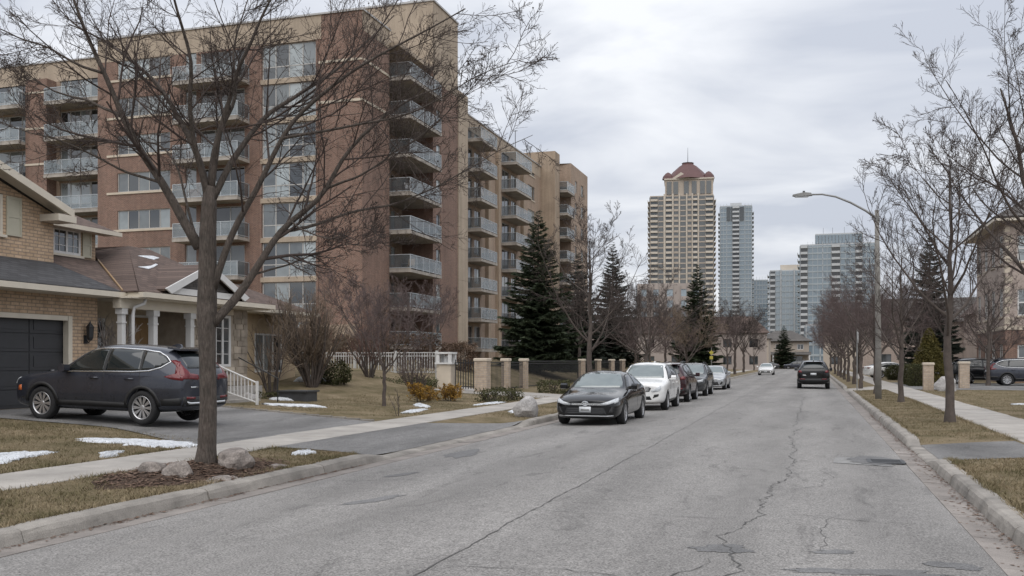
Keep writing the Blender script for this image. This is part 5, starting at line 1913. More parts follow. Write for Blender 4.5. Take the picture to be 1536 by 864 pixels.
# long street wing
X2 = -30.4
holes = []
for z in FX:
    holes += [(83.7, 85.6, z + 0.02, z + 2.2), (86.2, 87.8, z + 0.75, z + 2.2), (94.7, 97.2, z + 0.02, z + 2.2), (97.9, 99.6, z + 0.75, z + 2.2), (104.2, 107.0, z + 0.75, z + 2.3)]
m = MB()
wall_mb(m, 'x', X2, 1, 77.8, 109.6, ZG, 23.2, holes)
raw_build(m, 'brick_wall', 'tan_brick', apt)
m = MB()
wall_mb(m, 'x', X2 + 0.012, 1, 77.8, 109.6, 23.2, 24.5)
raw_build(m, 'parapet', 'beige_concrete', apt)
m = MB()
m.box(X2 - 0.3, X2 + 0.1, 77.8, 109.58, 24.5, 24.62)
m.build('coping', 'coping_metal', apt, True)
for z in FX:
    window(apt, 'x', X2, 1, 83.7, 85.6, z + 0.02, z + 2.2, 2, glass='glass_dark', name='patio_door')
    window(apt, 'x', X2, 1, 86.2, 87.8, z + 0.75, z + 2.2, 2)
    window(apt, 'x', X2, 1, 94.7, 97.2, z + 0.02, z + 2.2, 2, glass='glass_dark', name='patio_door')
    window(apt, 'x', X2, 1, 97.9, 99.6, z + 0.75, z + 2.2, 2)
    window(apt, 'x', X2, 1, 104.2, 107.0, z + 0.75, z + 2.3, 3, sill=(104.1, 107.1, 0.14, 0.06, 'stone_trim'))
b0 = balcony(apt, X2 + 0.005, -28.75, 83.5, 88.2, FX[0], 'x', 5)
b1 = balcony(apt, X2 + 0.005, -28.75, 94.5, 100.2, FX[0], 'x', 5)
for k in range(1, 8):
    copy_tree(b0, apt, (0, 0, 2.75 * k))
    copy_tree(b1, apt, (0, 0, 2.75 * k))
# vertical concrete fins between the bays
for yy in (82.4, 89.4, 92.6, 101.4):
    m = MB()
    m.box(X2 + 0.004, X2 + 0.35, yy, yy + 0.7, ZG, 23.2)
    m.build('concrete_fin', 'tan_concrete', apt, True)
# far pavilion
holes = [(117.8, 118.8, z + 0.7, z + 2.2) for z in FX] + [(121.0, 122.4, z + 0.7, z + 2.2) for z in FX]
m = MB()
wall_mb(m, 'y', 109.6, -1, X2, -28.66, ZG, 26.3)
wall_mb(m, 'x', -28.66, 1, 109.6, 111.8, ZG, 26.3)
wall_mb(m, 'y', 111.8, -1, -33, -28.66, 20, 26.3)
m.add([(-36, 109.6, 26.3), (-28.66, 109.6, 26.3), (-28.66, 111.8, 26.3), (-36, 111.8, 26.3)], [(0, 1, 2, 3)])
face(m, 'y', 109.6, -36, X2, 24.3, 26.3)
raw_build(m, 'pavilion_pier', 'tan_concrete', apt)
m = MB()
wall_mb(m, 'x', -30.2, 1, 111.8, 115.6, ZG, 25.5)
wall_mb(m, 'y', 115.6, -1, -30.2, -28.2, ZG, 26.0)
wall_mb(m, 'x', -28.2, 1, 115.6, 124.8, ZG, 26.0, holes)
face(m, 'y', 124.8, -46, -28.2, ZG, 26.0)
m.add([(-46, 111.8, 25.5), (-28.2, 115.6, 26.0), (-28.2, 124.8, 26.0), (-46, 124.8, 26.0)], [(0, 1, 2, 3)])
raw_build(m, 'brick_wall', 'tan_brick', apt)
for z in FX:
    window(apt, 'x', -28.2, 1, 117.8, 118.8, z + 0.7, z + 2.2, 1)
    window(apt, 'x', -28.2, 1, 121.0, 122.4, z + 0.7, z + 2.2, 2)
b0 = balcony(apt, -30.19, -27.7, 111.9, 115.55, FX[1], 'x', 3)
for k in range(2, 8):
    copy_tree(b0, apt, (0, 0, 2.75 * (k - 1)))
def patio_chair(label, x, y, z, rot, mat='dark_metal'):
    root = thing('patio_chair', label, 'chair', (x, y, z), rot, 'patio chairs on the corner balconies')
    m = MB()
    m.box(-0.24, 0.24, -0.24, 0.24, 0.40, 0.44)
    m.build('seat', mat, root)
    m = MB()
    m.add([(-0.24, 0.20, 0.44), (0.24, 0.20, 0.44), (0.24, 0.34, 0.92), (-0.24, 0.34, 0.92), (-0.24, 0.24, 0.44), (0.24, 0.24, 0.44), (0.24, 0.38, 0.92), (-0.24, 0.38, 0.92)],
          [(0, 1, 2, 3), (7, 6, 5, 4), (0, 4, 5, 1), (1, 5, 6, 2), (2, 6, 7, 3), (3, 7, 4, 0)])
    m.build('backrest', mat, root)
    for sx in (-0.21, 0.21):
        for sy in (-0.21, 0.21):
            m = MB()
            m.box(sx - 0.015, sx + 0.015, sy - 0.015, sy + 0.015, 0.0, 0.40)
            m.build('leg', mat, root)


patio_chair('dark patio chair on the top corner balcony', -28.0, 64.9, FX[7], 0.4)
patio_chair('dark patio chair on the corner balcony third from the top', -28.2, 66.5, FX[5], 2.0)
patio_chair('white patio chair on the corner balcony fourth from the top', -27.9, 65.0, FX[4], 1.2, 'white_trim')
patio_chair('dark patio chair on the corner balcony fifth from the top', -28.1, 64.8, FX[3], -0.6)
patio_chair('brown patio chair on the corner balcony sixth from the top', -28.0, 65.4, FX[2], 0.2, 'wood_door')
patio_chair('white patio chair on the corner balcony second from the ground', -28.1, 67.2, FX[1], 1.9, 'white_trim')
# roof masts
for (x, y, z, h) in ((-31.5, 103.0, 24.2, 3.2), (-31.6, 108.0, 24.2, 2.6), (-31.4, 108.6, 24.2, 2.6), (-40.0, 60.5, 25.0, 1.1)):
    m = MB()
    m.tube([(x, y, z), (x, y, z + h)], [0.05, 0.04], 6)
    m.box(x - 0.25, x + 0.25, y - 0.03, y + 0.03, z + h - 0.1, z + h - 0.04)
    m.build('roof_mast', 'dark_metal', apt, True)
# entrance wall of the ground floor at the end
m = MB()
m.box(-33.5, -29.2, YF - 0.3, YF - 0.02, ZG, 4.2)
m.build('garden_wall', 'tan_concrete', apt, True)
m = MB()
m.box(-36.9, -31.0, YF - 2.2, YF - 0.31, 3.3, 3.9)
m.build('entrance_canopy', 'red_brick', apt, True)

# ------------------------------------------------------------------ the yellow brick house
hs = thing('brick_house', 'yellow brick house with a black garage door and a pillared porch', 'house', (-22, 20, 0.5))
XG = -18.3
m = MB()
wall_mb(m, 'x', XG, 1, 11.0, 21.5, 0.4, 3.45, [(15.65, 20.55, 0.3, 2.89)], 0.22)
face(m, 'y', 21.5, -21, XG, 0.4, 3.45)
face(m, 'y', 11.0, -30, XG, 0.4, 3.45)
raw_build(m, 'garage_wall', 'yellow_brick', hs)
m = MB()
wall_mb(m, 'x', -19.6, 1, 11.2, 21.34, 3.6, 5.72, [(18.45, 19.62, 4.95, 5.98)][:0] + [(18.45, 19.62, 4.95, 5.72)], 0.12)
RY, RZ = 16.25, 7.6
m.add([(-19.6, 11.2, 5.72), (-19.6, 18.45, 5.72), (-19.6, 18.45, 5.98), (-19.6, 19.62, 5.98), (-19.6, 19.62, 5.72), (-19.6, 21.34, 5.72), (-19.6, RY, RZ - 0.25)], [(0, 1, 2, 3, 4, 5, 6)])
face(m, 'y', 21.34, -30, -19.6, 3.6, 5.72)
raw_build(m, 'gable_wall', 'yellow_brick', hs)
m = MB()
wall_mb(m, 'x', -20.4, 1, 21.34, 23.88, 3.6, 5.62, [(22.15, 23.25, 4.80, 5.53)], 0.1)
face(m, 'y', 23.88, -27, -20.4, 3.6, 5.62)
raw_build(m, 'upper_wall', 'yellow_brick', hs)
window(hs, 'x', -20.4, 1, 22.15, 23.25, 4.80, 5.53, 2, fw=0.07, inset=0.0, frame='white_trim', grille=(2, 3), sill=(22.1, 23.35, 0.07, 0.07, 'cream_trim'))
window(hs, 'x', -19.6, 1, 18.45, 19.62, 4.95, 5.97, 2, fw=0.07, inset=0.02, frame='cream_trim', grille=(2, 3), sill=(18.4, 19.7, 0.07, 0.07, 'cream_trim'))


def shutter(x, y0, y1, z0, z1):
    m = MB()
    m.box(x + 0.004, x + 0.03, y0, y1, z0, z1)
    for (a, b_, c, d) in ((y0, y0 + 0.05, z0, z1), (y1 - 0.05, y1, z0, z1), (y0 + .05, y1 - .05, z0, z0 + 0.06), (y0 + .05, y1 - .05, z1 - 0.06, z1), (y0 + .05, y1 - .05, (z0 + z1) / 2 - .03, (z0 + z1) / 2 + .03)):
        m.box(x + 0.03, x + 0.045, a, b_, c, d)
    m.build('shutter', 'shutter', hs, True)


shutter(-19.6, 19.72, 20.2, 4.95, 5.95)
shutter(-20.4, 23.32, 23.68, 4.78, 5.53)
# garage door: panels in five rows
gd = MB()
gd.box(XG - 0.24, XG - 0.2, 15.65, 20.55, 0.3, 2.89)
gdo = gd.build('garage_door', 'door_panel', hs, True)
for r_ in range(5):
    for c_ in range(4):
        y0 = 15.68 + c_ * (4.84 / 4)
        z0 = 0.58 + r_ * 0.462
        m = MB()
        m.box(XG - 0.198, XG - 0.175, y0 + 0.012, y0 + 1.198, z0 + 0.01, z0 + 0.452)
        m.box(XG - 0.174, XG - 0.163, y0 + 0.14, y0 + 1.07, z0 + 0.09, z0 + 0.372)
        m.build('door_panel', 'door_panel', gdo, True)
m = MB()
m.box(XG - 0.165, XG - 0.13, 20.0, 20.1, 1.42, 1.52)
m.build('handle', 'alloy', gdo, True)
m = MB()
m.box(XG - 0.15, XG + 0.02, 20.42, 20.56, 0.4, 2.9)
m.box(XG - 0.15, XG + 0.02, 15.64, 15.78, 0.4, 2.9)
m.box(XG - 0.15, XG + 0.02, 15.8, 20.4, 2.78, 2.9)
m.build('door_frame', 'cream_trim', hs, True)
m = MB()
m.box(XG + 0.004, XG + 0.03, 17.0, 17.35, 3.02, 3.1)
m.build('house_number_plate', 'dark_metal', hs, True)


def slope(name, quad, mat, parent, th=0.07):
    """a roof plane with real thickness"""
    a, b_, c = [Vector(p) for p in quad[:3]]
    n = (b_ - a).cross(c - a).normalized()
    if n.z < 0:
        n = -n
    pts = [Vector(p) for p in quad]
    k = len(pts)
    m = MB()
    m.add([p for p in pts] + [p - n * th for p in pts], [tuple(range(k)), tuple(range(k, 2 * k))[::-1]] + [(i, (i + 1) % k, k + (i + 1) % k, k + i) for i in range(k)])
    return m.build(name, mat, parent, True)


slope('garage_roof', [(-17.75, 10.8, 3.62), (-17.75, 21.75, 3.62), (-19.65, 21.36, 4.42), (-19.65, 10.8, 4.42)], 'shingle_dark', hs)
slope('garage_roof_return', [(-17.75, 21.76, 3.62), (-19.66, 21.37, 4.424), (-20.38, 21.37, 4.727), (-20.38, 23.95, 4.727)], 'shingle_brown', hs, 0.05)
m = MB()
m.box(-17.74, -17.60, 10.8, 21.98, 3.44, 3.58)
m.box(-17.595, -17.08, 21.80, 21.915, 3.45, 3.59)
m.build('gutter', 'cream_trim', hs, True)
m = MB()
m.box(-18.3, -17.76, 11.0, 21.7, 3.42, 3.46)
m.build('soffit', 'cream_trim', hs, True)
# main gable roof
for sgn, yy in ((1, 21.45), (-1, 11.05)):
    e = (-19.05, yy, RZ - abs(yy - RY) * 0.34)
    f_ = (-30.0, yy, RZ - abs(yy - RY) * 0.34)
    slope('roof', [e, f_, (-30.0, RY, RZ), (-19.05, RY, RZ)], 'shingle_dark', hs, 0.08)
    m = MB()
    dz = 0.34
    m.add([(-19.0, yy, e[2] - 0.02), (-19.0, RY, RZ - 0.02), (-19.0, RY, RZ - 0.22), (-19.0, yy, e[2] - 0.22),
           (-19.08, yy, e[2] - 0.02), (-19.08, RY, RZ - 0.02), (-19.08, RY, RZ - 0.22), (-19.08, yy, e[2] - 0.22)],
          [(0, 1, 2, 3), (7, 6, 5, 4), (0, 4, 5, 1), (1, 5, 6, 2), (2, 6, 7, 3), (3, 7, 4, 0)])
    m.build('rake_board', 'cream_trim', hs, True)
    m = MB()
    m.add([(-19.09, yy, e[2] - 0.10), (-19.09, RY, RZ - 0.10), (-19.6, RY, RZ - 0.10), (-19.6, yy, e[2] - 0.10)], [(0, 1, 2, 3)])
    raw_build(m, 'rake_soffit', 'cream_trim', hs)
m = MB()
m.box(-19.62, -18.98, 20.85, 21.5, 5.46, 5.64)
m.build('eave_return', 'cream_trim', hs, True)
slope('upper_roof', [(-19.95, 21.38, 5.62), (-19.95, 24.3, 5.62), (-22.6, 22.6, 6.85), (-22.6, 21.38, 6.85)], 'shingle_brown', hs)
slope('upper_roof', [(-19.95, 24.3, 5.62), (-26.5, 24.3, 5.62), (-26.5, 22.6, 6.85), (-22.6, 22.6, 6.85)], 'shingle_brown', hs)
m = MB()
m.box(-19.96, -19.86, 21.4, 24.4, 5.48, 5.60)
m.box(-20.4, -19.97, 21.4, 24.3, 5.50, 5.54)
m.build('gutter', 'cream_trim', hs, True)

# porch wing with hip roof
ZE = 3.62
slope('hip_roof', [(-17.2, 21.8, ZE), (-17.2, 28.4, ZE), (-19.9, 25.7, 5.25), (-19.9, 24.7, 5.25)], 'shingle_brown', hs)
slope('hip_roof', [(-17.2, 21.74, ZE), (-19.9, 24.7, 5.25), (-20.9, 24.4, 5.1), (-20.39, 23.98, 4.735), (-17.75, 21.72, 3.612)], 'shingle_brown', hs, 0.04)
m = MB()
m.tube([(-17.7, 21.76, 3.64), (-20.36, 23.96, 4.755)], 0.03, 5)
m.build('valley_flashing', 'wood_door', hs, True)
slope('hip_roof', [(-17.2, 28.4, ZE), (-26.5, 28.4, ZE), (-24.0, 25.7, 5.25), (-19.9, 25.7, 5.25)], 'shingle_brown', hs)
slope('hip_roof', [(-19.9, 24.7, 5.24), (-19.9, 25.7, 5.24), (-24.0, 25.7, 5.24), (-24.0, 24.7, 5.24)], 'shingle_brown', hs)
m = MB()
m.box(-17.21, -17.08, 21.92, 28.5, ZE - 0.16, ZE - 0.02)
m.box(-24, -17.22, 28.38, 28.5, ZE - 0.16, ZE - 0.02)
m.build('gutter', 'cream_trim', hs, True)
m = MB()
m.box(-20.3, -17.22, 21.52, 28.37, ZE - 0.2, ZE - 0.16)
m.build('porch_ceiling', 'cream_trim', hs, True)
m = MB()
m.box(-17.85, -17.6, 21.55, 25.0, 3.16, ZE - 0.201)
m.build('porch_beam', 'cream_trim', hs, True)
# small gable over the porch
gy0, gy1, gp, gz = 22.75, 26.9, 24.85, 4.62
for yy in (gy0, gy1):
    slope('porch_gable_roof', [(-17.12, yy, ZE + 0.12), (-17.12, gp, gz), (-19.0, gp, gz), (-17.9, yy, ZE + 0.12)], 'shingle_brown', hs, 0.06)
    m = MB()
    m.add([(-17.06, yy, ZE + 0.13), (-17.06, gp, gz + 0.01), (-17.06, gp, gz - 0.18), (-17.06, yy + (0.25 if yy < gp else -0.25), ZE + 0.0),
           (-17.11, yy, ZE + 0.13), (-17.11, gp, gz + 0.01), (-17.11, gp, gz - 0.18), (-17.11, yy + (0.25 if yy < gp else -0.25), ZE + 0.0)],
          [(0, 1, 2, 3), (7, 6, 5, 4), (0, 4, 5, 1), (1, 5, 6, 2), (2, 6, 7, 3), (3, 7, 4, 0)])
    m.build('rake_board', 'white_trim', hs, True)
m = MB()
m.prism([(gy0 + 0.3, ZE), (gy1 - 0.3, ZE), (gp, gz - 0.12)], 'x', -17.5, -17.3)
m.build('gable_panel', 'shingle_grey', hs, True)
m = MB()
m.box(-17.29, -17.2, gy0 + 0.45, gy1 - 0.45, ZE + 0.02, ZE + 0.2)
m.build('gable_base_board', 'white_trim', hs, True)
# columns
for yy in (21.75, 23.05, 24.75):
    m = MB()
    m.box(-17.9, -17.56, yy - 0.17, yy + 0.17, 0.55, 1.0)
    m.build('column_plinth', 'stone_veneer', hs, True)
    m = MB()
    w_ = 0.075 if yy < 22 else 0.088
    m.box(-17.73 - w_, -17.73 + w_, yy - w_, yy + w_, 1.003, 3.0)
    m.box(-17.73 - w_ - 0.02, -17.73 + w_ + 0.02, yy - w_ - 0.02, yy + w_ + 0.02, 2.76, 2.80)
    m.box(-17.73 - w_ - 0.04, -17.73 + w_ + 0.04, yy - w_ - 0.04, yy + w_ + 0.04, 3.0, 3.158)
    m.box(-17.73 - w_ - 0.02, -17.73 + w_ + 0.02, yy - w_ - 0.02, yy + w_ + 0.02, 1.004, 1.1)
    m.build('column', 'white_trim', hs, True)
for yy in (21.95, 25.0):
    m = MB()
    m.tube([(-17.3, yy + 0.25, 3.45), (-17.32, yy + 0.2, 3.3), (-17.5, yy + 0.03, 3.2), (-17.52, yy, 3.0), (-17.52, yy, 0.7)], 0.045, 8)
    m.build('downpipe', 'white_trim', hs, True, smooth=True)
# porch back wall with door and sidelight, stone veneer piers
m = MB()
wall_mb(m, 'x', -19.050, 1, 21.5, 25.4, 0.4, 3.45, [(23.7, 24.75, 0.95, 3.05), (21.9, 22.7, 0.95, 2.95)], 0.15)
raw_build(m, 'porch_wall', 'porch_wall_pale', hs)
m = MB()
m.box(-19.190, -19.130, 23.75, 24.7, 0.95, 3.03)
d_ = m.build('front_door', 'wood_door', hs, True)
for (z0, z1) in ((1.1, 1.6), (1.75, 2.25), (2.4, 2.9)):
    for y0 in (23.85, 24.28):
        m = MB()
        m.box(-19.128, -19.115, y0, y0 + 0.34, z0, z1)
        m.build('door_panel', 'wood_door', d_, True)
m = MB()
m.box(-19.110, -19.060, 24.58, 24.64, 1.85, 2.05)
m.build('handle', 'dark_metal', d_, True)
m = MB()
for y0 in (23.66, 24.72):
    m.box(-19.150, -19.010, y0, y0 + 0.08, 0.95, 3.1)
m.box(-19.150, -19.010, 23.75, 24.71, 3.035, 3.1)
m.build('door_frame', 'white_trim', hs, True)
window(hs, 'x', -19.050, 1, 21.9, 22.7, 0.95, 2.95, 1, fw=0.08, inset=0.03, frame='white_trim', glass='glass_dark')
m = MB()
m.box(-19.9, -15.4 - 2.0, 21.52, 28.2, 0.35, 0.93)
m.build('porch_floor', 'concrete', hs, True)
# stone-faced room right of the porch: courses of separate stones
m = MB()
wall_mb(m, 'x', -17.98, 1, 25.0, 28.2, 0.4, 3.45, [(26.3, 27.2, 1.55, 3.2)], 0.15)
face(m, 'y', 25.0, -19.9, -17.98, 0.4, 3.45)
face(m, 'y', 28.2, -24, -17.98, 0.4, 3.45)
raw_build(m, 'stone_wall', 'stone_veneer', hs)
rs = random.Random(3)
z = 0.95
stones = []
while z < 3.36:
    h = rs.choice((0.13, 0.18, 0.24))
    y = 25.02
    while y < 28.15:
        w = rs.uniform(0.22, 0.52)
        y1 = min(y + w, 28.18)
        hit = y1 > 26.2 and y < 27.3 and z + h > 1.45 and z < 3.3
        if not hit and y1 - y > 0.1:
            stones.append((y, y1, z, min(z + h, 3.43)))
        elif hit and y < 26.2 and 26.2 - y > 0.1:
            stones.append((y, 26.2, z, min(z + h, 3.43)))
        y = y1
    z += h
for (y0, y1, z0, z1) in stones:
    m = MB()
    p = 0.02 + rs.uniform(0, 0.025)
    m.box(-17.985, -17.98 + p, y0 + 0.008, y1 - 0.008, z0 + 0.008, z1 - 0.008)
    m.build('stone', 'stone_veneer', hs, True)
window(hs, 'x', -17.98, 1, 26.3, 27.2, 1.55, 3.2, 2, fw=0.09, inset=-0.02, frame='white_trim', grille=(1, 4))
m = MB()
m.box(-17.975, -17.86, 26.2, 27.3, 1.43, 1.54)
m.build('sill', 'stone_trim', hs, True)
m = MB()
m.box(-17.975, -17.9, 26.2, 27.3, 3.22, 3.4)
m.build('lintel', 'stone_trim', hs, True)
# steps and white railing
for i in range(4):
    m = MB()
    m.box(-17.38 + i * 0.3, -17.08 + i * 0.3, 24.9, 26.6, 0.3, 0.93 - (i + 1) * 0.12)
    m.build('step', 'concrete', hs, True)
m = MB()
m.box(-17.22 + 0.02, -17.16 + 0.02, 24.95, 25.0, 0.8, 1.75)
m.box(-15.62, -15.55, 24.95, 25.0, 0.35, 1.15)
m.tube([(-17.2, 24.975, 1.72), (-15.6, 24.975, 1.1)], 0.028, 6)
m.tube([(-17.2, 24.975, 1.0), (-15.6, 24.975, 0.52)], 0.022, 6)
m.build('porch_railing', 'white_trim', hs, True)
for i in range(12):
    x = -17.08 + i * 0.12
    t = (x + 17.2) / 1.6
    m = MB()
    m.box(x - 0.012, x + 0.012, 24.963, 24.987, 1.0 - 0.48 * t, 1.7 - 0.62 * t)
    m.build('baluster', 'white_trim', hs, True)
m = MB()
m.tube([(-17.3, 26.65, 1.85), (-15.9, 26.65, 1.2), (-15.9, 26.65, 0.4)], 0.02, 6)
m.build('handrail', 'black_iron', hs, True)
# wall lantern
m = MB()
m.box(XG + 0.003, XG + 0.03, 20.98, 21.1, 2.2, 2.42)
m.tube([(XG + 0.03, 21.04, 2.3), (XG + 0.12, 21.04, 2.22), (XG + 0.16, 21.04, 2.28)], 0.014, 6)
m.lathe([(0.05, 2.28), (0.085, 2.36), (0.1, 2.62), (0.11, 2.63), (0.03, 2.74), (0.008, 2.8)], 6, 'z', (XG + 0.16, 21.04, 0))
m.build('wall_lantern', 'black_iron', hs, True)
# roof snow, skylight, vents
def roof_z(x):
    return ZE + (-17.2 - x) * (5.25 - ZE) / 2.7


for pts in ([(-18.58, 23.5), (-18.54, 23.9), (-18.68, 24.3), (-18.9, 24.8), (-18.94, 24.75), (-18.76, 24.3), (-18.66, 23.9)], [(-19.3, 24.4), (-19.2, 25.0), (-19.38, 25.5), (-19.45, 25.3), (-19.38, 24.8)]):
    m = MB()
    k = len(pts)
    m.add([(x, y, roof_z(x) + 0.016) for x, y in pts] + [(x, y, roof_z(x) + 0.004) for x, y in pts], [tuple(range(k)), tuple(range(k, 2 * k))[::-1]] + [(i, (i + 1) % k, k + (i + 1) % k, k + i) for i in range(k)])
    m.build('roof_snow', 'snow', hs, True)
for (x, y, s) in ((-18.2, 24.3, 0.13),):
    m = MB()
    m.box(x - s * 0.7, x + s * 0.7, y - s, y + s, roof_z(x) - 0.05, roof_z(x) + 0.12)
    m.build('roof_vent', 'dark_metal', hs, True)

# ------------------------------------------------------------------ the stucco house next door
sh = thing('stucco_house', 'tan stucco bungalow with a brown hip roof behind the porch wing', 'house', (-23, 33.5, 0.5))
m = MB()
wall_mb(m, 'x', -20.2, 1, 30.0, 35.2, 0.4, 3.7, [(32.2, 34.2, 1.3, 2.8)])
face(m, 'y', 30.0, -28, -20.2, 0.4, 3.7)
face(m, 'y', 35.2, -28, -20.2, 0.4, 3.7)
raw_build(m, 'stucco_wall', 'stucco', sh)
window(sh, 'x', -20.2, 1, 32.2, 34.2, 1.3, 2.8, 3, frame='white_trim', fw=0.07, inset=0.04)
ex0, ex1, ey0, ey1, ez, pk = -19.5, -28.5, 29.5, 35.7, 3.72, (-22.6, 32.6, 5.15)
for quad in ([(ex0, ey0, ez), (ex0, ey1, ez), pk], [(ex0, ey1, ez), (ex1, ey1, ez), (-25.6, 32.6, 5.15), pk], [(ex1, ey0, ez), (ex0, ey0, ez), pk, (-25.6, 32.6, 5.15)], [(ex1, ey1, ez), (ex1, ey0, ez), (-25.6, 32.6, 5.15)]):
    slope('roof', quad, 'shingle_brown', sh)
m = MB()
m.box(ex0 - 0.02, ex0 + 0.09, ey0, ey1 + 0.1, ez - 0.16, ez - 0.03)
m.box(ex1, ex0 - 0.03, ey1 - 0.02, ey1 + 0.1, ez - 0.16, ez - 0.03)
m.build('gutter', 'cream_trim', sh, True)
m = MB()
m.box(ex1, ex0 - 0.03, ey0 + 0.02, ey1 - 0.03, ez - 0.2, ez - 0.165)
m.build('soffit', 'cream_trim', sh, True)

# ------------------------------------------------------------------ the brick townhouse on the right
th = thing('brick_townhouse', 'three-storey brick townhouse with a hip roof at the right edge', 'house', (18, 84, 0.15))
TXW, TY0, TY1 = 13.4, 77.4, 90.0
hx = []
for z0 in (0.9, 5.0, 8.9):
    for yy in (78.4, 81.6, 84.8, 88.0):
        hx.append((yy, yy + 1.5, z0, z0 + 2.1))
hy = [(14.2, 15.5, z0, z0 + 1.9) for z0 in (1.0, 5.0, 8.9)] + [(17.0, 18.4, z0, z0 + 1.9) for z0 in (1.0, 5.0, 8.9)] + [(19.6, 21.0, z0, z0 + 1.9) for z0 in (1.0, 5.0, 8.9)]
lo = [h for h in hx if h[2] < 3]
hi = [h for h in hx if h[2] > 3]
m = MB()
wall_mb(m, 'x', TXW, -1, TY0, TY1, 0.1, 4.0, lo)
wall_mb(m, 'y', TY0, -1, TXW, 24, 0.1, 4.0, [h for h in hy if h[2] < 3])
raw_build(m, 'lower_wall', 'red_brick', th)
m = MB()
wall_mb(m, 'x', TXW, -1, TY0, TY1, 4.25, 11.9, hi)
wall_mb(m, 'y', TY0, -1, TXW, 24, 4.25, 11.9, [h for h in hy if h[2] > 3])
face(m, 'y', TY1, TXW, 24, 0.1, 11.9)
face(m, 'x', 24, TY0, TY1, 0.1, 11.9)
raw_build(m, 'upper_wall', 'pink_brick', th)
m = MB()
m.box(TXW - 0.07, 24, TY0 - 0.07, TY0 - 0.004, 3.98, 4.27)
m.box(TXW - 0.07, TXW - 0.004, TY0 - 0.003, TY1, 3.98, 4.27)
m.build('stone_band', 'stone_trim', th, True)
for k in range(10):
    m = MB()
    z0 = 4.4 + k * 0.74
    m.box(TXW - 0.03, TXW + 0.45 - 0.15 * (k % 2), TY0 - 0.03, TY0 - 0.004, z0, z0 + 0.5)
    m.box(TXW - 0.031, TXW - 0.004, TY0 - 0.003, TY0 + 0.3 + 0.15 * (k % 2), z0, z0 + 0.5)
    m.build('quoin', 'stone_trim', th, True)
for (a, b_, z0, z1) in hx:
    window(th, 'x', TXW, -1, a, b_, z0, z1, 2, 2, fw=0.09, frame='white_trim', sill=(a - 0.08, b_ + 0.08, 0.14, 0.07, 'stone_trim'))
for (a, b_, z0, z1) in hy:
    window(th, 'y', TY0, -1, a, b_, z0, z1, 2, 2, fw=0.09, frame='white_trim', sill=(a - 0.08, b_ + 0.08, 0.14, 0.07, 'stone_trim'))
e = 0.9
x0, x1, y0, y1, zr = TXW - e, 24 + e, TY0 - e, TY1 + e, 12.1
for quad in ([(x0, y0, zr), (x1, y0, zr), (20.2, 83.0, 15.0), (17.2, 83.0, 15.0)], [(x0, y1, zr), (x0, y0, zr), (17.2, 83.0, 15.0), (17.2, 84.4, 15.0)],
             [(x1, y1, zr), (x0, y1, zr), (17.2, 84.4, 15.0), (20.2, 84.4, 15.0)], [(x1, y0, zr), (x1, y1, zr), (20.2, 84.4, 15.0), (20.2, 83.0, 15.0)]):
    slope('roof', quad, 'shingle_grey', th, 0.1)
m = MB()
m.box(x0 + 0.02, x1 - 0.02, y0 + 0.02, y1 - 0.02, 11.78, 11.96)
m.build('soffit', 'cream_trim', th, True)

# ------------------------------------------------------------------ house, low block and cars' backdrop at the street end
he = thing('corner_house', 'grey hip-roofed house facing down the street at its end', 'house', (-6, 226, 0.1))
m = MB()
hw = [(-10.6, -9.2, 4.2, 5.4), (-7.6, -5.6, 4.2, 5.4), (-3.0, -1.6, 4.2, 5.4), (-10.6, -8.8, 1.2, 2.6), (-4.4, -1.8, 1.0, 2.8)]
wall_mb(m, 'y', 222, -1, -11.5, -0.5, 0.1, 6.1, hw)
face(m, 'x', -0.5, 222, 231, 0.1, 6.1)
face(m, 'x', -11.5, 222, 231, 0.1, 6.1)
raw_build(m, 'house_wall', 'far_tan', he)
for (a, b_, z0, z1) in hw:
    window(he, 'y', 222, -1, a, b_, z0, z1, 2, frame='white_trim', fw=0.09, glass='glass_dark')
for q_ in ([(-12.3, 221.2, 6.1), (0.3, 221.2, 6.1), (-4.2, 226.5, 8.5), (-7.8, 226.5, 8.5)], [(0.3, 221.2, 6.1), (0.3, 231.8, 6.1), (-4.2, 226.5, 8.5)], [(-12.3, 231.8, 6.1), (-12.3, 221.2, 6.1), (-7.8, 226.5, 8.5)],
           [(0.3, 231.8, 6.1), (-12.3, 231.8, 6.1), (-7.8, 226.5, 8.5), (-4.2, 226.5, 8.5)]):
    slope('roof', q_, 'shingle_grey', he, 0.1)
slope('porch_roof', [(-12.0, 219.3, 3.1), (0.0, 219.3, 3.1), (0.0, 221.98, 3.7), (-12.0, 221.98, 3.7)], 'shingle_grey', he, 0.1)
for x in (-11.6, -8.0, -4.6, -0.4):
    m = MB()
    m.box(x - 0.15, x + 0.15, 219.4, 219.7, 0.1, 2.98)
    m.build('porch_post', 'white_trim', he, True)

# ------------------------------------------------------------------ fences, pillars, lamp, signs
def brick_pillar(label, x, y, z, h, w=0.58, mat='pillar_brick', group=None):
    root = thing('brick_pillar', label, 'pillar', (x, y, z), 0, group)
    m = MB()
    m.box(-w / 2, w / 2, -w / 2, w / 2, -0.1, h - 0.12)
    m.build('shaft', mat, root)
    m = MB()
    m.bevbox(-w / 2 - 0.035, w / 2 + 0.035, -w / 2 - 0.035, w / 2 + 0.035, h - 0.119, h, 0.03)
    m.build('cap', 'stone_trim', root)
    return root


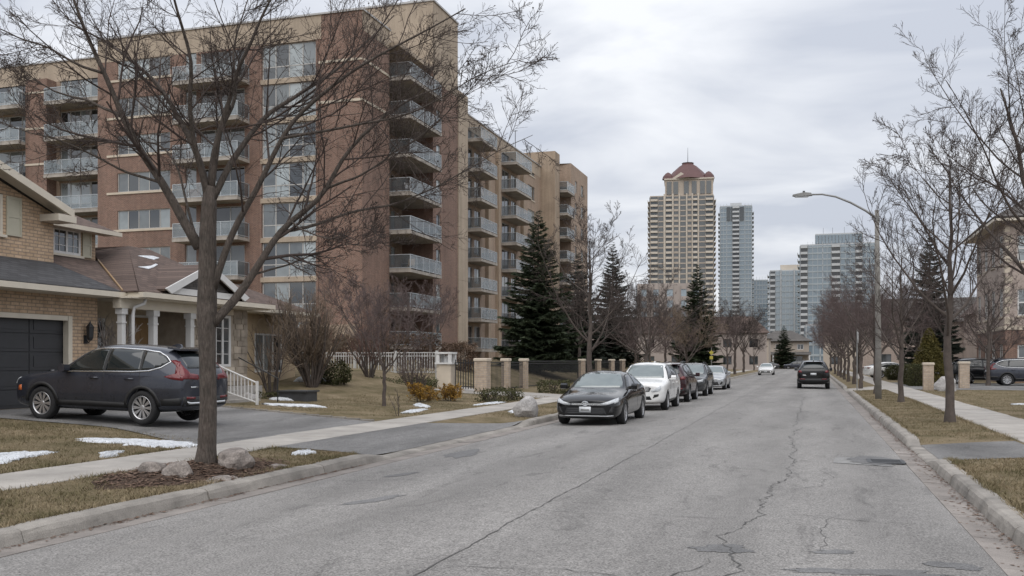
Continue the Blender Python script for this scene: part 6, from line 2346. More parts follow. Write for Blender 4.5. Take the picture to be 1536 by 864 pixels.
GP = 'brick fence pillars left of the road'
XP = -13.8
for lab, y in (('brick pillar left of the first iron gate, nearest of its row', 40.2), ('brick pillar between the two iron gates', 43.6), ('brick pillar right of the second iron gate', 46.6),
               ('brick pillar behind the bare tree, at the end of the long iron fence', 59.5), ('second brick pillar past the bare tree', 64.3), ('third brick pillar past the bare tree', 69.0), ('fourth brick pillar past the bare tree', 73.2)):
    brick_pillar(lab, XP, y, HL(XP, y), 1.5, 0.56 if y < 41 else 0.36, group=GP)


def iron_fence(label, x, y0, y1, z, h, name='iron_fence', cat='fence', step=0.2, group=None):
    root = thing(name, label, cat, (x, y0, z), 0, group)
    m = MB()
    for zz in (0.12, h - 0.14, h - 0.02):
        m.box(-0.018, 0.018, 0, y1 - y0, zz - 0.02, zz + 0.02)
    m.build('rails', 'black_iron', root)
    n = int((y1 - y0) / step)
    me = None
    for i in range(n + 1):
        if me is None:
            q = MB()
            q.box(-0.011, 0.011, -0.011, 0.011, 0.06, h + 0.03)
            o = q.build('picket', 'black_iron', root)
            me = o.data
        else:
            o = put('picket', me, None, root)
        o.location = (0, i * (y1 - y0) / n, 0)
    return root


GF = 'black iron fence runs'
iron_fence('black iron double gate between the nearest brick pillars', XP, 40.55, 43.25, 0.33, 1.35, 'iron_gate', 'gate', 0.17, 'black iron gates')
iron_fence('black iron gate right of the middle brick pillar', XP, 43.85, 46.35, 0.33, 1.35, 'iron_gate', 'gate', 0.17, 'black iron gates')
iron_fence('long black iron fence in front of the big spruce', XP, 46.95, 59.15, 0.34, 1.4, group=GF)
iron_fence('black iron fence between the first pillars past the bare tree', XP, 59.85, 63.95, 0.34, 1.4, group=GF)
iron_fence('black iron fence between the second and third pillars past the bare tree', XP, 64.65, 68.65, 0.34, 1.4, group=GF)
iron_fence('black iron fence before the last brick pillar', XP, 69.35, 72.85, 0.34, 1.4, group=GF)

# white pillar with lantern box and black panel beside it
zb = HL(-15.5, 40.2) - 0.05
lp = thing('lantern_pillar', 'white brick pillar with an open lantern box on top', 'pillar', (-15.5, 40.2, zb))
m = MB()
m.box(-0.33, 0.33, -0.33, 0.33, -0.2, 1.12)
m.build('shaft', 'stone_trim', lp)
m = MB()
m.box(-0.4, 0.4, -0.4, 0.4, 1.121, 1.2)
m.box(-0.38, 0.38, -0.38, 0.38, 1.58, 1.66)
m.build('cap', 'white_trim', lp)
m = MB()
for sx in (-1, 1):
    for sy in (-1, 1):
        m.box(sx * 0.28 - 0.07, sx * 0.28 + 0.07, sy * 0.28 - 0.07, sy * 0.28 + 0.07, 1.2, 1.58)
m.box(-0.08, 0.08, -0.08, 0.08, 1.2, 1.5)
m.build('lantern_frame', 'white_trim', lp)
r_ = thing('iron_fence', 'short black iron fence between the white pillar and the first brick pillar', 'fence', (-15.12, 40.2, 0.5))
m = MB()
for zz in (0.1, 1.15):
    m.box(0, 0.98, -0.02, 0.02, zz - 0.02, zz + 0.02)
m.build('rails', 'black_iron', r_)
for i in range(8):
    q = MB()
    q.box(0.06 + i * 0.12 - 0.016, 0.06 + i * 0.12 + 0.016, -0.016, 0.016, 0.0, 1.3)
    q.build('picket', 'black_iron', r_)

zb = 1.18
pf = thing('picket_fence', 'white metal picket fence along the top of the lawn', 'fence', (-24.0, 40.2, zb))
m = MB()
L_ = 8.05
for zz in (0.06, 0.78, 0.93):
    m.box(0, L_, -0.02, 0.02, zz - 0.022, zz + 0.022)
m.build('rails', 'fence_white', pf)
for i in range(5):
    q = MB()
    x = i * L_ / 4
    q.box(x - 0.05, x + 0.05, -0.05, 0.05, -0.3, 1.02)
    q.build('post', 'fence_white', pf)
for i in range(64):
    x = 0.06 + i * 0.1255
    q = MB()
    q.box(x - 0.014, x + 0.014, -0.014, 0.014, 0.02, 0.92)
    q.build('picket', 'fence_white', pf)

pl = thing('planter', 'dark low planter box beside the porch steps', 'planter', (-15.9, 27.9, HL(-15.9, 27.9)))
m = MB()
m.box(-0.5, 0.5, -0.35, 0.35, -0.1, 0.28)
m.build('box', 'dark_metal', pl)
m = MB()
m.box(-0.56, 0.56, -0.41, 0.41, 0.281, 0.33)
m.build('rim', 'dark_metal', pl)

GQ = 'brick pillars right of the road'
brick_pillar('brick pillar left of the large grey boulder', 5.95, 55.8, 0.15, 1.5, 0.5, group=GQ)
brick_pillar('brick pillar right of the large grey boulder, half behind the nearest street tree', 8.3, 60.2, 0.15, 1.55, 0.52, group=GQ)

# street lamp
sl = thing('street_lamp', 'tall concrete street lamp with a curved arm over the road', 'street lamp', (2.69, 43.4, 0.13))
m = MB()
m.tube([(0, 0, -0.2), (0, 0, 2), (-0.03, 0, 5), (-0.06, 0, 7.95)], [0.135, 0.124, 0.105, 0.088], 12)
m.build('pole', 'pole_concrete', sl, smooth=True)
arm = [(-0.06, 0, 7.6), (-0.5, 0, 7.95), (-1.1, 0, 8.32), (-1.7, 0, 8.6), (-2.25, 0, 8.73), (-2.75, 0, 8.74)]
m = MB()
m.tube(arm, [0.05, 0.047, 0.044, 0.04, 0.037, 0.035], 8)
m.build('arm', 'lamp_metal', sl, smooth=True)
m = MB()
m.lathe([(0.115, 7.5), (0.115, 7.7)], 12, 'z', (-0.06, 0, 0))
m.build('arm_clamp', 'lamp_metal', sl)
m = MB()
m.prism([(-2.65, 8.70), (-2.7, 8.80), (-3.0, 8.84), (-3.45, 8.76), (-3.47, 8.71), (-3.1, 8.67)], 'y', -0.14, 0.14)
hd = m.build('lamp_head', 'lamp_metal', sl)
m = MB()
m.prism([(-2.8, 8.672), (-3.4, 8.69), (-3.35, 8.655), (-2.85, 8.64)], 'y', -0.11, 0.11)
m.build('lens', 'lamp_clear', hd)
m = MB()
m.lathe([(0.05, 8.83), (0.05, 8.91), (0.0, 8.92)], 8, 'z', (-3.0, 0, 0))
m.build('photocell', 'dark_metal', hd)

# signs
sg = thing('stop_sign', 'pale back of an octagonal road sign among the right verge trees', 'sign', (2.45, 57.6, 0.13), R(83))
m = MB()
m.tube([(0, 0, -0.2), (0, 0, 3.4)], 0.035, 6)
m.build('post', 'lamp_metal', sg)
m = MB()
m.prism([(0.4 * math.cos(PI / 8 + i * PI / 4), 3.0 + 0.42 * math.sin(PI / 8 + i * PI / 4)) for i in range(8)], 'y', -0.055, -0.04)
m.build('panel', 'sign_white', sg)
sg = thing('warning_sign', 'yellow diamond warning sign in front of the lone spruce', 'sign', (-8.3, 85.4, 0.15))
m = MB()
m.tube([(0, 0.03, -0.2), (0, 0.03, 2.75)], 0.035, 6)
m.build('post', 'lamp_metal', sg)
m = MB()
m.prism([(0, 2.52), (0.2, 2.3), (0, 2.08), (-0.2, 2.3)], 'y', -0.02, -0.005)
m.build('panel', 'sign_yellow', sg)
m = MB()
m.prism([(-0.14, 1.72), (0.14, 1.72), (0.14, 2.0), (-0.14, 2.0)], 'y', -0.02, -0.005)
m.build('tab', 'sign_yellow', sg)

# ------------------------------------------------------------------ far towers


def tower(name, label, X, Y, W, D, H, cols, fl, body, extra=None, glass='glass_tower', slab='far_cream', z0=0.0, cat='tower', turn=0.0, side=0.6):
    a = math.atan2(-X, Y) + turn
    root = thing(name, label, cat, (X, Y, z0), a)
    m = MB()
    m.box(-W / 2, W / 2, 0, D, 0, H)
    m.build('body', body, root)
    g, sp_, sl_, pi_, dk = MB(), MB(), MB(), MB(), MB()
    nf = int(H / fl)
    for (x0, x1, t) in cols:
        if t == 'p':
            pi_.box(x0, x1, -0.75, -0.02, 0, H + 0.8)
            continue
        (dk if t == 'b' else g).box(x0, x1, -0.28, -0.02, 0.5, H - 0.6)  # balcony glass lies flush; recess shade put into its dark colour
        for k in range(nf + 1):
            z = k * fl
            if z > H - 0.3:
                break
            if t == 'g':
                sp_.box(x0 + 0.02, x1 - 0.02, -0.42, -0.30, z, z + 0.62)
                n = max(1, int((x1 - x0) / 1.7))
                for i in range(n + 1):
                    xx = x0 + (x1 - x0) * i / n
                    pi_.box(xx - 0.06, xx + 0.06, -0.40, -0.29, z + 0.63, z + fl - 0.01)
            elif t == 'b':
                sl_.box(x0, x1, -1.5, -0.3, z - 0.12, z + 0.16)
                sl_.box(x0 + 0.05, x1 - 0.05, -1.5, -1.42, z + 0.17, z + 1.0)
            elif t == 'w':
                sp_.box(x0 + 0.02, x1 - 0.02, -0.5, -0.30, z, z + 1.1)
    # the flanks: balcony slabs seen edge on, and glazing
    for s in (-1, 1):
        xs = sorted((s * W / 2 + s * 0.02, s * W / 2 + s * 0.3))
        g.box(xs[0], xs[1], 0.6, D - 0.6, 0.5, H - 0.6)
        for k in range(nf):
            z = k * fl
            xs = sorted((s * W / 2 + s * 0.31, s * W / 2 + s * (0.31 + side * 1.6)))
            sl_.box(xs[0], xs[1], 0.8, D * 0.7, z - 0.12, z + 0.18)
            sl_.box(xs[0] if s < 0 else xs[1] - 0.1, xs[0] + 0.1 if s < 0 else xs[1], 0.85, D * 0.68, z + 0.19, z + 1.0)
    for nm, mb_, mt in (('glazing', g, glass), ('dark_glazing', dk, 'glass_dark'), ('spandrels', sp_, 'spandrel_glass' if body == 'far_grey' else body), ('balcony_slabs', sl_, slab), ('piers', pi_, slab)):
        if mb_.n:
            o = mb_.build(nm, mt, root)
            o['kind'] = 'stuff'
    if extra:
        extra(root)
    return root


def t1_top(root):
    m = MB()
    m.box(-8.5, 16.0, 2, 20, 87.2, 95.6)
    m.build('upper_storeys', 'far_tan', root)
    m = MB()
    for x0 in (-7.6, -4.2, 1.2, 5.2, 9.4, 12.6):
        m.box(x0, x0 + 2.4, 1.6, 1.98, 88.0, 94.6)
    o = m.build('upper_glazing', 'glass_tan', root)
    o['kind'] = 'stuff'
    m = MB()
    m.box(-9.0, 16.5, 1.4, 20.5, 95.61, 96.3)
    m.build('cornice', 'far_cream', root)
    m = MB()
    m.lathe([(12.2, 96.31), (10.6, 98.2), (7.6, 101.4), (4.4, 104.2), (3.0, 105.0), (3.0, 105.7), (3.3, 105.8), (0.0, 106.4)], 8, 'z', (3.2, 11, 0))
    m.build('dome', 'maroon_roof', root)
    for x in (-7.0, 13.8):
        m = MB()
        m.lathe([(3.1, 96.31), (2.6, 98.0), (1.2, 99.6), (0, 100.2)], 8, 'z', (x, 5.0, 0))
        m.build('turret_roof', 'maroon_roof', root)
    m = MB()
    m.prism([(-4.8, 96.32), (4.2, 96.32), (-0.3, 99.4)], 'y', 1.4, 3.4)
    m.build('gable_front', 'far_cream', root)
    m = MB()
    m.tube([(3.2, 11, 106), (3.2, 11, 114)], [0.18, 0.06], 5)
    m.build('spire', 'dark_metal', root)


c1 = [(-15.9, -12.2, 'b'), (-12.0, -9.2, 'g'), (-9.2, -8.2, 'p'), (-8.1, -5.0, 'b'), (-4.9, -4.1, 'p'), (-4.0, -1.6, 'w'), (-1.5, -0.9, 'p'), (-0.8, 2.2, 'g'), (2.3, 2.9, 'p'), (3.0, 5.0, 'w'), (5.1, 5.7, 'p'), (5.8, 8.0, 'b'),
      (8.1, 8.7, 'p'), (8.8, 12.0, 'g'), (12.1, 15.9, 'b')]
tower('condo_tower', 'cream condominium tower with a maroon domed roof and spire', -64, 503, 32.4, 24, 87.2, c1, 2.72, 'far_tan', t1_top, glass='glass_tan')


def t2_top(root):
    m = MB()
    m.box(-3.5, 3.5, 4, 12, 98, 100.2)
    m.build('mechanical_room', 'far_grey', root)
    m = MB()
    for (x0, x1) in ((-5.6, -3.4), (-3.0, 1.8), (2.4, 4.8)):
        m.box(x0, x1, -0.75, -0.5, 88.5, 97.0)
    o = m.build('crown_glazing', 'glass_dark', root)
    o['kind'] = 'stuff'


c2 = [(-9.4, -5.6, 'g'), (-5.5, -2.2, 'g'), (-2.1, 2.0, 'b'), (2.1, 5.4, 'g'), (5.5, 9.4, 'g')]
tower('condo_tower', 'slim blue glass tower right of the domed one', -44.7, 614, 19.2, 18, 98, c2, 2.75, 'far_grey', t2_top, slab='far_grey')
tower('office_block', 'low blue glass block behind the slim glass tower', -42.5, 655, 31, 14, 55, [(-15.3, -8, 'g'), (-7.9, 0, 'g'), (0.1, 8, 'g'), (8.1, 15.3, 'g')], 3.0, 'far_grey', slab='far_grey', side=0.2)


def t3_top(root):
    m = MB()
    m.box(-2.8, 6.6, 3, 12, 46.8, 49.6)
    m.build('mechanical_room', 'far_cream', root)


c3 = [(-7.6, -5.2, 'b'), (-5.1, -2.8, 'g'), (-2.7, -2.3, 'p'), (-2.2, 3.6, 'g'), (3.7, 4.1, 'p'), (4.2, 7.6, 'g')]
tower('condo_tower', 'mid-height grey glass tower left of the wide block', -12, 499, 15.6, 18, 46.8, c3, 2.75, 'far_grey', t3_top, slab='far_grey')


def t4_top(root):
    m = MB()
    m.box(-9.5, 10.8, 3, 14, 53.9, 58.8)
    m.build('penthouse', 'far_grey', root)
    m = MB()
    for i in range(14):
        m.box(-9.3 + i * 1.43, -9.3 + i * 1.43 + 1.2, 2.6, 2.98, 54.4, 58.2)
    o = m.build('penthouse_glazing', 'glass_tower', root)
    o['kind'] = 'stuff'
    for x in (-6, -2, 3, 7):
        m = MB()
        m.tube([(x, 6, 58.8), (x, 6, 61.8)], 0.08, 4)
        m.build('antenna', 'dark_metal', root)


c4 = [(-15.6, -12.6, 'b'), (-12.5, -6.2, 'g'), (-6.1, -2.5, 'g'), (-2.4, 1.2, 'b'), (1.3, 7.5, 'g'), (7.6, 10.4, 'b'), (10.5, 15.6, 'g')]
tower('condo_tower', 'wide grey glass block with a penthouse behind the bare trees', 11, 453.5, 31.6, 20, 53.9, c4, 2.75, 'far_grey', t4_top, slab='far_grey')
tower('low_apartment_block', 'pale pink low apartment block at the foot of the domed tower', -36.5, 262, 17.5, 14, 22.6, [(-7.6, -6.2, 'w'), (-4.4, -3.0, 'w'), (-0.8, 0.8, 'w'), (3.0, 4.4, 'w'), (6.2, 7.6, 'w')], 3.0, 'far_pink', slab='far_pink', cat='building', side=0.1)
tower('low_glass_block', 'low glass-fronted block right of the corner house', 2.2, 272, 7.4, 10, 11.6, [(-3.5, 0, 'g'), (0.1, 3.5, 'g')], 2.9, 'far_grey', slab='far_grey', cat='building', side=0.1)


def row_house(label, x, y, w, d, h, wall, roof, facing, seed):
    """two-storey house in the background, gable roof; facing 'x' or 'y' is the long side's normal"""
    root = thing('background_house', label, 'house', (x, y, 0.1), 0, 'houses behind the street trees')
    holes = []
    n = max(2, int(w / 4))
    for z0 in (1.0, 3.9):
        for i in range(n):
            a = -w / 2 + (i + 0.5) * w / n
            holes.append((a - 0.7, a + 0.7, z0, z0 + 1.4))
    m = MB()
    wall_mb(m, 'y', 0, -1, -w / 2, w / 2, 0, h, holes)
    face(m, 'x', -w / 2, 0, d, 0, h)
    face(m, 'x', w / 2, 0, d, 0, h)
    face(m, 'y', d, -w / 2, w / 2, 0, h)
    raw_build(m, 'house_wall', wall, root, False)
    for (a, b_, z0, z1) in holes:
        q = MB()
        q.box(a, b_, 0.1, 0.15, z0, z1)
        q.build('window', 'glass_dark', root)
    m = MB()
    m.add([(-w / 2 - .5, -.5, h), (w / 2 + .5, -.5, h), (w / 2 + .5, d + .5, h), (-w / 2 - .5, d + .5, h), (-w / 2 + 2.0, d / 2, h + d * 0.3), (w / 2 - 2.0, d / 2, h + d * 0.3)], [(0, 1, 5, 4), (1, 2, 5), (2, 3, 4, 5), (3, 0, 4), (3, 2, 1, 0)])
    m.build('roof', roof, root)
    root.rotation_euler = (0, 0, facing)
    return root


row_house('pinkish house row far behind the cars on the left', -22, 165, 30, 10, 6.3, 'far_pink', 'shingle_brown', 0.12, 1)
row_house('tan house behind the far white car on the left', -17, 196, 18, 10, 6.0, 'far_tan', 'shingle_grey', 0.0, 2)
row_house('brick house behind the bare trees right of the far hedge', 13, 118, 15, 10, 6.0, 'pink_brick', 'shingle_grey', -0.1, 3)
row_house('tan house at the street end on the right', 12, 180, 20, 10, 6.2, 'far_tan', 'shingle_brown', -0.05, 4)
row_house('brick house between the townhouse and the spruce', 23, 106, 14, 10, 6.4, 'pink_brick', 'shingle_brown', 0.0, 5)
row_house('grey house left of the corner house', -29, 230, 22, 10, 6.4, 'far_cream', 'shingle_grey', 0.05, 6)
row_house('grey house right of the corner house', 17, 230, 20, 10, 6.4, 'far_grey', 'shingle_grey', 0.0, 7)
for key, lab, x, y, h, rot, mt, w in [
    ('vase1', 'bare tree before the pinkish house row', -19, 150.0, 10.0, 0.3, 'twig_purple', 1.1),
    ('vase2', 'bare tree at the left end of the pinkish house row', -27, 140.0, 9.5, 1.3, 'twig_purple', 1.1),
    ('lead1', 'bare tree standing right of the pinkish house row', -13, 172.0, 10.5, 2.3, 'twig_purple', 1.1),
    ('vase1', 'bare tree left of the corner house', -16, 208.0, 10.5, 3.3, 'twig_purple', 1.1),
    ('vase2', 'bare tree right of the corner house', 6.5, 205.0, 11.0, 4.3, 'twig_purple', 1.1),
    ('vase1', 'bare tree before the tan house at the street end', 10.5, 150.0, 10.0, 5.3, 'twig_purple', 1.1),
    ('vase2', 'bare tree before the brick house right of the far hedge', 16.5, 104.0, 8.5, 5.9, 'twig_purple', 1.1),
]:
    plant_tree(key, lab, x, y, 0.1, h, rot, ('bark', mt), 'far bare trees', 'bare_tree', w)


# ------------------------------------------------------------------ vehicles
# a body is lofted from stations along its length (s from the front bumper): half width, then heights / widths round the section
SEDAN = dict(L=4.88, axle=(0.97, 3.79), track=0.80, wr=0.335, st=[
    (0.00, 0.60, 0.24, 0.31, 0.47, 0.58, (0.56, 0.63), (0.42, 0.66), (0.22, 0.68), 0.685),
    (0.07, 0.76, 0.20, 0.28, 0.48, 0.60, (0.71, 0.66), (0.54, 0.70), (0.28, 0.72), 0.73),
    (0.30, 0.885, 0.18, 0.26, 0.50, 0.66, (0.80, 0.75), (0.60, 0.80), (0.30, 0.82), 0.825),
    (0.95, 0.92, 0.19, 0.26, 0.53, 0.73, (0.84, 0.83), (0.64, 0.885), (0.32, 0.91), 0.915),
    (1.45, 0.92, 0.19, 0.26, 0.54, 0.78, (0.86, 0.90), (0.74, 0.94), (0.40, 0.97), 0.975),
    (1.85, 0.92, 0.19, 0.26, 0.55, 0.80, (0.87, 0.92), (0.765, 1.12), (0.46, 1.20), 1.21),
    (2.28, 0.92, 0.19, 0.26, 0.55, 0.82, (0.87, 0.935), (0.66, 1.34), (0.48, 1.425), 1.44),
    (2.95, 0.92, 0.19, 0.26, 0.55, 0.83, (0.87, 0.95), (0.65, 1.37), (0.46, 1.45), 1.462),
    (3.50, 0.92, 0.19, 0.26, 0.55, 0.84, (0.87, 0.965), (0.65, 1.34), (0.45, 1.42), 1.43),
    (4.05, 0.915, 0.20, 0.27, 0.56, 0.85, (0.86, 0.99), (0.71, 1.18), (0.45, 1.25), 1.26),
    (4.48, 0.90, 0.22, 0.30, 0.58, 0.86, (0.82, 1.00), (0.68, 1.06), (0.42, 1.09), 1.10),
    (4.80, 0.83, 0.26, 0.34, 0.60, 0.84, (0.74, 0.98), (0.60, 1.04), (0.36, 1.07), 1.075),
    (4.88, 0.70, 0.32, 0.40, 0.62, 0.80, (0.64, 0.92), (0.50, 0.96), (0.30, 0.98), 0.985)])
SUV = dict(L=4.62, axle=(0.92, 3.58), track=0.80, wr=0.36, st=[
    (0.00, 0.64, 0.34, 0.42, 0.60, 0.78, (0.60, 0.84), (0.44, 0.88), (0.24, 0.90), 0.905),
    (0.08, 0.80, 0.28, 0.36, 0.60, 0.80, (0.75, 0.88), (0.55, 0.93), (0.30, 0.95), 0.955),
    (0.35, 0.905, 0.24, 0.33, 0.62, 0.84, (0.83, 0.94), (0.62, 0.99), (0.30, 1.01), 1.015),
    (0.90, 0.925, 0.24, 0.33, 0.65, 0.88, (0.86, 0.99), (0.66, 1.045), (0.32, 1.07), 1.075),
    (1.25, 0.925, 0.24, 0.33, 0.66, 0.91, (0.87, 1.03), (0.75, 1.08), (0.40, 1.11), 1.115),
    (1.62, 0.925, 0.24, 0.33, 0.66, 0.93, (0.88, 1.05), (0.785, 1.28), (0.47, 1.37), 1.385),
    (2.05, 0.925, 0.24, 0.33, 0.66, 0.94, (0.88, 1.06), (0.70, 1.54), (0.50, 1.64), 1.655),
    (2.70, 0.925, 0.24, 0.33, 0.66, 0.95, (0.88, 1.08), (0.69, 1.58), (0.48, 1.68), 1.695),
    (3.50, 0.925, 0.24, 0.33, 0.67, 0.97, (0.88, 1.10), (0.68, 1.56), (0.47, 1.66), 1.675),
    (4.10, 0.92, 0.27, 0.35, 0.68, 0.98, (0.87, 1.13), (0.68, 1.50), (0.46, 1.60), 1.615),
    (4.40, 0.90, 0.31, 0.38, 0.69, 0.98, (0.84, 1.12), (0.71, 1.30), (0.46, 1.37), 1.38),
    (4.56, 0.87, 0.35, 0.42, 0.69, 0.96, (0.80, 1.07), (0.70, 1.14), (0.42, 1.17), 1.175),
    (4.62, 0.77, 0.42, 0.48, 0.68, 0.90, (0.72, 0.99), (0.60, 1.03), (0.32, 1.04), 1.045)])

BODY = {}


def car_body(kind):
    if kind in BODY:
        return BODY[kind]
    spec = SEDAN if kind == 'sedan' else SUV
    v, f = [], []
    rings = []
    for (s, w, zu, zs, zm, zh, p5, p6, p7, z8) in spec['st']:
        x = spec['L'] / 2 - s
        half = [(0.0, zu), (w * 0.80, zu), (w * 0.965, zs), (w, zm), (w * 0.985, zh), p5, p6, p7, (0.0, z8)]
        ring = []
        for (y, z) in half:
            ring.append(len(v))
            v.append((x, y, z))
        for (y, z) in half[-2:0:-1]:
            ring.append(len(v))
            v.append((x, -y, z))
        rings.append(ring)
    n = len(rings[0])
    for a, b_ in zip(rings[:-1], rings[1:]):
        for i in range(n):
            j = (i + 1) % n
            f.append((a[i], a[j], b_[j], b_[i]))
    for r_, fl in ((rings[0], False), (rings[-1], True)):
        k = len(spec['st'][0])
        left = r_[0:9]
        right = [r_[0]] + r_[:8:-1][:-0 or None]
        right = [r_[0]] + [r_[n - i] for i in range(1, 8)] + [r_[8]]
        for i in range(8):
            q = [left[i], left[i + 1], right[i + 1], right[i]]
            q2 = []
            for t in q:
                if t not in q2:
                    q2.append(t)
            f.append(tuple(q2 if fl else q2[::-1]))
    me = bpy.data.meshes.new('car_cage')
    me.from_pydata(v, [], f)
    bm = bmesh.new()
    bm.from_mesh(me)
    bmesh.ops.recalc_face_normals(bm, faces=bm.faces)
    cl_ = bm.edges.layers.float.new('crease_edge')
    bm.to_mesh(me)
    bm.free()
    o = bpy.data.objects.new('car_cage', me)
    COL.objects.link(o)
    sub = o.modifiers.new('s', 'SUBSURF')
    sub.levels = sub.render_levels = 3
    cutters = []
    for s in spec['axle']:
        c = MB()
        r = spec['wr'] + 0.045
        c.lathe([(0.0, 0.52), (r, 0.52), (r, 1.2), (0.0, 1.2)], 32, 'y', (spec['L'] / 2 - s, 0, spec['wr']))
        c.lathe([(0.0, -1.2), (r, -1.2), (r, -0.52), (0.0, -0.52)], 32, 'y', (spec['L'] / 2 - s, 0, spec['wr']))
        co = c.build('cut', 'plastic_black')
        bm = bmesh.new()
        bm.from_mesh(co.data)
        bmesh.ops.remove_doubles(bm, verts=bm.verts, dist=1e-5)
        bmesh.ops.recalc_face_normals(bm, faces=bm.faces)
        bm.to_mesh(co.data)
        bm.free()
        cutters.append(co)
        bo = o.modifiers.new('b', 'BOOLEAN')
        bo.operation = 'DIFFERENCE'
        bo.solver = 'EXACT'
        bo.object = co
    dg = bpy.context.evaluated_depsgraph_get()
    res = bpy.data.meshes.new_from_object(o.evaluated_get(dg))
    # uncut shell for laying glass and lamps on
    for md in list(o.modifiers)[1:]:
        o.modifiers.remove(md)
    dg = bpy.context.evaluated_depsgraph_get()
    shell = bpy.data.meshes.new_from_object(o.evaluated_get(dg))
    bm = bmesh.new()
    bm.from_mesh(shell)
    bvh = BVHTree.FromBMesh(bm)
    bm.free()
    for c in cutters:
        bpy.data.objects.remove(c)
    bpy.data.objects.remove(o)
    res.materials.clear()
    for p in res.polygons:
        p.material_index = 0
    BODY[kind] = (spec, res, bvh)
    return BODY[kind]


def decal(bvh, poly, view, off=0.006, step=0.07, L=4.6, chain=False):
    """a panel laid on the body: poly in (s, z) for 'l'/'r', (y, z) for 'f'/'b', (s, y) for 't'"""
    bm = bmesh.new()
    vs_ = [bm.verts.new((p[0], p[1], 0)) for p in poly]
    if chain:
        h_ = len(vs_) // 2
        for i in range(h_ - 1):
            bm.faces.new((vs_[i], vs_[i + 1], vs_[-2 - i], vs_[-1 - i]))
    else:
        bm.faces.new(vs_)
    lo = (min(p[0] for p in poly), min(p[1] for p in poly))
    hi = (max(p[0] for p in poly), max(p[1] for p in poly))
    for ax in (0, 1):
        t = lo[ax] + step
        while t < hi[ax] - 1e-4:
            co = [0, 0, 0]
            co[ax] = t
            no = [0, 0, 0]
            no[ax] = 1
            bmesh.ops.bisect_plane(bm, geom=bm.verts[:] + bm.edges[:] + bm.faces[:], plane_co=co, plane_no=no)
            t += step
    bad = []
    for w in bm.verts:
        a, b_ = w.co.x, w.co.y
        if view in 'lr':
            s = 1 if view == 'l' else -1
            org, d = Vector((L / 2 - a, s * 3, b_)), Vector((0, -s, 0))
        elif view == 'f':
            org, d = Vector((5, a, b_)), Vector((-1, 0, 0))
        elif view == 'b':
            org, d = Vector((-5, a, b_)), Vector((1, 0, 0))
        else:
            org, d = Vector((L / 2 - a, b_, 4)), Vector((0, 0, -1))
        h = bvh.ray_cast(org, d)
        if h[0] is None:
            bad.append(w)
            continue
        nrm = h[1]
        if nrm.dot(d) > 0:
            nrm = -nrm
        w.co = h[0] + nrm * off
    if bad:
        bmesh.ops.delete(bm, geom=bad, context='VERTS')
    bmesh.ops.recalc_face_normals(bm, faces=bm.faces)
    # a thin skirt so that the panel has an edge
    be = [e for e in bm.edges if e.is_boundary]
    if be:
        ex = bmesh.ops.extrude_edge_only(bm, edges=be)
        cen = Vector((0, 0, 0.8))
        for g_ in ex['geom']:
            if isinstance(g_, bmesh.types.BMVert):
                h = bvh.find_nearest(g_.co)
                g_.co = h[0] - h[1] * 0.01
    me = bpy.data.meshes.new('panel')
    bm.to_mesh(me)
    bm.free()
    me.polygons.foreach_set('use_smooth', [True] * len(me.polygons))
    return me


DEC = {}


def lay(kind, key, name, poly, view, mat, parent, off=0.006, step=0.07, chain=False):
    spec, _, bvh = BODY[kind]
    k = (kind, key, view)
    if k not in DEC:
        DEC[k] = decal(bvh, poly, view, off, step, spec['L'], chain)
    me = DEC[k]
    return put(name, me, mat, parent)


def strip(pts, w):
    """thin band polygon following a polyline in (s, z)"""
    up, dn = [], []
    for i, p in enumerate(pts):
        a = pts[max(0, i - 1)]
        b_ = pts[min(len(pts) - 1, i + 1)]
        dx, dy = b_[0] - a[0], b_[1] - a[1]
        l = math.hypot(dx, dy) or 1
        up.append((p[0] - dy / l * w, p[1] + dx / l * w))
        dn.append((p[0] + dy / l * w, p[1] - dx / l * w))
    return up + dn[::-1]


WH = {}


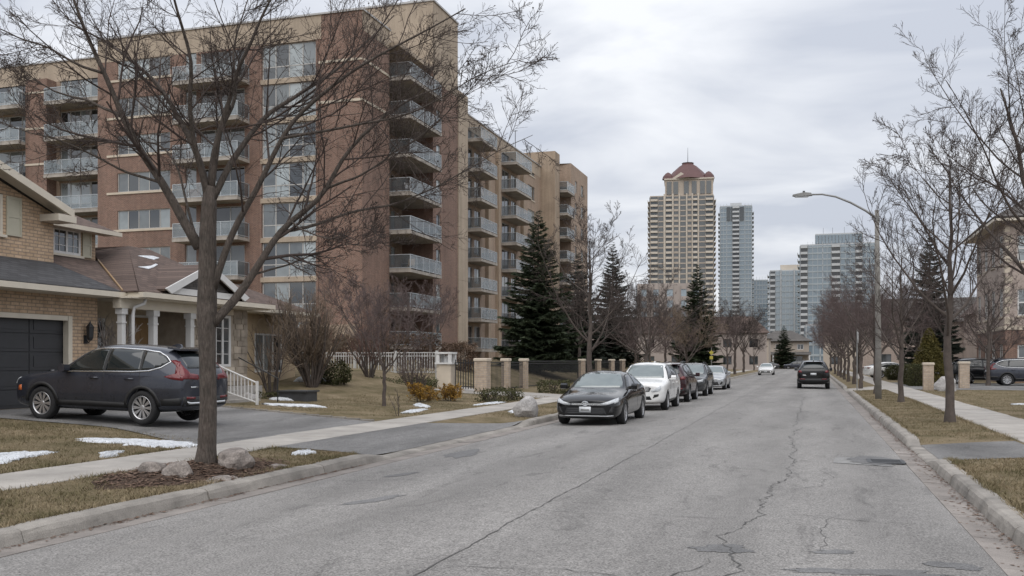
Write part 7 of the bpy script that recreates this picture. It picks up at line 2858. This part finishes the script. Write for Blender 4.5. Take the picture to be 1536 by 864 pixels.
def wheel(parent, x, y, r, spokes, side, dark=False):
    k = (round(r, 3), spokes, dark)
    if k not in WH:
        t = MB()
        w = 0.115
        t.lathe([(r * 0.66, -w * 0.8), (r * 0.72, -w), (r * 0.90, -w), (r * 0.975, -w * 0.82), (r, -w * 0.5), (r, w * 0.5), (r * 0.975, w * 0.82), (r * 0.90, w), (r * 0.72, w), (r * 0.66, w * 0.8)], 36, 'y', closed=True)
        tm = t.build('wheel', 'tyre', None, smooth=True)
        q = MB()
        q.lathe([(r * 0.66, 0.085), (r * 0.69, 0.10), (r * 0.665, 0.105), (r * 0.62, 0.09), (r * 0.60, 0.0), (r * 0.62, -0.09), (r * 0.68, -0.10)], 36, 'y')
        q.lathe([(0.0, 0.085), (0.045, 0.083), (0.062, 0.07), (0.062, 0.03), (0.0, 0.03)], 16, 'y')
        for i in range(spokes):
            a = 2 * PI * i / spokes
            for da in (-0.10, 0.10):
                c0, s0 = math.cos(a), math.sin(a)
                c1, s1 = math.cos(a + da), math.sin(a + da)
                tx, tz = -s1, c1
                rr0, rr1 = 0.05, r * 0.64
                w0, w1 = 0.012, 0.017
                p = []
                for yy in (0.045, 0.082):
                    p += [(c0 * rr0 - tx * w0, yy - 0.004, s0 * rr0 - tz * w0), (c0 * rr0 + tx * w0, yy - 0.004, s0 * rr0 + tz * w0), (c1 * rr1 + tx * w1, yy + 0.006, s1 * rr1 + tz * w1), (c1 * rr1 - tx * w1, yy + 0.006, s1 * rr1 - tz * w1)]
                q.add(p, [(0, 1, 2, 3), (7, 6, 5, 4), (0, 4, 5, 1), (1, 5, 6, 2), (2, 6, 7, 3), (3, 7, 4, 0)])
        rm = q.build('rim', 'alloy' if not dark else 'dark_metal', None)
        b_ = MB()
        b_.lathe([(0.0, 0.0), (r * 0.63, 0.0), (r * 0.63, -0.05), (0, -0.05)], 24, 'y')
        bm_ = b_.build('wheel_shade_disc', 'plastic_black', None)  # black disc added as the shade behind the spokes
        WH[k] = (tm.data, rm.data, bm_.data)
        for o in (tm, rm, bm_):
            bpy.data.objects.remove(o)
    tm, rm, bd = WH[k]
    o = put('wheel', tm, None, parent)
    o.location = (x, y, r)
    if side < 0:
        o.rotation_euler = (0, 0, PI)
    put('rim', rm, None, o)
    put('wheel_shade_disc', bd, None, o)


def shift(poly, ds=0, dz=0):
    return [(a + ds, b_ + dz) for a, b_ in poly]


def mirror(poly):
    return [(-a, b_) for a, b_ in poly][::-1]


def car(name, label, kind, paint, x, y, z, heading, style='plain', group=None, detail=2, glass_front='car_glass_front', spokes=5, cat='car', pitch=0.0, scale=1.0):
    """heading: angle of the car's nose, counter-clockwise from +X"""
    spec, body, bvh = car_body(kind)
    root = thing(name, label, cat, (x, y, z), heading, group)
    root.rotation_euler = (0, pitch, heading)
    root.scale = scale if isinstance(scale, tuple) else (scale,) * 3
    L = spec['L']
    put('body', body, paint, root, smooth=True)
    suv = kind == 'suv'
    if suv:
        win = [('w1', [(1.50, 1.085), (1.78, 1.30), (2.06, 1.49), (2.30, 1.545), (2.53, 1.56), (2.53, 1.105)]),
               ('w2', [(2.60, 1.108), (2.60, 1.56), (3.10, 1.56), (3.42, 1.54), (3.48, 1.14), (3.46, 1.125)]),
               ('w3', [(3.53, 1.14), (3.48, 1.535), (3.80, 1.50), (4.02, 1.42), (4.13, 1.33), (3.95, 1.22)])]
        fw_ = [(-0.70, 1.13), (0.70, 1.13), (0.66, 1.30), (0.56, 1.57), (0.0, 1.60), (-0.56, 1.57), (-0.66, 1.30)]
        rw_ = [(-0.60, 1.20), (0.60, 1.20), (0.56, 1.36), (0.46, 1.535), (-0.46, 1.535), (-0.56, 1.36)]
        belt = [(1.42, 1.062), (2.0, 1.072), (2.6, 1.086), (3.3, 1.10), (3.72, 1.13), (4.0, 1.205), (4.18, 1.325), (4.05, 1.43), (3.82, 1.52), (3.4, 1.565), (2.8, 1.582), (2.3, 1.566), (2.03, 1.51)]
        cz = 0.0
    else:
        win = [('w1', [(1.66, 0.965), (1.95, 1.13), (2.25, 1.285), (2.50, 1.335), (2.78, 1.345), (2.78, 0.975)]),
               ('w2', [(2.85, 0.978), (2.85, 1.347), (3.25, 1.335), (3.55, 1.285), (3.78, 1.16), (3.84, 1.03), (3.80, 1.005)])]
        fw_ = [(-0.70, 0.995), (0.70, 0.995), (0.66, 1.13), (0.52, 1.365), (0.0, 1.395), (-0.52, 1.365), (-0.66, 1.13)]
        rw_ = [(-0.60, 1.12), (0.60, 1.12), (0.5, 1.345), (-0.5, 1.345)]
        belt = [(1.58, 0.945), (2.2, 0.955), (2.9, 0.965), (3.6, 0.98), (3.86, 1.02)]
    if suv:
        gh = [(1.44, 1.075), (1.75, 1.30), (2.04, 1.51), (2.30, 1.562), (2.8, 1.578), (3.4, 1.56), (3.82, 1.515), (4.04, 1.43), (4.16, 1.33), (3.98, 1.21), (3.70, 1.135), (3.3, 1.105), (2.6, 1.09), (2.0, 1.078)]
    else:
        gh = [(1.60, 0.95), (1.93, 1.135), (2.23, 1.30), (2.50, 1.35), (2.9, 1.362), (3.26, 1.35), (3.58, 1.30), (3.82, 1.16), (3.87, 1.03), (3.82, 0.99), (2.9, 0.968), (2.2, 0.957)]
    for sd in 'lr':
        lay(kind, 'gh', 'window_surround', gh, sd, 'plastic_black', root, 0.007, 0.05)
    lay(kind, 'fw', 'windshield', fw_, 'f', glass_front, root, 0.005)
    lay(kind, 'rw', 'rear_window', rw_, 'b', 'car_glass', root, 0.005)
    for sd in 'lr':
        for key, pl_ in win:
            lay(kind, key, 'side_window', pl_, sd, 'car_glass', root, 0.012, 0.06)
    # wheels
    for i, s in enumerate(spec['axle']):
        for sy in (1, -1):
            wheel(root, L / 2 - s, sy * spec['track'], spec['wr'], spokes, sy)
    if detail >= 1:
        # mirrors, handles, door seams
        for sy in (1, -1):
            m = MB()
            bx, bz = L / 2 - (1.62 if suv else 1.78), (1.12 if suv else 1.0)
            m.prism([(bx + 0.09, bz - 0.05), (bx + 0.10, bz + 0.05), (bx + 0.02, bz + 0.10), (bx - 0.07, bz + 0.09), (bx - 0.08, bz - 0.03), (bx, bz - 0.07)], 'y', sy * 0.93, sy * 1.10)
            m.box(bx - 0.03, bx + 0.04, min(sy * 0.86, sy * 0.94), max(sy * 0.86, sy * 0.94), bz - 0.05, bz + 0.0)
            m.build('mirror', paint if paint != 'paint_white' or True else 'paint_black', root)
        sd_lines = [[(1.38, 0.45), (1.36, 0.80), (1.46, 1.05)], [(2.565, 0.38), (2.565, 1.08)], [(3.30, 0.42), (3.52, 0.80), (3.50, 1.10)]] if suv else [[(1.46, 0.34), (1.42, 0.70), (1.50, 0.93)], [(2.815, 0.30), (2.815, 0.96)], [(3.42, 0.36), (3.66, 0.66), (3.78, 0.98)]]
        hz = 0.93 if suv else 0.86
        for sd in 'lr':
            for i, ln in enumerate(sd_lines):
                lay(kind, 'seam%d' % i, 'door_seam', strip(ln, 0.006), sd, 'plastic_black', root, 0.003, 0.15, True)
            for i, s0 in enumerate((2.22, 3.14) if suv else (2.50, 3.40)):
                lay(kind, 'hd%d' % i, 'door_handle', [(s0, hz), (s0 + 0.22, hz + 0.005), (s0 + 0.22, hz + 0.035), (s0, hz + 0.03)], sd, paint, root, 0.03, 0.3)
            lay(kind, 'belt', 'window_trim', strip(belt, 0.011), sd, 'chrome' if style in ('crv', 'white') else 'plastic_black', root, 0.014, 0.12, True)
            if suv:
                sill = [(1.30, 0.345), (3.20, 0.345), (3.20, 0.45), (2.2, 0.46), (1.30, 0.45)]
                lay(kind, 'sill', 'sill_cladding', sill, sd, 'plastic_black' if style != 'white' else paint, root, 0.01, 0.2)
                if style != 'white':
                    for i, s0 in enumerate(spec['axle']):
                        r0, r1 = spec['wr'] + 0.04, spec['wr'] + 0.105
                        arc = [PI * (0.03 + 0.94 * k / 14) for k in range(15)]
                        pl_ = [(s0 + r1 * math.cos(a), spec['wr'] + r1 * math.sin(a)) for a in arc] + [(s0 + r0 * math.cos(a), spec['wr'] + r0 * math.sin(a)) for a in arc[::-1]]
                        lay(kind, 'arch%d' % i, 'arch_cladding', pl_, sd, 'plastic_black', root, 0.012, 0.3, True)
                    lay(kind, 'rq', 'rear_cladding', [(4.06, 0.42), (4.52, 0.44), (4.56, 0.60), (4.06, 0.55)], sd, 'plastic_black', root, 0.008, 0.1)
    # lamps
    if suv:
        hl = [(0.40, 0.80), (0.66, 0.84), (0.78, 0.90), (0.76, 0.76), (0.58, 0.72), (0.42, 0.74)]
        if style == 'white':
            hl = [(0.44, 0.70), (0.60, 0.79), (0.76, 0.87), (0.79, 0.78), (0.74, 0.70), (0.5, 0.66)]
        for key, pl_ in (('hl1' + style, hl), ('hl2' + style, mirror(hl))):
            lay(kind, key, 'headlight', pl_, 'f', 'lamp_clear', root, 0.008, 0.06)
        lay(kind, 'gr' + style, 'grille', [(-0.40, 0.68), (0.40, 0.68), (0.46, 0.80), (0.38, 0.84), (-0.38, 0.84), (-0.46, 0.80)], 'f', 'plastic_black', root, 0.006, 0.08)
        lay(kind, 'lg' + style, 'lower_grille', [(-0.48, 0.40), (0.48, 0.40), (0.42, 0.52), (-0.42, 0.52)], 'f', 'plastic_black', root, 0.006, 0.1)
        for zz in (0.72, 0.76, 0.80):
            lay(kind, 'bar%.2f' % zz, 'grille_bar', [(-0.40, zz), (0.40, zz), (0.40, zz + 0.012), (-0.40, zz + 0.012)], 'f', 'chrome', root, 0.014, 0.1)
        fg = [(0.52, 0.46), (0.70, 0.52), (0.72, 0.60), (0.56, 0.58)]
        for key, pl_ in (('fg1', fg), ('fg2', mirror(fg))):
            lay(kind, key, 'fog_light', pl_, 'f', 'plastic_black', root, 0.008, 0.06)
        tl = [(0.34, 0.96), (0.62, 0.98), (0.84, 0.98), (0.84, 1.09), (0.77, 1.20), (0.72, 1.36), (0.665, 1.36), (0.665, 1.20), (0.60, 1.10), (0.36, 1.07)]
        if style != 'crv':
            tl = [(0.64, 0.96), (0.84, 0.97), (0.84, 1.08), (0.74, 1.10), (0.64, 1.06)]
        for key, pl_ in (('tl1' + style, tl), ('tl2' + style, mirror(tl))):
            lay(kind, key, 'taillight', pl_, 'b', 'lamp_red', root, 0.009, 0.05)
        for sd in 'lr' if style == 'crv' else '':
            lay(kind, 'tls', 'taillight_side', [(4.12, 1.02), (4.32, 0.97), (4.55, 0.95), (4.585, 1.04), (4.48, 1.07), (4.36, 1.33), (4.31, 1.34), (4.37, 1.09), (4.26, 1.06)], sd, 'lamp_red', root, 0.009, 0.06)
            if True:
                lay(kind, 'fms', 'side_marker', [(0.22, 0.62), (0.34, 0.62), (0.32, 0.74), (0.24, 0.72)], sd, 'lamp_amber', root, 0.009, 0.06)
        lay(kind, 'rb', 'rear_bumper', [(-0.80, 0.42), (0.80, 0.42), (0.82, 0.62), (-0.82, 0.62)], 'b', 'plastic_black' if style != 'white' else paint, root, 0.009, 0.1)
        for key, pl_ in (('rf1', [(0.46, 0.56), (0.74, 0.57), (0.74, 0.62), (0.46, 0.61)]), ('rf2', [(-0.74, 0.57), (-0.46, 0.56), (-0.46, 0.61), (-0.74, 0.62)])):
            lay(kind, key, 'reflector', pl_, 'b', 'lamp_red', root, 0.018, 0.1)
        if style == 'crv':
            lay(kind, 'skid', 'skid_trim', [(-0.66, 0.46), (0.66, 0.46), (0.72, 0.52), (0.60, 0.50), (-0.60, 0.50), (-0.72, 0.52)], 'b', 'chrome', root, 0.02, 0.1)
        lay(kind, 'rplate', 'licence_plate', [(-0.16, 0.82), (0.16, 0.82), (0.16, 0.94), (-0.16, 0.94)], 'b', 'plate', root, 0.016, 0.2)
        lay(kind, 'badge', 'badge', [(0.38, 0.80), (0.60, 0.80), (0.60, 0.825), (0.38, 0.825)], 'b', 'chrome', root, 0.012, 0.1)
        m = MB()
        m.prism([(-1.66, 1.60), (-1.98, 1.565), (-1.98, 1.60), (-1.66, 1.64)], 'y', -0.58, 0.58)
        m.build('spoiler', paint, root)
        for sy in (1, -1) if style in ('plain', 'grey') else ():
            m = MB()
            m.tube([(L / 2 - 2.2, sy * 0.55, 1.625), (L / 2 - 2.3, sy * 0.55, 1.70), (L / 2 - 3.0, sy * 0.55, 1.715), (L / 2 - 3.85, sy * 0.54, 1.665), (L / 2 - 3.95, sy * 0.54, 1.60)], 0.016, 6)
            m.build('roof_rail', 'dark_metal', root)
        m = MB()
        m.prism([(-1.35, 1.66), (-1.62, 1.64), (-1.58, 1.70), (-1.5, 1.71)], 'y', -0.03, 0.03)
        m.build('antenna', paint, root)
    else:
        hl = [(0.40, 0.60), (0.60, 0.655), (0.80, 0.745), (0.835, 0.70), (0.78, 0.63), (0.56, 0.565), (0.42, 0.555)]
        for key, pl_ in (('hl1', hl), ('hl2', mirror(hl))):
            lay(kind, key, 'headlight', pl_, 'f', 'lamp_clear', root, 0.008, 0.05)
        for sd in 'lr':
            lay(kind, 'hls', 'headlight_side', [(0.12, 0.60), (0.34, 0.66), (0.50, 0.75), (0.38, 0.735), (0.16, 0.66)], sd, 'lamp_clear', root, 0.008, 0.05)
        lay(kind, 'gr', 'grille', [(-0.46, 0.57), (0.46, 0.57), (0.50, 0.64), (0.30, 0.625), (0.0, 0.615), (-0.30, 0.625), (-0.50, 0.64)], 'f', 'plastic_black', root, 0.007, 0.06)
        lay(kind, 'lg', 'lower_grille', [(-0.58, 0.30), (0.58, 0.30), (0.50, 0.49), (-0.50, 0.49)], 'f', 'plastic_black', root, 0.006, 0.06)
        for i, zz in enumerate((0.565, 0.59)):
            lay(kind, 'gb%d' % i, 'grille_bar', [(-0.44, zz), (0.44, zz), (0.44, zz + 0.008), (-0.44, zz + 0.008)], 'f', 'chrome', root, 0.012, 0.1)
        for i, zz in enumerate((0.35, 0.40, 0.45)):
            lay(kind, 'lb%d' % i, 'lower_grille_bar', [(-0.5, zz), (0.5, zz), (0.5, zz + 0.012), (-0.5, zz + 0.012)], 'f', 'dark_metal', root, 0.012, 0.1)
        lay(kind, 'lip', 'bumper_lip', [(-0.72, 0.265), (0.72, 0.265), (0.74, 0.30), (0.58, 0.285), (-0.58, 0.285), (-0.74, 0.30)], 'f', 'paint_silver' if style == 'camry' else paint, root, 0.014, 0.08)
        for key, pl_ in (('in1', [(0.60, 0.33), (0.74, 0.36), (0.78, 0.50), (0.70, 0.52)]), ('in2', mirror([(0.60, 0.33), (0.74, 0.36), (0.78, 0.50), (0.70, 0.52)]))):
            lay(kind, key, 'side_intake', pl_, 'f', 'plastic_black', root, 0.006, 0.06)
        tl = [(0.36, 0.86), (0.72, 0.84), (0.78, 0.95), (0.40, 0.98)]
        for key, pl_ in (('tl1', tl), ('tl2', mirror(tl))):
            lay(kind, key, 'taillight', pl_, 'b', 'lamp_red', root, 0.009, 0.05)
        lay(kind, 'rplate', 'rear_plate', [(-0.16, 0.66), (0.16, 0.66), (0.16, 0.78), (-0.16, 0.78)], 'b', 'plate', root, 0.016, 0.2)
    if style in ('camry', 'white', 'grey', 'silver', 'far'):
        z0 = 0.37 if not suv else 0.53
        fp = lay(kind, 'fplate', 'licence_plate', [(-0.155, z0), (0.155, z0), (0.155, z0 + 0.15), (-0.155, z0 + 0.15)], 'f', 'plate', root, 0.022, 0.3)
        lay(kind, 'fpm', 'plate_characters', [(-0.11, z0 + 0.05), (0.11, z0 + 0.05), (0.11, z0 + 0.09), (-0.11, z0 + 0.09)], 'f', 'lamp_metal', fp, 0.026, 0.3)
    if style == 'camry':
        # oval emblem: a wide ring with two crossing ovals
        m = MB()
        fx = L / 2 + 0.012
        for (rx, rz, dz) in ((0.085, 0.058, 0.0), (0.03, 0.052, 0.0), (0.062, 0.024, 0.026)):
            pts = [(fx, rx * math.cos(2 * PI * i / 20), 0.608 + dz + rz * math.sin(2 * PI * i / 20)) for i in range(21)]
            m.tube(pts, 0.009, 5)
        m.build('emblem', 'chrome', root)
        m = MB()
        m.box(L / 2 - 0.02, L / 2 + 0.004, -0.075, 0.075, 0.56, 0.655)
        m.build('emblem_base', 'plastic_black', root)
    return root


PC = 'cars parked along the left kerb'
UP = R(90)
DOWN = R(-90)
car('parked_sedan', 'black sedan parked at the left kerb, nearest of the row', 'sedan', 'paint_black', -5.72, 27.45, 0.012, DOWN, 'camry', PC, spokes=10)
car('parked_suv', 'white crossover parked behind the black sedan', 'suv', 'paint_white', -5.68, 35.2, 0.012, DOWN, 'white', PC, spokes=10)
car('parked_suv', 'dark red crossover parked between the white and the grey car', 'suv', 'paint_maroon', -5.75, 42.0, 0.012, UP, 'plain', PC)
car('parked_suv', 'dark grey crossover parked behind the dark red one', 'suv', 'paint_grey', -5.72, 49.2, 0.012, DOWN, 'grey', PC, scale=0.97)
car('parked_sedan', 'silver sedan at the far end of the parked row', 'sedan', 'paint_silver', -5.75, 60.2, 0.012, DOWN, 'silver', PC)
car('driveway_suv', 'dark grey crossover parked on the house driveway behind the near tree', 'suv', 'paint_charcoal', -14.72, 18.02, 0.425, PI, 'crv', None, spokes=10, pitch=-0.027, scale=(0.975, 0.975, 1.015))
car('road_suv', 'black SUV seen from behind at the right kerb', 'suv', 'paint_black', 0.12, 64.0, 0.012, UP, 'plain', None, scale=1.05)
car('distant_sedan', 'white sedan coming down the left side of the street far off', 'sedan', 'paint_white', -5.2, 121.0, 0.012, DOWN, 'far')
GC = 'cars at the street end'
car('distant_sedan', 'dark sedan standing across the street end below the far spruce', 'sedan', 'paint_grey', -8.6, 200.5, 0.02, R(180), 'plain', GC)
car('distant_suv', 'dark SUV across the street end, left of the black SUV', 'suv', 'paint_charcoal', -3.0, 201.8, 0.02, R(180), 'plain', GC)
car('distant_sedan', 'pale sedan across the street end, right of the black SUV', 'sedan', 'paint_silver', 3.4, 198.0, 0.02, R(0), 'plain', GC)
GLOT = 'cars in the lot right of the road'
car('lot_suv', 'dark grey SUV with its tail to the road at the right edge', 'suv', 'paint_charcoal', 13.0, 67.8, 0.19, R(0), 'crv', GLOT, spokes=10, scale=1.03)
car('lot_suv', 'black SUV half hidden behind the grey one in the right lot', 'suv', 'paint_black', 11.3, 72.4, 0.19, R(0), 'plain', GLOT, scale=1.02)
car('lot_sedan', 'black sedan in the right lot behind the large boulder', 'sedan', 'paint_black', 9.2, 72.6, 0.19, R(62), 'plain', GLOT)
car('lot_sedan', 'white sedan far along the right sidewalk by the long hedge', 'sedan', 'paint_white', 7.0, 94.5, 0.19, R(20), 'plain', GLOT)
